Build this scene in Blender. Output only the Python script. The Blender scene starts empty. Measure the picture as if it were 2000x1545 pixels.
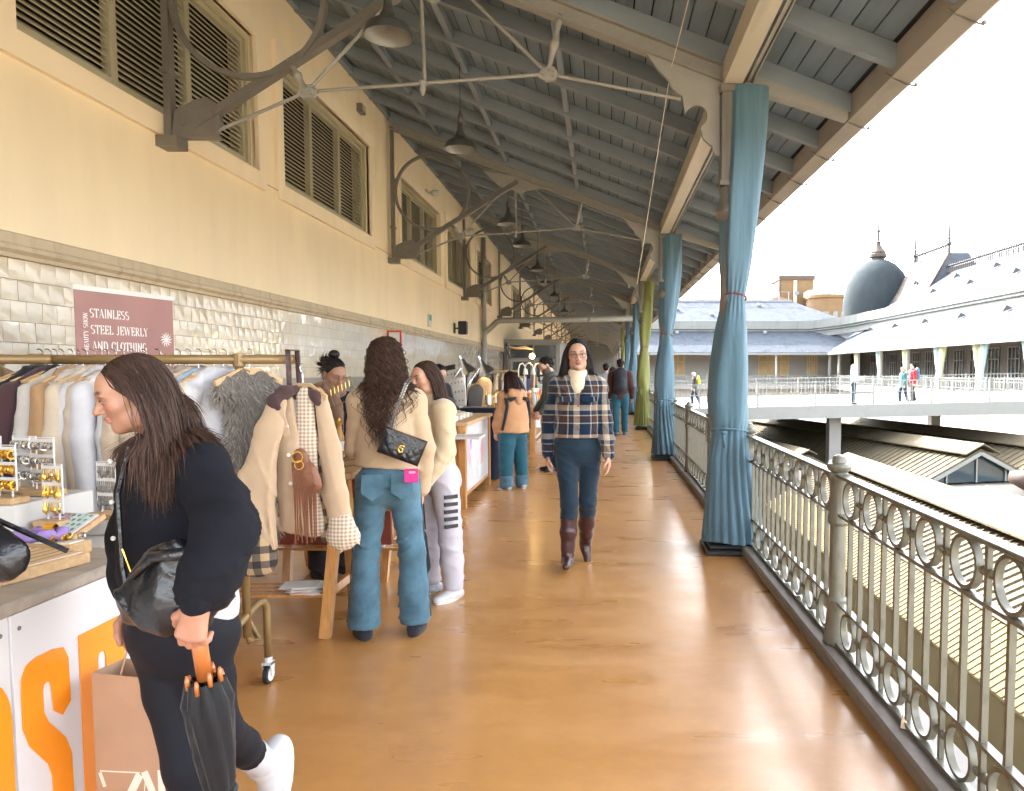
import bpy, math, random
import numpy as np
from mathutils import Vector, Matrix, Euler
R = math.radians
PI = math.pi
rnd = random.Random(7)
scene = bpy.context.scene
COL = scene.collection

# ------------------------------------------------------------ camera, sky, sun, exposure
cam_d = bpy.data.cameras.new('camera')
cam = bpy.data.objects.new('camera', cam_d)
COL.objects.link(cam)
cam.location = (0, 0, 1.5)
cam.rotation_euler = (R(90 - 3.5), 0, 0)
cam_d.sensor_width = 36
cam_d.lens = 25.92
cam_d.shift_x = -0.088
cam_d.shift_y = 0.0203
cam_d.clip_start = 0.05
cam_d.clip_end = 3000
scene.camera = cam

world = bpy.data.worlds.new('World')
scene.world = world
world.use_nodes = True
wn = world.node_tree
sky = wn.nodes.new('ShaderNodeTexSky')
sky.sky_type = 'NISHITA'
sky.sun_disc = False
sky.sun_elevation = R(43)
sky.sun_rotation = R(-29)
sky.dust_density = 4.0
sky.air_density = 1.0
hs = wn.nodes.new('ShaderNodeHueSaturation')
hs.inputs['Saturation'].default_value = 0.28
bg = wn.nodes['Background']
bg.inputs['Strength'].default_value = 0.15
wn.links.new(sky.outputs[0], hs.inputs['Color'])
wn.links.new(hs.outputs[0], bg.inputs['Color'])

sun_d = bpy.data.lights.new('sun', 'SUN')
sun_d.energy = 2.1
sun_d.angle = R(0.6)
sun_d.color = (1.0, 0.93, 0.82)
sun = bpy.data.objects.new('sun', sun_d)
COL.objects.link(sun)
sun.rotation_euler = Vector((-0.36, 0.64, 0.68)).to_track_quat('Z', 'Y').to_euler()
sun.location = (-30, 10, 60)

scene.view_settings.view_transform = 'Standard'
scene.view_settings.look = 'None'
scene.view_settings.exposure = 4.05
scene.view_settings.gamma = 1.0
scene.view_settings.use_curve_mapping = False
scene.cycles.max_bounces = 6
scene.cycles.diffuse_bounces = 4
scene.cycles.glossy_bounces = 2
scene.cycles.transmission_bounces = 3
scene.cycles.sample_clamp_indirect = 6.0
scene.cycles.use_denoising = True
scene.cycles.use_adaptive_sampling = True
scene.cycles.adaptive_threshold = 0.03
scene.cycles.caustics_reflective = False
scene.cycles.caustics_refractive = False

# ------------------------------------------------------------ helpers
def obj(name, mesh, parent=None, mat=None, loc=None, rot=None):
    o = bpy.data.objects.new(name, mesh)
    COL.objects.link(o)
    if parent is not None:
        o.parent = parent
    if mat is not None and mesh is not None and not mesh.materials:
        mesh.materials.append(mat)
    if loc is not None:
        o.location = loc
    if rot is not None:
        o.rotation_euler = rot
    return o

def tag(o, label=None, cat=None, group=None, kind=None):
    if label: o['label'] = label
    if cat: o['category'] = cat
    if group: o['group'] = group
    if kind: o['kind'] = kind
    return o

def thing(name, label, cat, loc=(0, 0, 0), rz=0, group=None, kind=None):
    o = bpy.data.objects.new(name, None)
    COL.objects.link(o)
    o.empty_display_size = 0.1
    o.location = loc
    o.rotation_euler = (0, 0, rz)
    return tag(o, label, cat, group, kind)

def copy_tree(o, parent=None):
    c = o.copy()
    COL.objects.link(c)
    c.parent = parent
    for ch in KIDS.get(o.name, []) or [x for x in o.children]:
        copy_tree(ch, c)
    return c
KIDS = {}

class MB:
    def __init__(s):
        s.v = []; s.f = []; s.m = []; s.cm = 0
    def quad(s, a, b, c, d):
        n = len(s.v); s.v += [tuple(a), tuple(b), tuple(c), tuple(d)]
        s.f.append((n, n+1, n+2, n+3)); s.m.append(s.cm); return s
    def poly(s, pts):
        n = len(s.v); s.v += [tuple(p) for p in pts]
        s.f.append(tuple(range(n, n+len(pts)))); s.m.append(s.cm); return s
    def _add(s, vs, fs):
        n = len(s.v); s.v += [tuple(p) for p in vs]
        for f in fs:
            s.f.append(tuple(i+n for i in f)); s.m.append(s.cm)
        return s
    def box(s, x0, x1, y0, y1, z0, z1, ch=0):
        if ch <= 0:
            vs = [(x, y, z) for x in (x0, x1) for y in (y0, y1) for z in (z0, z1)]
            fs = [(0,1,3,2), (4,6,7,5), (0,4,5,1), (2,3,7,6), (0,2,6,4), (1,5,7,3)]
            return s._add(vs, fs)
        # chamfered vertical + top edges
        def ring(d, z):
            return [(x0+d,y0+d+0,z),(x1-d,y0+d,z),(x1-d,y1-d,z),(x0+d,y1-d,z)]
        rs = [ring(ch, z0), ring(0, z0+ch), ring(0, z1-ch), ring(ch, z1)]
        vs = sum(rs, [])
        fs = [(3,2,1,0), (12,13,14,15)]
        for k in range(3):
            for i in range(4):
                j = (i+1) % 4
                fs.append((k*4+i, k*4+j, k*4+4+j, k*4+4+i))
        return s._add(vs, fs)
    def bar(s, p0, p1, w, h, up=(0, 0, 1)):
        p0 = Vector(p0); p1 = Vector(p1); d = (p1-p0).normalized(); u = Vector(up)
        if abs(d.dot(u)) > 0.98: u = Vector((0, 1, 0))
        a = d.cross(u).normalized(); b = a.cross(d).normalized()
        vs = []
        for p in (p0, p1):
            for (i, j) in ((-1,-1), (1,-1), (1,1), (-1,1)):
                vs.append(p + a*(i*w/2) + b*(j*h/2))
        return s._add(vs, [(3,2,1,0), (4,5,6,7), (0,1,5,4), (1,2,6,5), (2,3,7,6), (3,0,4,7)])
    def tube(s, pts, r, seg=8, cap=True, closed=False):
        pts = [Vector(p) for p in pts]; n = len(pts)
        rr = r if isinstance(r, (list, tuple)) else [r]*n
        base = len(s.v); nrm = None
        for i, p in enumerate(pts):
            if closed:
                t = (pts[(i+1) % n]-pts[i-1]).normalized()
            else:
                t = (pts[min(i+1, n-1)]-pts[max(i-1, 0)]).normalized()
            if nrm is None:
                nrm = t.orthogonal().normalized()
            else:
                nrm = nrm - t*nrm.dot(t)
                nrm = nrm.normalized() if nrm.length > 1e-6 else t.orthogonal().normalized()
            b = t.cross(nrm)
            for k in range(seg):
                a = 2*PI*k/seg
                s.v.append(tuple(p + (nrm*math.cos(a)+b*math.sin(a))*rr[i]))
        m = n if closed else n-1
        for i in range(m):
            i2 = (i+1) % n
            for k in range(seg):
                k2 = (k+1) % seg
                s.f.append((base+i*seg+k, base+i*seg+k2, base+i2*seg+k2, base+i2*seg+k)); s.m.append(s.cm)
        if cap and not closed:
            s.f.append(tuple(base+k for k in range(seg-1, -1, -1))); s.m.append(s.cm)
            s.f.append(tuple(base+(n-1)*seg+k for k in range(seg))); s.m.append(s.cm)
        return s
    def lathe(s, prof, seg=16, o=(0, 0, 0), axis='z', cap=True):
        base = len(s.v)
        for (r, z) in prof:
            for k in range(seg):
                a = 2*PI*k/seg; c, q = r*math.cos(a), r*math.sin(a)
                p = {'z': (c, q, z), 'y': (c, z, q), 'x': (z, c, q)}[axis]
                s.v.append((p[0]+o[0], p[1]+o[1], p[2]+o[2]))
        for i in range(len(prof)-1):
            for k in range(seg):
                k2 = (k+1) % seg
                s.f.append((base+i*seg+k, base+i*seg+k2, base+(i+1)*seg+k2, base+(i+1)*seg+k)); s.m.append(s.cm)
        if cap:
            s.f.append(tuple(base+k for k in range(seg-1, -1, -1))); s.m.append(s.cm)
            e = base+(len(prof)-1)*seg
            s.f.append(tuple(e+k for k in range(seg))); s.m.append(s.cm)
        return s
    def prism(s, pts, vec):
        v = Vector(vec); n = len(pts); b = [Vector(p) for p in pts]
        vs = b + [p+v for p in b]
        fs = [tuple(range(n-1, -1, -1)), tuple(range(n, 2*n))]
        for i in range(n):
            j = (i+1) % n; fs.append((i, j, n+j, n+i))
        return s._add(vs, fs)
    def ring(s, c, r, rw, th, axis='x', seg=24, sy=1.0):
        """flat-bar ring: inner r-rw, outer r, thickness th along axis"""
        base = len(s.v); c = Vector(c)
        for k in range(seg):
            a = 2*PI*k/seg
            for (q, t) in ((r, -th/2), (r, th/2), (r-rw, th/2), (r-rw, -th/2)):
                u, w = q*math.cos(a)*sy, q*math.sin(a)
                p = {'x': (t, u, w), 'y': (u, t, w), 'z': (u, w, t)}[axis]
                s.v.append(tuple(c+Vector(p)))
        for k in range(seg):
            k2 = (k+1) % seg
            for j in range(4):
                j2 = (j+1) % 4
                s.f.append((base+k*4+j, base+k2*4+j, base+k2*4+j2, base+k*4+j2)); s.m.append(s.cm)
        return s
    def ball(s, c, r, seg=10, rings=6, sc=(1, 1, 1)):
        prof = []
        base = len(s.v)
        for i in range(rings+1):
            a = PI*i/rings
            for k in range(seg):
                b = 2*PI*k/seg
                rr = max(math.sin(a), 0.02)
                s.v.append((c[0]+r*sc[0]*rr*math.cos(b), c[1]+r*sc[1]*rr*math.sin(b), c[2]-r*sc[2]*math.cos(a)))
        for i in range(rings):
            for k in range(seg):
                k2 = (k+1) % seg
                s.f.append((base+i*seg+k, base+i*seg+k2, base+(i+1)*seg+k2, base+(i+1)*seg+k)); s.m.append(s.cm)
        return s
    def mesh(s, name, mats=None, smooth=False):
        me = bpy.data.meshes.new(name)
        me.from_pydata(s.v, [], s.f)
        if mats:
            for m in (mats if isinstance(mats, (list, tuple)) else [mats]):
                me.materials.append(m)
        if any(s.m):
            me.polygons.foreach_set('material_index', s.m)
        if smooth is True:
            me.polygons.foreach_set('use_smooth', [True]*len(me.polygons))
        me.update()
        if smooth == 'auto':
            me.polygons.foreach_set('use_smooth', [True]*len(me.polygons))
            try: me.set_sharp_from_angle(angle=R(40))
            except Exception: pass
        return me
    def build(s, name, mat, parent=None, smooth=False, loc=None, rot=None):
        return obj(name, s.mesh(name, mat, smooth), parent, None, loc, rot)

# ------------------------------------------------------------ materials
def newmat(name):
    m = bpy.data.materials.new(name); m.use_nodes = True
    return m, m.node_tree, m.node_tree.nodes['Principled BSDF']

def _coord(nt, space='Object', scale=(1, 1, 1)):
    tc = nt.nodes.new('ShaderNodeTexCoord')
    mp = nt.nodes.new('ShaderNodeMapping')
    mp.inputs['Scale'].default_value = scale
    if space == 'World':
        g = nt.nodes.new('ShaderNodeNewGeometry')
        nt.links.new(g.outputs['Position'], mp.inputs[0])
    else:
        nt.links.new(tc.outputs[space], mp.inputs[0])
    return mp.outputs[0]

def mat(name, col, rough=0.6, metal=0.0, var=0.12, vs=6.0, vscale=(1, 1, 1), bump=0.0, bs=60.0, bscale=None, rand=0.0,
        spec=0.5, coat=0.0, sheen=0.0, space='Object', emit=None, es=0.0, rvar=0.0, detail=5.0, trans=0.0, alpha=1.0):
    m, nt, b = newmat(name)
    L = nt.links
    co = _coord(nt, space, vscale)
    nz = nt.nodes.new('ShaderNodeTexNoise')
    nz.inputs['Scale'].default_value = vs; nz.inputs['Detail'].default_value = detail; nz.inputs['Roughness'].default_value = 0.6
    L.new(co, nz.inputs['Vector'])
    mr = nt.nodes.new('ShaderNodeMapRange')
    mr.inputs['From Min'].default_value = 0.25; mr.inputs['From Max'].default_value = 0.75
    mr.inputs['To Min'].default_value = 1-var; mr.inputs['To Max'].default_value = 1+var
    L.new(nz.outputs['Fac'], mr.inputs['Value'])
    val = mr.outputs[0]
    if rand > 0:
        oi = nt.nodes.new('ShaderNodeObjectInfo')
        mr2 = nt.nodes.new('ShaderNodeMapRange')
        mr2.inputs['To Min'].default_value = 1-rand; mr2.inputs['To Max'].default_value = 1+rand
        L.new(oi.outputs['Random'], mr2.inputs['Value'])
        mu = nt.nodes.new('ShaderNodeMath'); mu.operation = 'MULTIPLY'
        L.new(val, mu.inputs[0]); L.new(mr2.outputs[0], mu.inputs[1]); val = mu.outputs[0]
    mx = nt.nodes.new('ShaderNodeMixRGB'); mx.blend_type = 'MULTIPLY'; mx.inputs['Fac'].default_value = 1
    mx.inputs['Color1'].default_value = (*col, 1)
    L.new(val, mx.inputs['Color2'])
    L.new(mx.outputs[0], b.inputs['Base Color'])
    b.inputs['Roughness'].default_value = rough
    if rvar > 0:
        mr3 = nt.nodes.new('ShaderNodeMapRange')
        mr3.inputs['From Min'].default_value = 0.3; mr3.inputs['From Max'].default_value = 0.7
        mr3.inputs['To Min'].default_value = max(rough-rvar, 0.02); mr3.inputs['To Max'].default_value = min(rough+rvar, 1)
        L.new(nz.outputs['Fac'], mr3.inputs['Value']); L.new(mr3.outputs[0], b.inputs['Roughness'])
    b.inputs['Metallic'].default_value = metal
    b.inputs['Specular IOR Level'].default_value = spec
    if coat: b.inputs['Coat Weight'].default_value = coat; b.inputs['Coat Roughness'].default_value = 0.08
    if sheen: b.inputs['Sheen Weight'].default_value = sheen; b.inputs['Sheen Roughness'].default_value = 0.5
    if trans: b.inputs['Transmission Weight'].default_value = trans
    if alpha < 1: b.inputs['Alpha'].default_value = alpha
    if bump > 0:
        co2 = _coord(nt, space, bscale or (1, 1, 1))
        n2 = nt.nodes.new('ShaderNodeTexNoise'); n2.inputs['Scale'].default_value = bs; n2.inputs['Detail'].default_value = 4
        L.new(co2, n2.inputs['Vector'])
        bp = nt.nodes.new('ShaderNodeBump'); bp.inputs['Strength'].default_value = bump; bp.inputs['Distance'].default_value = 0.01
        L.new(n2.outputs['Fac'], bp.inputs['Height']); L.new(bp.outputs[0], b.inputs['Normal'])
    if emit:
        b.inputs['Emission Color'].default_value = (*emit, 1); b.inputs['Emission Strength'].default_value = es
    return m

M = {}
M['plaster'] = mat('cream_plaster', (0.86, 0.725, 0.51), 0.75, var=0.075, vs=1.3, vscale=(1, 1, 0.35), detail=8, bump=0.12, bs=35, space='World')
M['plaster2'] = mat('cream_trim_plaster', (0.87, 0.74, 0.55), 0.7, var=0.04, vs=1.5, bump=0.08, bs=40, space='World')
M['cornice'] = mat('stone_cornice', (0.52, 0.43, 0.30), 0.6, var=0.10, vs=3, space='World', bump=0.1, bs=50)
M['grout'] = mat('grout', (0.30, 0.26, 0.21), 0.85, var=0.1, space='World')
M['shutter'] = mat('olive_shutter_paint', (0.40, 0.365, 0.255), 0.45, var=0.07, vs=5, rand=0.06)
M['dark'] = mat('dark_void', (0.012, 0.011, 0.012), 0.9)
M['iron'] = mat('taupe_iron_paint', (0.15, 0.137, 0.12), 0.42, var=0.10, vs=9, bump=0.06, bs=90)
M['ironlt'] = mat('warm_grey_iron_paint', (0.28, 0.272, 0.25), 0.45, var=0.08, vs=9, bump=0.05, bs=90)
M['wood'] = mat('grey_painted_boards', (0.175, 0.235, 0.295), 0.6, var=0.10, vs=2.0, vscale=(8, 0.6, 8), bump=0.15, bs=20, bscale=(10, 0.7, 10), rand=0.10, space='World')
M['rafter'] = mat('grey_painted_rafters', (0.215, 0.255, 0.295), 0.55, var=0.09, vs=3, bump=0.1, bs=22, bscale=(1, 6, 6), rand=0.05, space='World')
M['beam'] = mat('pale_beam_paint', (0.52, 0.47, 0.38), 0.45, var=0.06, vs=3, space='World')
M['eave'] = mat('eave_fascia_paint', (0.36, 0.33, 0.29), 0.5, var=0.08, vs=3, space='World')
M['rail'] = mat('railing_grey_paint', (0.135, 0.13, 0.10), 0.35, var=0.10, vs=14, bump=0.05, bs=80, rvar=0.08)
M['kerb'] = mat('kerb_granite', (0.165, 0.14, 0.12), 0.55, var=0.15, vs=14, bump=0.15, bs=120, space='World')
M['slate'] = mat('slate_roof', (0.062, 0.071, 0.085), 0.95, var=0.14, vs=3.0, bump=0.2, bs=12, space='World', spec=0.03)
M['whitewall'] = mat('pale_render', (0.14, 0.147, 0.138), 0.7, var=0.05, vs=1, space='World')
M['greywall'] = mat('stone_grey_render', (0.33, 0.30, 0.27), 0.7, var=0.08, vs=1, space='World')
M['ochre'] = mat('ochre_render', (0.12, 0.075, 0.033), 0.8, var=0.08, vs=0.7, space='World')
M['pink'] = mat('pink_roof', (0.16, 0.10, 0.088), 0.8, var=0.08, vs=0.7, space='World')
M['paving'] = mat('pale_courtyard_paving', (0.20, 0.172, 0.125), 0.8, var=0.07, vs=1.3, bump=0.1, bs=30, space='World')
M['sheet'] = mat('beige_sheet_roof', (0.10, 0.084, 0.056), 0.8, spec=0.1, var=0.06, vs=1.5, space='World')
M['sheet2'] = mat('ochre_sheet_roof', (0.105, 0.086, 0.046), 0.8, spec=0.1, var=0.06, vs=1.5, space='World')
M['glass'] = mat('dark_window_glass', (0.03, 0.045, 0.055), 0.08, var=0.2, vs=0.4, space='World', spec=0.8)
M['steel'] = mat('pale_steel_paint', (0.16, 0.168, 0.16), 0.4, var=0.06, vs=4)
M['deck'] = mat('pale_deck', (0.22, 0.21, 0.195), 0.7, var=0.05, vs=2, space='World')
M['brownroof'] = mat('brown_slate', (0.055, 0.042, 0.034), 0.85, var=0.15, vs=2, bump=0.15, bs=12, space='World')
M['zinc'] = mat('zinc_dome', (0.030, 0.037, 0.041), 0.9, spec=0.03, var=0.18, vs=0.8, vscale=(1, 1, 0.3), space='World', bump=0.1, bs=6)
M['ivory'] = mat('ivory_tile_glaze', (0.74, 0.65, 0.50), 0.10, var=0.05, vs=9, bump=0.16, bs=9, rand=0.08, spec=0.9, coat=1.0)
M['greytile'] = mat('grey_tile_glaze', (0.40, 0.36, 0.30), 0.12, var=0.06, vs=9, bump=0.14, bs=9, rand=0.10, spec=0.9, coat=0.8)
M['white'] = mat('white_laminate', (0.66, 0.65, 0.67), 0.25, var=0.02, vs=3)
M['whitepaint'] = mat('white_paint', (0.62, 0.60, 0.575), 0.45, var=0.03, vs=6)
M['orange'] = mat('orange_vinyl', (0.85, 0.27, 0.012), 0.3, var=0.03, vs=3)
M['oak'] = mat('light_oak', (0.50, 0.32, 0.16), 0.5, var=0.22, vs=4, vscale=(2, 14, 14), bump=0.06, bs=40, bscale=(1, 8, 8))
M['pine'] = mat('varnished_pine', (0.50, 0.24, 0.075), 0.35, var=0.25, vs=5, vscale=(12, 12, 1.2), bump=0.05, bs=40, coat=0.3)
M['redwood'] = mat('red_stained_wood', (0.17, 0.035, 0.02), 0.4, var=0.25, vs=4, vscale=(1, 10, 10))
M['cork'] = mat('beige_display_board', (0.62, 0.47, 0.33), 0.8, var=0.06, vs=40)
M['gold'] = mat('gold_metal', (0.85, 0.52, 0.10), 0.22, metal=1.0, var=0.1, vs=50)
M['silver'] = mat('silver_metal', (0.62, 0.63, 0.65), 0.22, metal=1.0, var=0.1, vs=50)
M['brass'] = mat('gold_tube_paint', (0.235, 0.15, 0.06), 0.35, metal=0.15, var=0.08, vs=9)
M['black'] = mat('black_plastic', (0.014, 0.014, 0.016), 0.45, var=0.1)
M['rubber'] = mat('black_rubber', (0.018, 0.018, 0.02), 0.6, var=0.1)
M['greypl'] = mat('pale_grey_plastic', (0.6, 0.6, 0.58), 0.4, var=0.03)
M['cream'] = mat('cream_paper', (0.75, 0.68, 0.58), 0.7, var=0.05, vs=12)
M['kraft'] = mat('kraft_paper', (0.40, 0.255, 0.16), 0.75, var=0.08, vs=7, bump=0.1, bs=25)
M['lamp_out'] = mat('dark_enamel', (0.07, 0.072, 0.07), 0.35, var=0.1, vs=12)
M['lamp_in'] = mat('pale_enamel_inside', (0.22, 0.22, 0.21), 0.25, var=0.05)
M['bulb'] = mat('lit_bulb', (1, 0.8, 0.4), 0.3, emit=(1.0, 0.62, 0.2), es=9.0)
M['lit'] = mat('lit_lamp_face', (1, 0.95, 0.8), 0.3, emit=(1.0, 0.86, 0.6), es=2.2)

def weather(m, amt=0.9, sc=(5.0, 5.0, 0.35), lo=.52, hi=.66):
    """faint run-down streaks over a painted surface"""
    nt = m.node_tree; L = nt.links; b = nt.nodes['Principled BSDF']; src = b.inputs['Base Color'].links[0].from_socket
    n = nt.nodes.new('ShaderNodeTexNoise'); n.inputs['Scale'].default_value = 1.0; n.inputs['Detail'].default_value = 6; L.new(_coord(nt, 'World', sc), n.inputs['Vector'])
    r = nt.nodes.new('ShaderNodeMapRange'); r.inputs['From Min'].default_value = lo; r.inputs['From Max'].default_value = hi; r.inputs['To Min'].default_value = 1.0; r.inputs['To Max'].default_value = amt; L.new(n.outputs['Fac'], r.inputs['Value'])
    x = nt.nodes.new('ShaderNodeMixRGB'); x.blend_type = 'MULTIPLY'; x.inputs['Fac'].default_value = 1; L.new(src, x.inputs['Color1']); L.new(r.outputs[0], x.inputs['Color2']); L.new(x.outputs[0], b.inputs['Base Color'])
weather(M['plaster'], .94, (2.2, 2.2, .4), .5, .75); weather(M['plaster2'], .95, (3, 3, .6)); weather(M['cornice'], .78, (9, 9, 1.5)); weather(M['beam'], .85, (6, 1, 6)); weather(M['eave'], .8, (4, 1, 4))
weather(M['rail'], .72, (30, 30, 12)); weather(M['slate'], .8, (1.2, 1.2, 1.2)); weather(M['sheet'], .8, (.8, .8, .8)); weather(M['wood'], .82, (5, .8, 5)); weather(M['whitewall'], .85, (1.5, 1.5, .3))

def floor_mat():
    m, nt, b = newmat('polished_ochre_floor'); L = nt.links
    g = nt.nodes.new('ShaderNodeNewGeometry')
    mp = nt.nodes.new('ShaderNodeMapping'); mp.inputs['Scale'].default_value = (0.9, 0.55, 1)
    L.new(g.outputs['Position'], mp.inputs[0])
    n1 = nt.nodes.new('ShaderNodeTexNoise'); n1.inputs['Scale'].default_value = 1.1; n1.inputs['Detail'].default_value = 5
    n1.inputs['Distortion'].default_value = 0.6
    L.new(mp.outputs[0], n1.inputs['Vector'])
    cr = nt.nodes.new('ShaderNodeValToRGB')
    cr.color_ramp.elements[0].position = 0.30; cr.color_ramp.elements[0].color = (0.42, 0.195, 0.06, 1)
    cr.color_ramp.elements[1].position = 0.72; cr.color_ramp.elements[1].color = (0.54, 0.265, 0.078, 1)
    L.new(n1.outputs['Fac'], cr.inputs['Fac'])
    # scuffs, streaks across the walk and small dark specks
    mp2 = nt.nodes.new('ShaderNodeMapping'); mp2.inputs['Scale'].default_value = (0.7, 2.6, 1)
    L.new(g.outputs['Position'], mp2.inputs[0])
    n2 = nt.nodes.new('ShaderNodeTexNoise'); n2.inputs['Scale'].default_value = 1.6; n2.inputs['Detail'].default_value = 3
    L.new(mp2.outputs[0], n2.inputs['Vector'])
    mx = nt.nodes.new('ShaderNodeMixRGB'); mx.blend_type = 'SOFT_LIGHT'; mx.inputs['Fac'].default_value = 0.18
    L.new(cr.outputs[0], mx.inputs['Color1']); L.new(n2.outputs['Fac'], mx.inputs['Color2'])
    vo = nt.nodes.new('ShaderNodeTexNoise'); vo.inputs['Scale'].default_value = 95; vo.inputs['Detail'].default_value = 3
    L.new(g.outputs['Position'], vo.inputs['Vector'])
    sp = nt.nodes.new('ShaderNodeMapRange'); sp.inputs['From Min'].default_value = 0.74; sp.inputs['From Max'].default_value = 0.80
    sp.inputs['To Min'].default_value = 1.0; sp.inputs['To Max'].default_value = 0.85
    L.new(vo.outputs['Fac'], sp.inputs['Value'])
    mu = nt.nodes.new('ShaderNodeMixRGB'); mu.blend_type = 'MULTIPLY'; mu.inputs['Fac'].default_value = 1
    L.new(mx.outputs[0], mu.inputs['Color1']); L.new(sp.outputs[0], mu.inputs['Color2'])
    mp3 = nt.nodes.new('ShaderNodeMapping'); mp3.inputs['Scale'].default_value = (1, 1.5, 1); mp3.inputs['Rotation'].default_value = (0, 0, 0.5); L.new(g.outputs['Position'], mp3.inputs[0])
    n3 = nt.nodes.new('ShaderNodeTexNoise'); n3.inputs['Scale'].default_value = 7; n3.inputs['Detail'].default_value = 5; n3.inputs['Roughness'].default_value = .7; L.new(mp3.outputs[0], n3.inputs['Vector'])
    sx = nt.nodes.new('ShaderNodeSeparateXYZ'); L.new(g.outputs['Position'], sx.inputs[0])
    ed = nt.nodes.new('ShaderNodeMapRange'); ed.inputs['From Min'].default_value = 0.55; ed.inputs['From Max'].default_value = 1.15; ed.inputs['To Min'].default_value = 0.0; ed.inputs['To Max'].default_value = 0.16; L.new(sx.outputs['X'], ed.inputs['Value'])
    ad = nt.nodes.new('ShaderNodeMath'); ad.operation = 'SUBTRACT'; L.new(n3.outputs['Fac'], ad.inputs[0]); L.new(ed.outputs[0], ad.inputs[1])
    gr = nt.nodes.new('ShaderNodeMapRange'); gr.inputs['From Min'].default_value = 0.30; gr.inputs['From Max'].default_value = 0.62; gr.inputs['To Min'].default_value = 0.66; gr.inputs['To Max'].default_value = 1.12; L.new(ad.outputs[0], gr.inputs['Value'])
    mu2 = nt.nodes.new('ShaderNodeMixRGB'); mu2.blend_type = 'MULTIPLY'; mu2.inputs['Fac'].default_value = 0.30
    L.new(mu.outputs[0], mu2.inputs['Color1']); L.new(gr.outputs[0], mu2.inputs['Color2'])
    L.new(mu2.outputs[0], b.inputs['Base Color'])
    rr = nt.nodes.new('ShaderNodeMapRange'); rr.inputs['From Min'].default_value = 0.3; rr.inputs['From Max'].default_value = 0.7
    rr.inputs['To Min'].default_value = 0.24; rr.inputs['To Max'].default_value = 0.44
    L.new(n2.outputs['Fac'], rr.inputs['Value']); L.new(rr.outputs[0], b.inputs['Roughness'])
    b.inputs['Specular IOR Level'].default_value = 1.0
    b.inputs['Coat Weight'].default_value = 0.35; b.inputs['Coat Roughness'].default_value = 0.2
    nb = nt.nodes.new('ShaderNodeTexNoise'); nb.inputs['Scale'].default_value = 130; nb.inputs['Detail'].default_value = 2
    L.new(g.outputs['Position'], nb.inputs['Vector'])
    nb2 = nt.nodes.new('ShaderNodeMath'); nb2.operation = 'MULTIPLY_ADD'; nb2.inputs[1].default_value = 0.5
    L.new(n2.outputs['Fac'], nb2.inputs[0]); L.new(nb.outputs['Fac'], nb2.inputs[2])
    bp = nt.nodes.new('ShaderNodeBump'); bp.inputs['Strength'].default_value = 0.10; bp.inputs['Distance'].default_value = 0.006
    L.new(nb2.outputs[0], bp.inputs['Height']); L.new(bp.outputs[0], b.inputs['Normal'])
    return m
M['floor'] = floor_mat()
# ============================================================ THE GALLERY
WX = -3.6          # face of the cream wall
CX = 1.05          # column line
RX = 1.23          # railing line
Y0, Y1 = -4.0, 84.0
SL = 0.375
def rz(x):         # underside of the rafters
    return 5.7 - SL*(x - WX)
TR = [6.15 + 6.45*k for k in range(-1, 12)]

tag(MB().box(WX-0.3, 1.42, Y0, Y1, -0.45, 0).build('floor', M['floor']), 'polished ochre brown floor of the covered gallery walkway', None, None, 'structure')
kb = MB()
kb.box(1.135, 1.36, Y0, Y1, 0.0, 0.075, 0.012)
tag(kb.build('kerb', M['kerb']), 'low stone kerb under the gallery railing', None, None, 'structure')

# unseen solid block added behind the wall to stop sun and light leaks
tag(MB().box(-14, WX-0.5, Y0-2, Y1+8, -5.5, 8.2).build('sun_block_mass', M['plaster']), 'unseen block added behind the gallery wall to keep sun and light out', 'building')

# ---- cream wall with shuttered openings
WINS = [(4.62, 7.81), (8.43, 11.57), (13.3, 16.46), (17.2, 20.2), (21.25, 23.95), (29.6, 32.6), (34.0, 37.0)]
WZ0, WZ1 = 3.58, 4.95
wall = thing('gallery_wall', 'cream plastered gallery wall with stone cornice above glazed tiles', 'wall')
w = MB()
ys = [Y0]
for a, b in WINS: ys += [a, b]
ys.append(Y1)
for i in range(0, len(ys)-1):
    a, b = ys[i], ys[i+1]
    if i % 2 == 0:
        w.box(WX-0.3, WX, a, b, 2.26, 6.6)
    else:
        w.box(WX-0.3, WX, a, b, 2.26, WZ0); w.box(WX-0.3, WX, a, b, WZ1, 6.6)
w.build('plaster', M['plaster'], wall)
c = MB()
prof = [(0, 2.19), (0.03, 2.19), (0.03, 2.215), (0.055, 2.235), (0.055, 2.262), (0.04, 2.275), (0.04, 2.335), (0.02, 2.345), (0, 2.345)]
c.prism([(WX+x-0.002, Y0, z) for x, z in prof], (0, 26.9-Y0, 0))
c.build('cornice', M['cornice'], wall)
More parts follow.
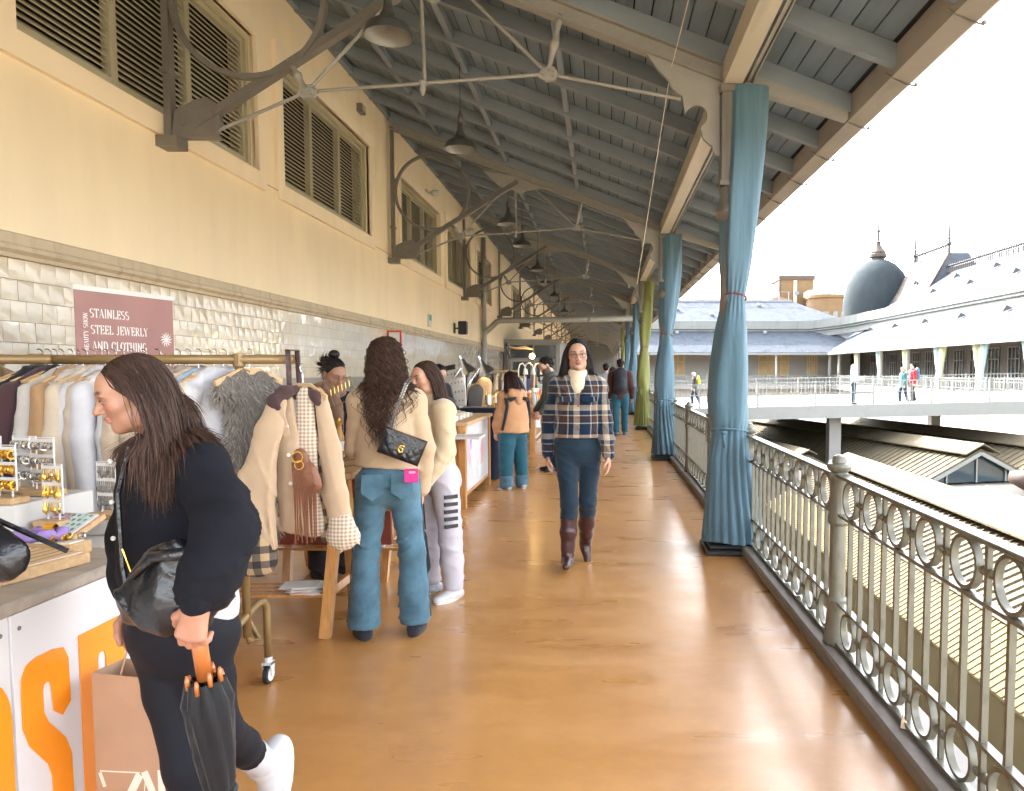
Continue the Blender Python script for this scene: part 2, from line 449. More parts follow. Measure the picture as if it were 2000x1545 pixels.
# tiles: 300 largest are single, the rest one mass
TS = 0.1285
gm = MB(); gm.box(WX-0.3, WX-0.012, Y0, 26.9, 0, 2.20); gm.build('grout_bed', M['grout'], wall)
def tile_mesh(seed, mt):
    r_ = random.Random(seed); n = 4; t = MB(); s = TS-0.004
    P = [[None]*(n+1) for _ in range(n+1)]
    cx, cy = r_.uniform(-.5, .5), r_.uniform(-.5, .5)
    for i in range(n+1):
        for j in range(n+1):
            u, q = i/n-0.5, j/n-0.5
            e = max(abs(u), abs(q))
            h = 0.0075 if e > 0.49 else 0.0105
            h += 0.0016*math.sin(3.1*u+seed)*math.cos(2.7*q+cx*5) + r_.uniform(-.0005, .0005)
            P[i][j] = (h, u*s, q*s)
    t.v = [P[i][j] for i in range(n+1) for j in range(n+1)]
    for i in range(n):
        for j in range(n):
            a = i*(n+1)+j; t.f.append((a, a+n+1, a+n+2, a+1)); t.m.append(0)
    for i in range(n):
        for (p, q) in (((i, 0), (i+1, 0)), ((i+1, n), (i, n)), ((0, i+1), (0, i)), ((n, i), (n, i+1))):
            A, B = P[p[0]][p[1]], P[q[0]][q[1]]
            t.quad((-.002, A[1], A[2]), (-.002, B[1], B[2]), B, A)
    return t.mesh('tile', mt, True)
TM = [tile_mesh(k, M['ivory']) for k in range(7)]
TG = [tile_mesh(k+20, M['greytile']) for k in range(5)]
rest = MB(); restg = MB(); nt_ = 0
row = 0
zt = 2.19 - TS/2
while zt > -0.05:
    off = 0.5*TS if row % 2 else 0.0
    k = 0
    y = 2.4 + off
    while y < 26.8:
        grey = row >= 6
        if row <= 8 and 4.2 <= y <= 8.35 and nt_ < 300:
            me = rnd.choice(TG if grey else TM)
            o = obj('tile', me, wall, None, (WX-0.010, y, zt))
            o.rotation_euler = (0, rnd.gauss(0, 0.016), rnd.gauss(0, 0.020)); nt_ += 1
        elif zt > 0.5 or y < 8:
            s = TS/2-0.002; d = [rnd.uniform(0, .0032) for _ in range(4)]
            x0 = WX-0.004
            (restg if grey else rest).quad((x0+d[0], y-s, zt-s), (x0+d[1], y+s, zt-s), (x0+d[2], y+s, zt+s), (x0+d[3], y-s, zt+s))
        y += TS
    zt -= TS; row += 1
o = rest.build('tile_field', M['ivory'], wall); o['kind'] = 'stuff'
o = restg.build('grey_tile_field', M['greytile'], wall); o['kind'] = 'stuff'

# ---- shuttered windows
slat_m = None
wtxt = ['wide louvred shutter window above the clothes racks, cut by the photo edge', 'second louvred shutter window, between the first two iron trusses',
        'third louvred shutter window, framed by the second iron ring', 'fourth louvred shutter window along the cream wall', 'fifth louvred shutter window beside the grey downpipe',
        'sixth far louvred shutter window high on the wall', 'last far louvred shutter window high on the wall']
for wi, (a, b) in enumerate(WINS):
    t = thing('shutter_window', wtxt[wi], 'window', (WX, (a+b)/2, WZ0), 0, 'louvred windows along the wall')
    W = b-a; H = WZ1-WZ0; y0 = -W/2; s = MB()
    d = 0.17
    for (p, q, r0, r1) in ((y0-d, y0, -d, H+d), (-y0, -y0+d, -d, H+d), (y0, -y0, -d, 0), (y0, -y0, H, H+d)):
        s.box(-0.03, 0.04, p, q, r0, r1)
    s.build('surround', M['plaster2'], t)
    f = MB()
    fw = 0.065
    f.box(-0.16, -0.045, y0, y0+fw, 0, H); f.box(-0.16, -0.045, -y0-fw, -y0, 0, H)
    f.box(-0.16, -0.045, y0+fw, -y0-fw, 0, fw); f.box(-0.16, -0.045, y0+fw, -y0-fw, H-fw, H)
    f.build('frame', M['shutter'], t)
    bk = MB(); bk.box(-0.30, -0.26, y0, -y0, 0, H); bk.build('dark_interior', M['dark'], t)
    nl = 3
    lw = (W-2*fw)/nl
    for k in range(nl):
        ya = y0+fw+k*lw; yb = ya+lw
        st = MB(); sw = 0.04
        st.box(-0.145, -0.075, ya+0.002, ya+sw, fw, H-fw); st.box(-0.145, -0.075, yb-sw, yb-0.002, fw, H-fw)
        st.box(-0.145, -0.075, ya+sw, yb-sw, fw, fw+0.05); st.box(-0.145, -0.075, ya+sw, yb-sw, H-fw-0.05, H-fw)
        leaf = st.build('shutter_leaf', M['shutter'], t)
        ns = 24 if wi < 4 else 14
        p = (H-2*fw-0.10)/ns
        sm = MB(); hw = (lw-2*sw)/2
        sm.bar((0, -hw, 0), (0, hw, 0), 0.052, 0.008, (0.72, 0, 0.70))
        me = sm.mesh('slat', M['shutter'])
        for q in range(ns):
            obj('slat', me, leaf, None, (-0.11, (ya+yb)/2, fw+0.05+p*(q+0.5)))

# ---- roof: boards, rafters, noggins, plate beam, eave
roof = thing('roof', 'sloping grey boarded gallery roof with exposed rafters and eave', None, kind='structure')
EX = 2.02
bw = 0.145; nb = int((EX+0.1-WX+0.2)/bw)
RD = 0.15
for k in range(nb):
    xa = WX-0.2+k*bw; xb = xa+bw-0.011
    za, zb = rz(xa)+RD, rz(xb)+RD
    cuts = [Y0, 1.2+rnd.uniform(-1, 1), 9.9+rnd.uniform(-1.5, 1.5), 22+rnd.uniform(-3, 3), Y1]
    for q in range(4):
        b = MB(); b.prism([(xa, cuts[q]+0.003, za), (xb, cuts[q]+0.003, zb), (xb, cuts[q]+0.003, zb+0.022), (xa, cuts[q]+0.003, za+0.022)], (0, cuts[q+1]-cuts[q]-0.006, 0))
        b.build('board', M['wood'], roof)
d = MB()
d.prism([(WX-0.5, Y0, rz(WX-0.5)+RD+0.045), (EX+0.2, Y0, rz(EX+0.2)+RD+0.045), (EX+0.2, Y0, rz(EX+0.2)+RD+0.11), (WX-0.5, Y0, rz(WX-0.5)+RD+0.11)], (0, Y1-Y0, 0))
d.build('roof_covering', M['slate'], roof)
rw = 0.075
rf = MB()
rf.prism([(WX, -rw/2, rz(WX)), (EX, -rw/2, rz(EX)), (EX, -rw/2, rz(EX)+RD-0.002), (WX, -rw/2, rz(WX)+RD-0.002)], (0, rw, 0))
rme = rf.mesh('rafter', M['rafter'])
RY = []
y = TR[0] - 0.0
for k in range(len(TR)-1):
    for q in range(7): RY.append(TR[k]+q*6.45/7)
RY = [y for y in RY if y < Y1]
for y in RY: obj('rafter', rme, roof, None, (0, y, 0))
nome = {}
for x in (-2.73, -1.6, -0.42):
    n = MB(); n.box(-0.03, 0.03, rw/2+0.002, 6.45/7-rw/2-0.002, 0.035, RD-0.01)
    nome[x] = n.mesh('noggin', M['rafter'])
for i, y in enumerate(RY):
    if y > 40: break
    for x in nome: obj('noggin', nome[x], roof, None, (x, y, rz(x)))
pb = MB(); pb.box(CX-0.075, CX+0.075, Y0, Y1, 3.80, 3.985); pb.build('plate_beam', M['beam'], roof)
tk = MB(); tk.box(CX+0.115, CX+0.145, Y0, Y1, 3.83, 3.86); tk.box(CX+0.155, CX+0.165, Y0, Y1, 3.82, 3.87); tk.build('curtain_track', M['ironlt'], roof)
fa = MB()
fa.prism([(EX+0.001, Y0, 3.55), (EX+0.13, Y0, 3.505), (EX+0.17, Y0, 3.53), (EX+0.20, Y0, 3.60), (EX+0.06, Y0, rz(EX)+RD+0.01), (EX+0.001, Y0, rz(EX)+RD)], (0, Y1-Y0, 0))
fa.build('eave_fascia', M['eave'], roof)
clip = MB(); clip.tube([(EX-0.04, 0, 3.575), (EX+0.10, 0, 3.505), (EX+0.175, 0, 3.488)], 0.007, 5); clip.ball((EX+0.175, 0, 3.50), 0.016, 6, 4)
cme = clip.mesh('gutter_clip', M['iron'])
for i, y in enumerate(RY):
    if y < 30: obj('gutter_clip', cme, roof, None, (0, y+0.06, 0))
wp = MB(); wp.box(WX-0.28, WX+0.07, Y0, Y1, rz(WX)+0.012, rz(WX)+0.10); wp.build('wall_plate', M['rafter'], roof)

# ---- iron trusses
def make_truss():
    t = thing('roof_truss', 'x', 'truss', (0, 0, 0), 0, 'iron roof trusses')
    I, Lg = M['iron'], M['ironlt']
    # wall upright and shoe
    u = MB(); u.box(WX+0.05, WX+0.105, -0.04, 0.04, 3.40, 5.58); u.box(WX+0.045, WX+0.115, -0.075, 0.075, 3.9, 3.93); u.build('wall_strut', I, t)
    s = MB(); s.box(WX, WX+0.17, -0.085, 0.085, 3.315, 3.40)
    s.prism([(WX+0.10, -0.028, 3.40), (WX+0.46, -0.028, 3.42), (WX+0.50, -0.028, 3.52), (WX+0.48, -0.028, 3.66), (WX+0.40, -0.028, 3.72), (WX+0.30, -0.028, 3.70), (WX+0.22, -0.028, 3.66), (WX+0.13, -0.028, 3.62)], (0, 0.056, 0))
    s.box(WX+0.17, WX+0.48, -0.05, 0.05, 3.395, 3.418)
    for px, pz in ((.2, 3.5), (.3, 3.48), (.42, 3.47), (.2, 3.6), (.33, 3.62), (.44, 3.6), (.38, 3.55)):
        s.ball((WX+px, -0.03, pz), 0.012, 6, 4)
    s.build('wall_shoe', I, t)
    # diagonal
    A = Vector((WX+0.30, 0, 3.52)); B = Vector((-1.42, 0, rz(-1.42)-0.20))
    dg = MB(); dg.bar(A, B, 0.04, 0.07, (0, 0, 1)); dg.bar(A+Vector((0, 0, -0.04)), B+Vector((0, 0, -0.04)), 0.085, 0.012)
    dg.build('diagonal_strut', I, t)
    # ring
    rg = MB(); rg.ring((-2.86, 0, 4.50), 0.635, 0.042, 0.06, 'y', 64); rg.build('iron_ring', I, t)
    bx = MB(); bx.box(-3.505, -3.45, -0.035, 0.035, 4.52, 4.72); bx.build('ring_clamp', I, t)
    # top chord under rafter
    tc = MB(); xs = [WX+0.05, CX+0.05]
    tc.prism([(xs[0], -0.06, rz(xs[0])-0.004), (xs[1], -0.06, rz(xs[1])-0.004), (xs[1], -0.06, rz(xs[1])-0.022), (xs[0], -0.06, rz(xs[0])-0.022)], (0, 0.12, 0))
    tc.prism([(xs[0], -0.012, rz(xs[0])-0.02), (xs[1], -0.012, rz(xs[1])-0.02), (xs[1], -0.012, rz(xs[1])-0.13), (xs[0], -0.012, rz(xs[0])-0.13)], (0, 0.024, 0))
    tc.prism([(xs[0], -0.06, rz(xs[0])-0.13), (xs[1], -0.06, rz(xs[1])-0.13), (xs[1], -0.06, rz(xs[1])-0.146), (xs[0], -0.06, rz(xs[0])-0.146)], (0, 0.12, 0))
    tc.prism([(CX+0.10, -0.05, rz(CX+.1)-0.003), (EX-0.03, -0.05, rz(EX-.03)-0.003), (EX-0.03, -0.05, rz(EX-.03)-0.07), (CX+0.10, -0.05, rz(CX+.1)-0.13)], (0, 0.10, 0))
    tc.build('top_chord', Lg, t)
    g = MB(); zg = rz(-1.42)
    pts = [(-2.0, zg-0.02), (-1.75, zg-0.26), (-1.62, zg-0.33), (-1.5, zg-0.35), (-1.38, zg-0.42), (-1.26, zg-0.36), (-1.14, zg-0.34), (-1.02, zg-0.32), (-0.82, zg-0.28), (-1.0, zg-0.20)]
    g.prism([(x, -0.016, z) for x, z in pts], (0, 0.032, 0))
    for k in range(9): g.ball((-1.8+k*0.11, -0.018, zg-0.2-0.05*(k % 2)-k*0.006), 0.011, 6, 4)
    g.build('ridge_gusset', Lg, t)
    # rods and nodes
    N1 = Vector((-2.40, 0, 3.77)); N2 = Vector((-0.44, 0, 3.91)); G = Vector((-1.46, 0, zg-0.36)); E = Vector((0.64, 0, 3.71))
    rods = [(A+Vector((.16, 0, -.06)), N1), (N1, G+Vector((-.14, 0, .08))), (N1, N2), (N2, G+Vector((.3, 0, .08))), (N2, E), (G, Vector((-1.44, 0, 3.81)))]
    for p, q in rods:
        MB().tube([p, q], 0.0145, 8).build('tie_rod', Lg, t)
    for Nn, top in ((N1, Vector((-2.55, 0, 4.02))), (N2, Vector((-0.34, 0, rz(-.34)-0.10)))):
        n = MB(); n.prism([(Nn.x-0.075, -0.02, Nn.z-0.03), (Nn.x-0.02, -0.02, Nn.z-0.06), (Nn.x+0.06, -0.02, Nn.z-0.05), (Nn.x+0.085, -0.02, Nn.z+0.0), (Nn.x+0.05, -0.02, Nn.z+0.055), (Nn.x-0.05, -0.02, Nn.z+0.05)], (0, 0.04, 0))
        for px, pz in ((-.04, -.01), (.0, .03), (.04, -.02), (.045, .02)): n.ball((Nn.x+px, -0.022, Nn.z+pz), 0.013, 6, 4)
        n.build('rod_node', Lg, t)
        d = top-Nn; Ls = [0, .12, .3, .42, .45, .5, .55, .58, .72, .86, 1.0]; rs = [.016, .02, .024, .03, .038, .04, .038, .028, .022, .03, .026]
        MB().tube([Nn+d*l for l in Ls], rs, 8).build('turned_strut', Lg, t, True)
    f = MB(); f.lathe([(0.012, 3.87), (0.03, 3.85), (0.03, 3.83), (0.018, 3.815), (0.026, 3.79), (0.02, 3.77), (0.008, 3.74)], 10, (-1.46, 0, 0)); f.build('drop_finial', Lg, t, True)
    # scrolled bracket at the column
    zb = rz(CX)
    br = [(0.98, 3.25), (0.915, 3.26), (0.90, 3.33), (0.86, 3.36), (0.825, 3.39), (0.805, 3.46)]
    for k in range(12):
        a = R(-62+k*20.6); br.append((0.765+0.092*math.cos(a), 3.568+0.092*math.sin(a)))
    br += [(0.664, 3.66), (0.652, 3.73), (0.60, 3.76), (0.565, 3.80), (0.535, 3.86), (0.46, 3.93), (0.36, rz(.36)-0.147), (CX-0.05, rz(CX-.05)-0.147), (CX-0.05, 3.25)]
    b = MB(); b.prism([(x, -0.02, z) for x, z in br], (0, 0.04, 0))
    b.build('scroll_bracket', Lg, t)
    return t
tr0 = make_truss()
ORD = ['', 'nearest', 'second', 'third', 'fourth', 'fifth', 'sixth', 'seventh', 'eighth', 'ninth', 'tenth', 'eleventh', 'twelfth', 'thirteenth']
bpy.context.view_layer.update()
for k, y in enumerate(TR):
    if y < 0 or k > 11: continue
    o = tr0 if k == 1 else copy_tree(tr0)
    o.location = (0, y, 0)
    o['label'] = ('%s iron roof truss from the camera, with wall ring, diagonal strut and tie rods' % ORD[k])

# ---- columns and curtains
def make_column():
    t = thing('iron_column', 'x', 'column', (0, 0, 0), 0, 'cast iron columns along the railing')
    s = MB(); s.box(-0.16, 0.16, -0.16, 0.16, 0, 0.05, 0.01); s.lathe([(0.13, 0.05), (0.13, 0.09), (0.105, 0.13), (0.095, 0.2)], 16); s.build('base', M['rail'], t)
    s = MB(); s.lathe([(0.085, 0.2), (0.085, 0.95), (0.10, 0.98), (0.10, 1.02), (0.08, 1.05), (0.07, 2.72), (0.1, 2.74), (0.125, 2.80), (0.10, 2.86), (0.085, 2.9), (0.085, 3.0)], 16, cap=True); s.build('shaft', M['iron'], t, 'auto')
    s = MB(); s.box(-0.085, 0.085, -0.09, 0.09, 3.0, 3.798); s.box(-0.10, 0.10, -0.105, 0.105, 3.0, 3.04); s.box(-0.10, 0.10, -0.105, 0.105, 3.74, 3.796)
    s.box(-0.05, 0.05, -0.096, 0.096, 3.15, 3.65); s.build('capital_box', M['iron'], t)
    return t
col0 = make_column()
bpy.context.view_layer.update()
for k, y in enumerate(TR):
    if y < 0 or k > 11: continue
    o = col0 if k == 1 else copy_tree(col0)
    o.location = (CX, y, 0)
    o['label'] = '%s cast iron column from the camera, on the railing line' % ORD[k]

def fabric(name, c1, c2):
    m, nt, b = newmat(name); L = nt.links
    g = _coord(nt, 'Object', (30, 30, 1.2))
    n = nt.nodes.new('ShaderNodeTexNoise'); n.inputs['Scale'].default_value = 1.0; n.inputs['Detail'].default_value = 6
    L.new(g, n.inputs['Vector'])
    cr = nt.nodes.new('ShaderNodeValToRGB')
    cr.color_ramp.elements[0].position = 0.3; cr.color_ramp.elements[0].color = (*c1, 1)
    cr.color_ramp.elements[1].position = 0.7; cr.color_ramp.elements[1].color = (*c2, 1)
    L.new(n.outputs['Fac'], cr.inputs['Fac']); L.new(cr.outputs[0], b.inputs['Base Color'])
    b.inputs['Roughness'].default_value = 0.75; b.inputs['Sheen Weight'].default_value = 0.2
    tr_ = nt.nodes.new('ShaderNodeBsdfTranslucent'); L.new(cr.outputs[0], tr_.inputs['Color'])
    mx = nt.nodes.new('ShaderNodeMixShader'); mx.inputs[0].default_value = 0.28
    out = nt.nodes['Material Output']
    L.new(b.outputs[0], mx.inputs[1]); L.new(tr_.outputs[0], mx.inputs[2]); L.new(mx.outputs[0], out.inputs['Surface'])
    n2 = nt.nodes.new('ShaderNodeTexNoise'); n2.inputs['Scale'].default_value = 9; n2.inputs['Detail'].default_value = 5
    g2 = _coord(nt, 'Object', (3, 3, 0.8)); L.new(g2, n2.inputs['Vector'])
    bp = nt.nodes.new('ShaderNodeBump'); bp.inputs['Strength'].default_value = 0.25; bp.inputs['Distance'].default_value = 0.02
    L.new(n2.outputs['Fac'], bp.inputs['Height']); L.new(bp.outputs[0], b.inputs['Normal'])
    return m
M['blue_cloth'] = fabric('blue_curtain_cloth', (0.082, 0.165, 0.225), (0.125, 0.225, 0.29))
M['green_cloth'] = fabric('lime_curtain_cloth', (0.20, 0.215, 0.055), (0.26, 0.275, 0.085))
M['cord'] = mat('dark_red_cord', (0.16, 0.03, 0.045), 0.8)

def curtain(y, mt, label, seed, hi=True):
    t = thing('gathered_curtain', label, 'curtain', (CX, y, 0), 0, 'gathered curtains tied to the columns')
    r_ = random.Random(seed)
    #   z, cx, cy, rx, ry, pleat
    K = [(0.10, 0.03, -0.03, 0.235, 0.24, .15), (0.16, 0.03, -0.03, 0.23, 0.235, .14), (0.5, 0.02, -0.02, 0.195, 0.205, .12), (0.8, 0.01, 0, 0.165, 0.175, .09), (0.97, 0.015, 0, 0.145, 0.155, .07),
         (1.0, 0.015, 0, 0.138, 0.148, .08), (1.04, 0.015, 0, 0.15, 0.16, .05), (1.25, 0.005, 0, 0.168, 0.175, .035), (1.55, 0.015, 0, 0.158, 0.168, .04), (1.85, 0.03, 0, 0.128, 0.135, .05), (2.05, 0.04, 0, 0.098, 0.105, .075),
         (2.10, 0.042, 0, 0.088, 0.092, .08), (2.15, 0.045, 0, 0.10, 0.105, .07), (2.4, 0.055, 0, 0.135, 0.125, .09), (2.8, 0.075, 0, 0.155, 0.13, .11), (3.2, 0.095, 0, 0.17, 0.13, .12), (3.6, 0.11, 0, 0.185, 0.125, .10), (3.79, 0.115, 0, 0.19, 0.12, .08)]
    def lerp(z):
        for a, b in zip(K, K[1:]):
            if z <= b[0]:
                f = (z-a[0])/(b[0]-a[0]); return [a[i]+(b[i]-a[i])*f for i in range(6)]
        return list(K[-1])
    nz = 96 if hi else 34; ns = 120 if hi else 48
    npl = 19 if hi else 11
    ph = [r_.uniform(0, 6.28) for _ in range(6)]
    m = MB()
    for i in range(nz+1):
        z = 0.10+(3.79-0.10)*i/nz
        _, cx, cy, rx, ry, pl = lerp(z)
        near = math.exp(-((z-1.0)/0.35)**2)+math.exp(-((z-2.1)/0.3)**2)
        for k in range(ns):
            a = 2*PI*k/ns
            tw = a+0.25*math.sin(z*1.3+ph[0])
            amp = pl*(0.8+0.5*math.sin(2*a+ph[5]+z))
            q1 = (abs(math.sin(npl/2*tw+ph[1]+0.5*math.sin(2*a+ph[2])+0.3*math.sin(1.7*z)))*1.6-0.8)
            q2 = (1-abs(math.sin(2.5*tw+ph[2]+0.7*math.sin(a+ph[4])+0.5*math.sin(1.1*z+ph[1]))))*1.7-0.7
            lo = 1/(1+math.exp((z-1.06)*28)); tn = math.exp(-((z-2.1)/0.16)**2)
            q = amp*(q1*max(lo, tn*0.8)+q2*1.3*(1-max(lo, tn*0.8)))
            q += 0.05*math.sin(3*a+1.1*z*2+ph[3])+0.035*math.sin(5*a-1.9*z+ph[4])*(1+near*0.2)
            q += (0.035*math.sin(9*z+4*a+ph[2])*near)
            hem = 0.012*math.sin(3*a+ph[3]) if i == 0 else 0
            m.v.append((cx+rx*(1+q)*math.cos(a), cy+ry*(1+q)*math.sin(a), z+hem))
    for i in range(nz):
        for k in range(ns):
            k2 = (k+1) % ns
            m.f.append((i*ns+k, i*ns+k2, (i+1)*ns+k2, (i+1)*ns+k)); m.m.append(0)
    m.build('cloth', mt, t, True)
    for z, mm, r_c in ((1.0, mt, 0.010), (2.105, M['cord'], 0.008)):
        _, cx, cy, rx, ry, _q = lerp(z)
        c = MB(); c.tube([(cx+(rx*1.10)*math.cos(a), cy+ry*1.10*math.sin(a), z+0.03*math.cos(a+1.9)) for a in [2*PI*k/28 for k in range(28)]], r_c, 6, closed=True)
        if z < 1.5:
            c.tube([(cx-rx*0.5, cy-ry*1.03, z+.0), (cx-rx*.55, cy-ry*1.18, z-.05), (cx-rx*.45, cy-ry*1.2, z-.12)], 0.011, 6)
            c.ball((cx-rx*.5, cy-ry*1.08, z), 0.022, 8, 5, (1.4, .7, .8))
        else:
            c.tube([(cx-rx*1.1, cy-ry*.3, z), (cx-rx*1.35, cy-ry*.4, z-.05), (cx-rx*1.38, cy-ry*.4, z-.13)], 0.004, 5)
        c.build('tie', mm, t, True)
    b = MB(); b.box(-0.20, 0.24, -0.24, 0.20, 0.0, 0.045, 0.012); b.box(-0.17, 0.21, -0.21, 0.17, 0.045, 0.08, 0.01); b.build('weight_plate', M['black'], t)
    return t
curtain(TR[1], M['blue_cloth'], 'large gathered blue curtain, nearest the camera, tied twice round its column', 1)
curtain(TR[2], M['blue_cloth'], 'second gathered blue curtain, between the lime curtain and the nearest blue one', 2)
curtain(TR[3], M['green_cloth'], 'lime green gathered curtain tied round the third column', 3)
curtain(TR[4], M['blue_cloth'], 'far pale blue curtain just behind the lime green one', 4, False)
curtain(TR[5], M['blue_cloth'], 'second far blue curtain behind the lime green one', 5, False)
curtain(TR[6], M['green_cloth'], 'far lime green curtain deep down the gallery', 6, False)

# ---- railing
def make_post():
    t = thing('railing_post', 'x', 'post', (0, 0, 0), 0, 'cast posts of the gallery railing')
    s = MB(); s.box(-0.10, 0.10, -0.085, 0.085, 0.0, 0.03, 0.008); s.lathe([(0.095, 0.03), (0.092, 0.055), (0.07, 0.075)], 16); s.build('foot_plate', M['rail'], t, 'auto')
    s = MB(); s.lathe([(0.06, 0.07), (0.062, 0.10), (0.055, 0.17), (0.047, 0.27), (0.055, 0.29), (0.055, 0.31), (0.042, 0.325), (0.041, 0.70), (0.054, 0.715), (0.054, 0.745), (0.046, 0.765), (0.043, 0.93), (0.052, 0.945), (0.052, 0.965), (0.04, 0.98)], 18); s.build('shaft', M['rail'], t, 'auto')
    s = MB(); s.lathe([(0.04, 0.978), (0.058, 0.99), (0.064, 1.008), (0.058, 1.022), (0.038, 1.028), (0.036, 1.045), (0.028, 1.062), (0.01, 1.07)], 16); s.build('finial', M['rail'], t, 'auto')
    return t
POSTS = [1.4, 3.8, 6.15] + [6.15+2.15*k for k in range(1, 15)]
po = make_post(); bpy.context.view_layer.update()
NUM = ['first', 'second', 'third', 'fourth', 'fifth', 'sixth', 'seventh', 'eighth', 'ninth', 'tenth', 'eleventh', 'twelfth', 'thirteenth', 'fourteenth', 'fifteenth', 'sixteenth', 'seventeenth', 'eighteenth']
for k, y in enumerate(POSTS):
    if k == 0: continue
    o = po if k == 1 else copy_tree(po)
    o.location = (RX, y, 0)
    o['label'] = 'round cast railing post with knob finial, %s along the walkway from the camera' % NUM[k-1]
def rail_bay(ya, yb, label, detail):
    t = thing('railing', label, 'railing', (RX, ya, 0), 0, 'iron railing bays along the gallery')
    L = yb-ya; e = 0.05; m = M['rail']
    MB().box(-0.032, 0.032, e-0.01, L-e+0.01, 0.955, 0.972, 0.004).build('top_rail', m, t)
    MB().box(-0.017, 0.017, e-0.01, L-e+0.01, 0.752, 0.766).build('middle_rail', m, t)
    MB().box(-0.017, 0.017, e-0.01, L-e+0.01, 0.292, 0.306).build('lower_rail', m, t)
    MB().box(-0.022, 0.022, e-0.01, L-e+0.01, 0.082, 0.096).build('bottom_rail', m, t)
    n = 8; p = (L-2*e)/n; r = 0.0935
    rg = MB().ring((0, 0, 0), r, 0.014, 0.026, 'x', 28 if detail else 14)
    rme = rg.mesh('ring', m, 'auto')
    bme = MB().box(-0.011, 0.011, -0.0085, 0.0085, 0.306, 0.752).mesh('bar', m)
    sme = MB().box(-0.009, 0.009, -0.009, 0.009, 0, 0.19).mesh('short_bar', m)
    kme = MB().ball((0, 0, 0), 0.017, 8, 5, (1, 1.25, 1)).mesh('link_ball', m, True)
    for k in range(n):
        yc = e+p*(k+0.5)
        obj('ring', rme, t, None, (0, yc, 0.8605)); obj('ring', rme, t, None, (0, yc, 0.194))
        obj('bar', bme, t, None, (0, yc, 0))
        if k:
            y = e+p*k
            obj('bar', bme, t, None, (0, y, 0)); obj('short_bar', sme, t, None, (0, y, 0.766)); obj('short_bar', sme, t, None, (0, y, 0.098))
            if detail:
                for dy in (-0.023, 0.023):
                    obj('link_ball', kme, t, None, (0, y+dy, 0.8605)); obj('link_ball', kme, t, None, (0, y+dy, 0.194))
for k in range(len(POSTS)-1):
    rail_bay(POSTS[k], POSTS[k+1], ('%s bay of iron railing with rings and bars, counted from the camera' % NUM[k]).capitalize().replace('First', 'Nearest'), k < 6)
tag(MB().box(RX-0.03, RX+0.03, POSTS[-1], Y1, 0.94, 0.97).box(RX-0.02, RX+0.02, POSTS[-1], Y1, 0.09, 0.11).build('far_railing', M['rail']), 'far end of the gallery railing beyond the last curtain', 'railing')

# ---- pendant lamps
def make_lamp():
    t = thing('pendant_lamp', 'x', 'lamp', (0, 0, 0), 0, 'bell pendant lamps under the roof')
    prof = [(0.03, 0.30), (0.034, 0.22), (0.05, 0.17), (0.062, 0.155), (0.065, 0.135), (0.12, 0.10), (0.165, 0.07), (0.185, 0.0)]
    MB().lathe(prof, 28, cap=False).build('shade', M['lamp_out'], t, True)
    MB().lathe([(max(r-0.004, 0.005), z-0.003) for r, z in prof][::-1], 28, cap=False).build('reflector', M['lamp_in'], t, True)
    MB().lathe([(0.012, 0.43), (0.02, 0.40), (0.033, 0.37), (0.033, 0.29)], 12).build('cap', M['lamp_out'], t, True)
    MB().tube([(0, 0, 0.42), (0, 0, rz(-1.6)-3.99)], 0.004, 6).build('flex', M['black'], t)
    MB().ball((0, 0, 0.12), 0.035, 10, 6).build('bulb', M['greypl'], t, True)
    return t
lp = make_lamp(); bpy.context.view_layer.update()
for k, y in enumerate((5.68, 8.5, 12.75, 14.95, 18.5, 21.3, 25.0, 27.8, 31.5)):
    o = lp if k == 0 else copy_tree(lp)
    o.location = (-1.6, y, 4.0)
    o['label'] = 'dark bell shaped pendant lamp, %s in the row from the camera' % NUM[k]

# ---- downpipe and cross pipe
t = thing('drain_pipe', 'grey drain pipe running down the cream wall and across to the columns', 'pipe')
PY = 21.85
MB().tube([(WX+0.12, PY, 0.0), (WX+0.12, PY, 2.45), (WX+0.14, PY, 2.62), (WX+0.50, PY, 2.95), (WX+0.62, PY, 2.99), (CX-0.15, PY, 3.05)], 0.085, 12).build('low_pipe', M['ironlt'], t, True)
MB().tube([(WX+0.12, PY, 2.4), (WX+0.12, PY, 5.4)], 0.075, 12).build('upright_pipe', M['ironlt'], t, True)
for z in (1.1, 2.3, 3.6, 4.8):
    MB().lathe([(0.095, z), (0.095, z+0.04)], 12, (WX+0.12, PY, 0)).build('pipe_collar', M['ironlt'], t)
for x in (-1.9, -0.4):
    MB().lathe([(0.096, x), (0.096, x+0.05)], 12, (0, PY, 3.02+0.013*(x+1)), 'x').build('pipe_collar', M['ironlt'], t)

# ---- grey kiosk with doors jutting from the wall
t = thing('door_kiosk', 'grey glazed double door block standing out from the cream wall', 'kiosk', (0, 27.0, 0))
MB().box(WX+0.002, -1.55, 0.1, 6, 0, 2.62).build('body', M['ironlt'], t)
MB().box(WX+0.01, -1.5, 0.03, 0.10, 2.50, 2.66).build('lintel', M['ironlt'], t)
for x0, x1 in ((-3.35, -2.55), (-2.47, -1.72)):
    d_ = MB().box(x0, x1, 0.04, 0.098, 0.02, 1.92).build('door', M['greywall'], t)
    MB().box(x0+0.08, x1-0.08, 0.03, 0.042, 0.9, 1.85).build('pane', M['glass'], d_)
    MB().box(x0, x1, 0.04, 0.098, 1.99, 2.44).build('transom_pane', M['glass'], t)
for x in (-3.42, -2.51, -1.66):
    MB().box(x-0.035, x+0.035, 0.0, 0.096, 0, 2.5).build('mullion', M['ironlt'], t)
tag(MB().box(WX, CX+0.3, Y1-0.2, Y1, 0, 6).build('end_wall', M['whitewall']), 'pale wall closing the far end of the gallery', 'wall')
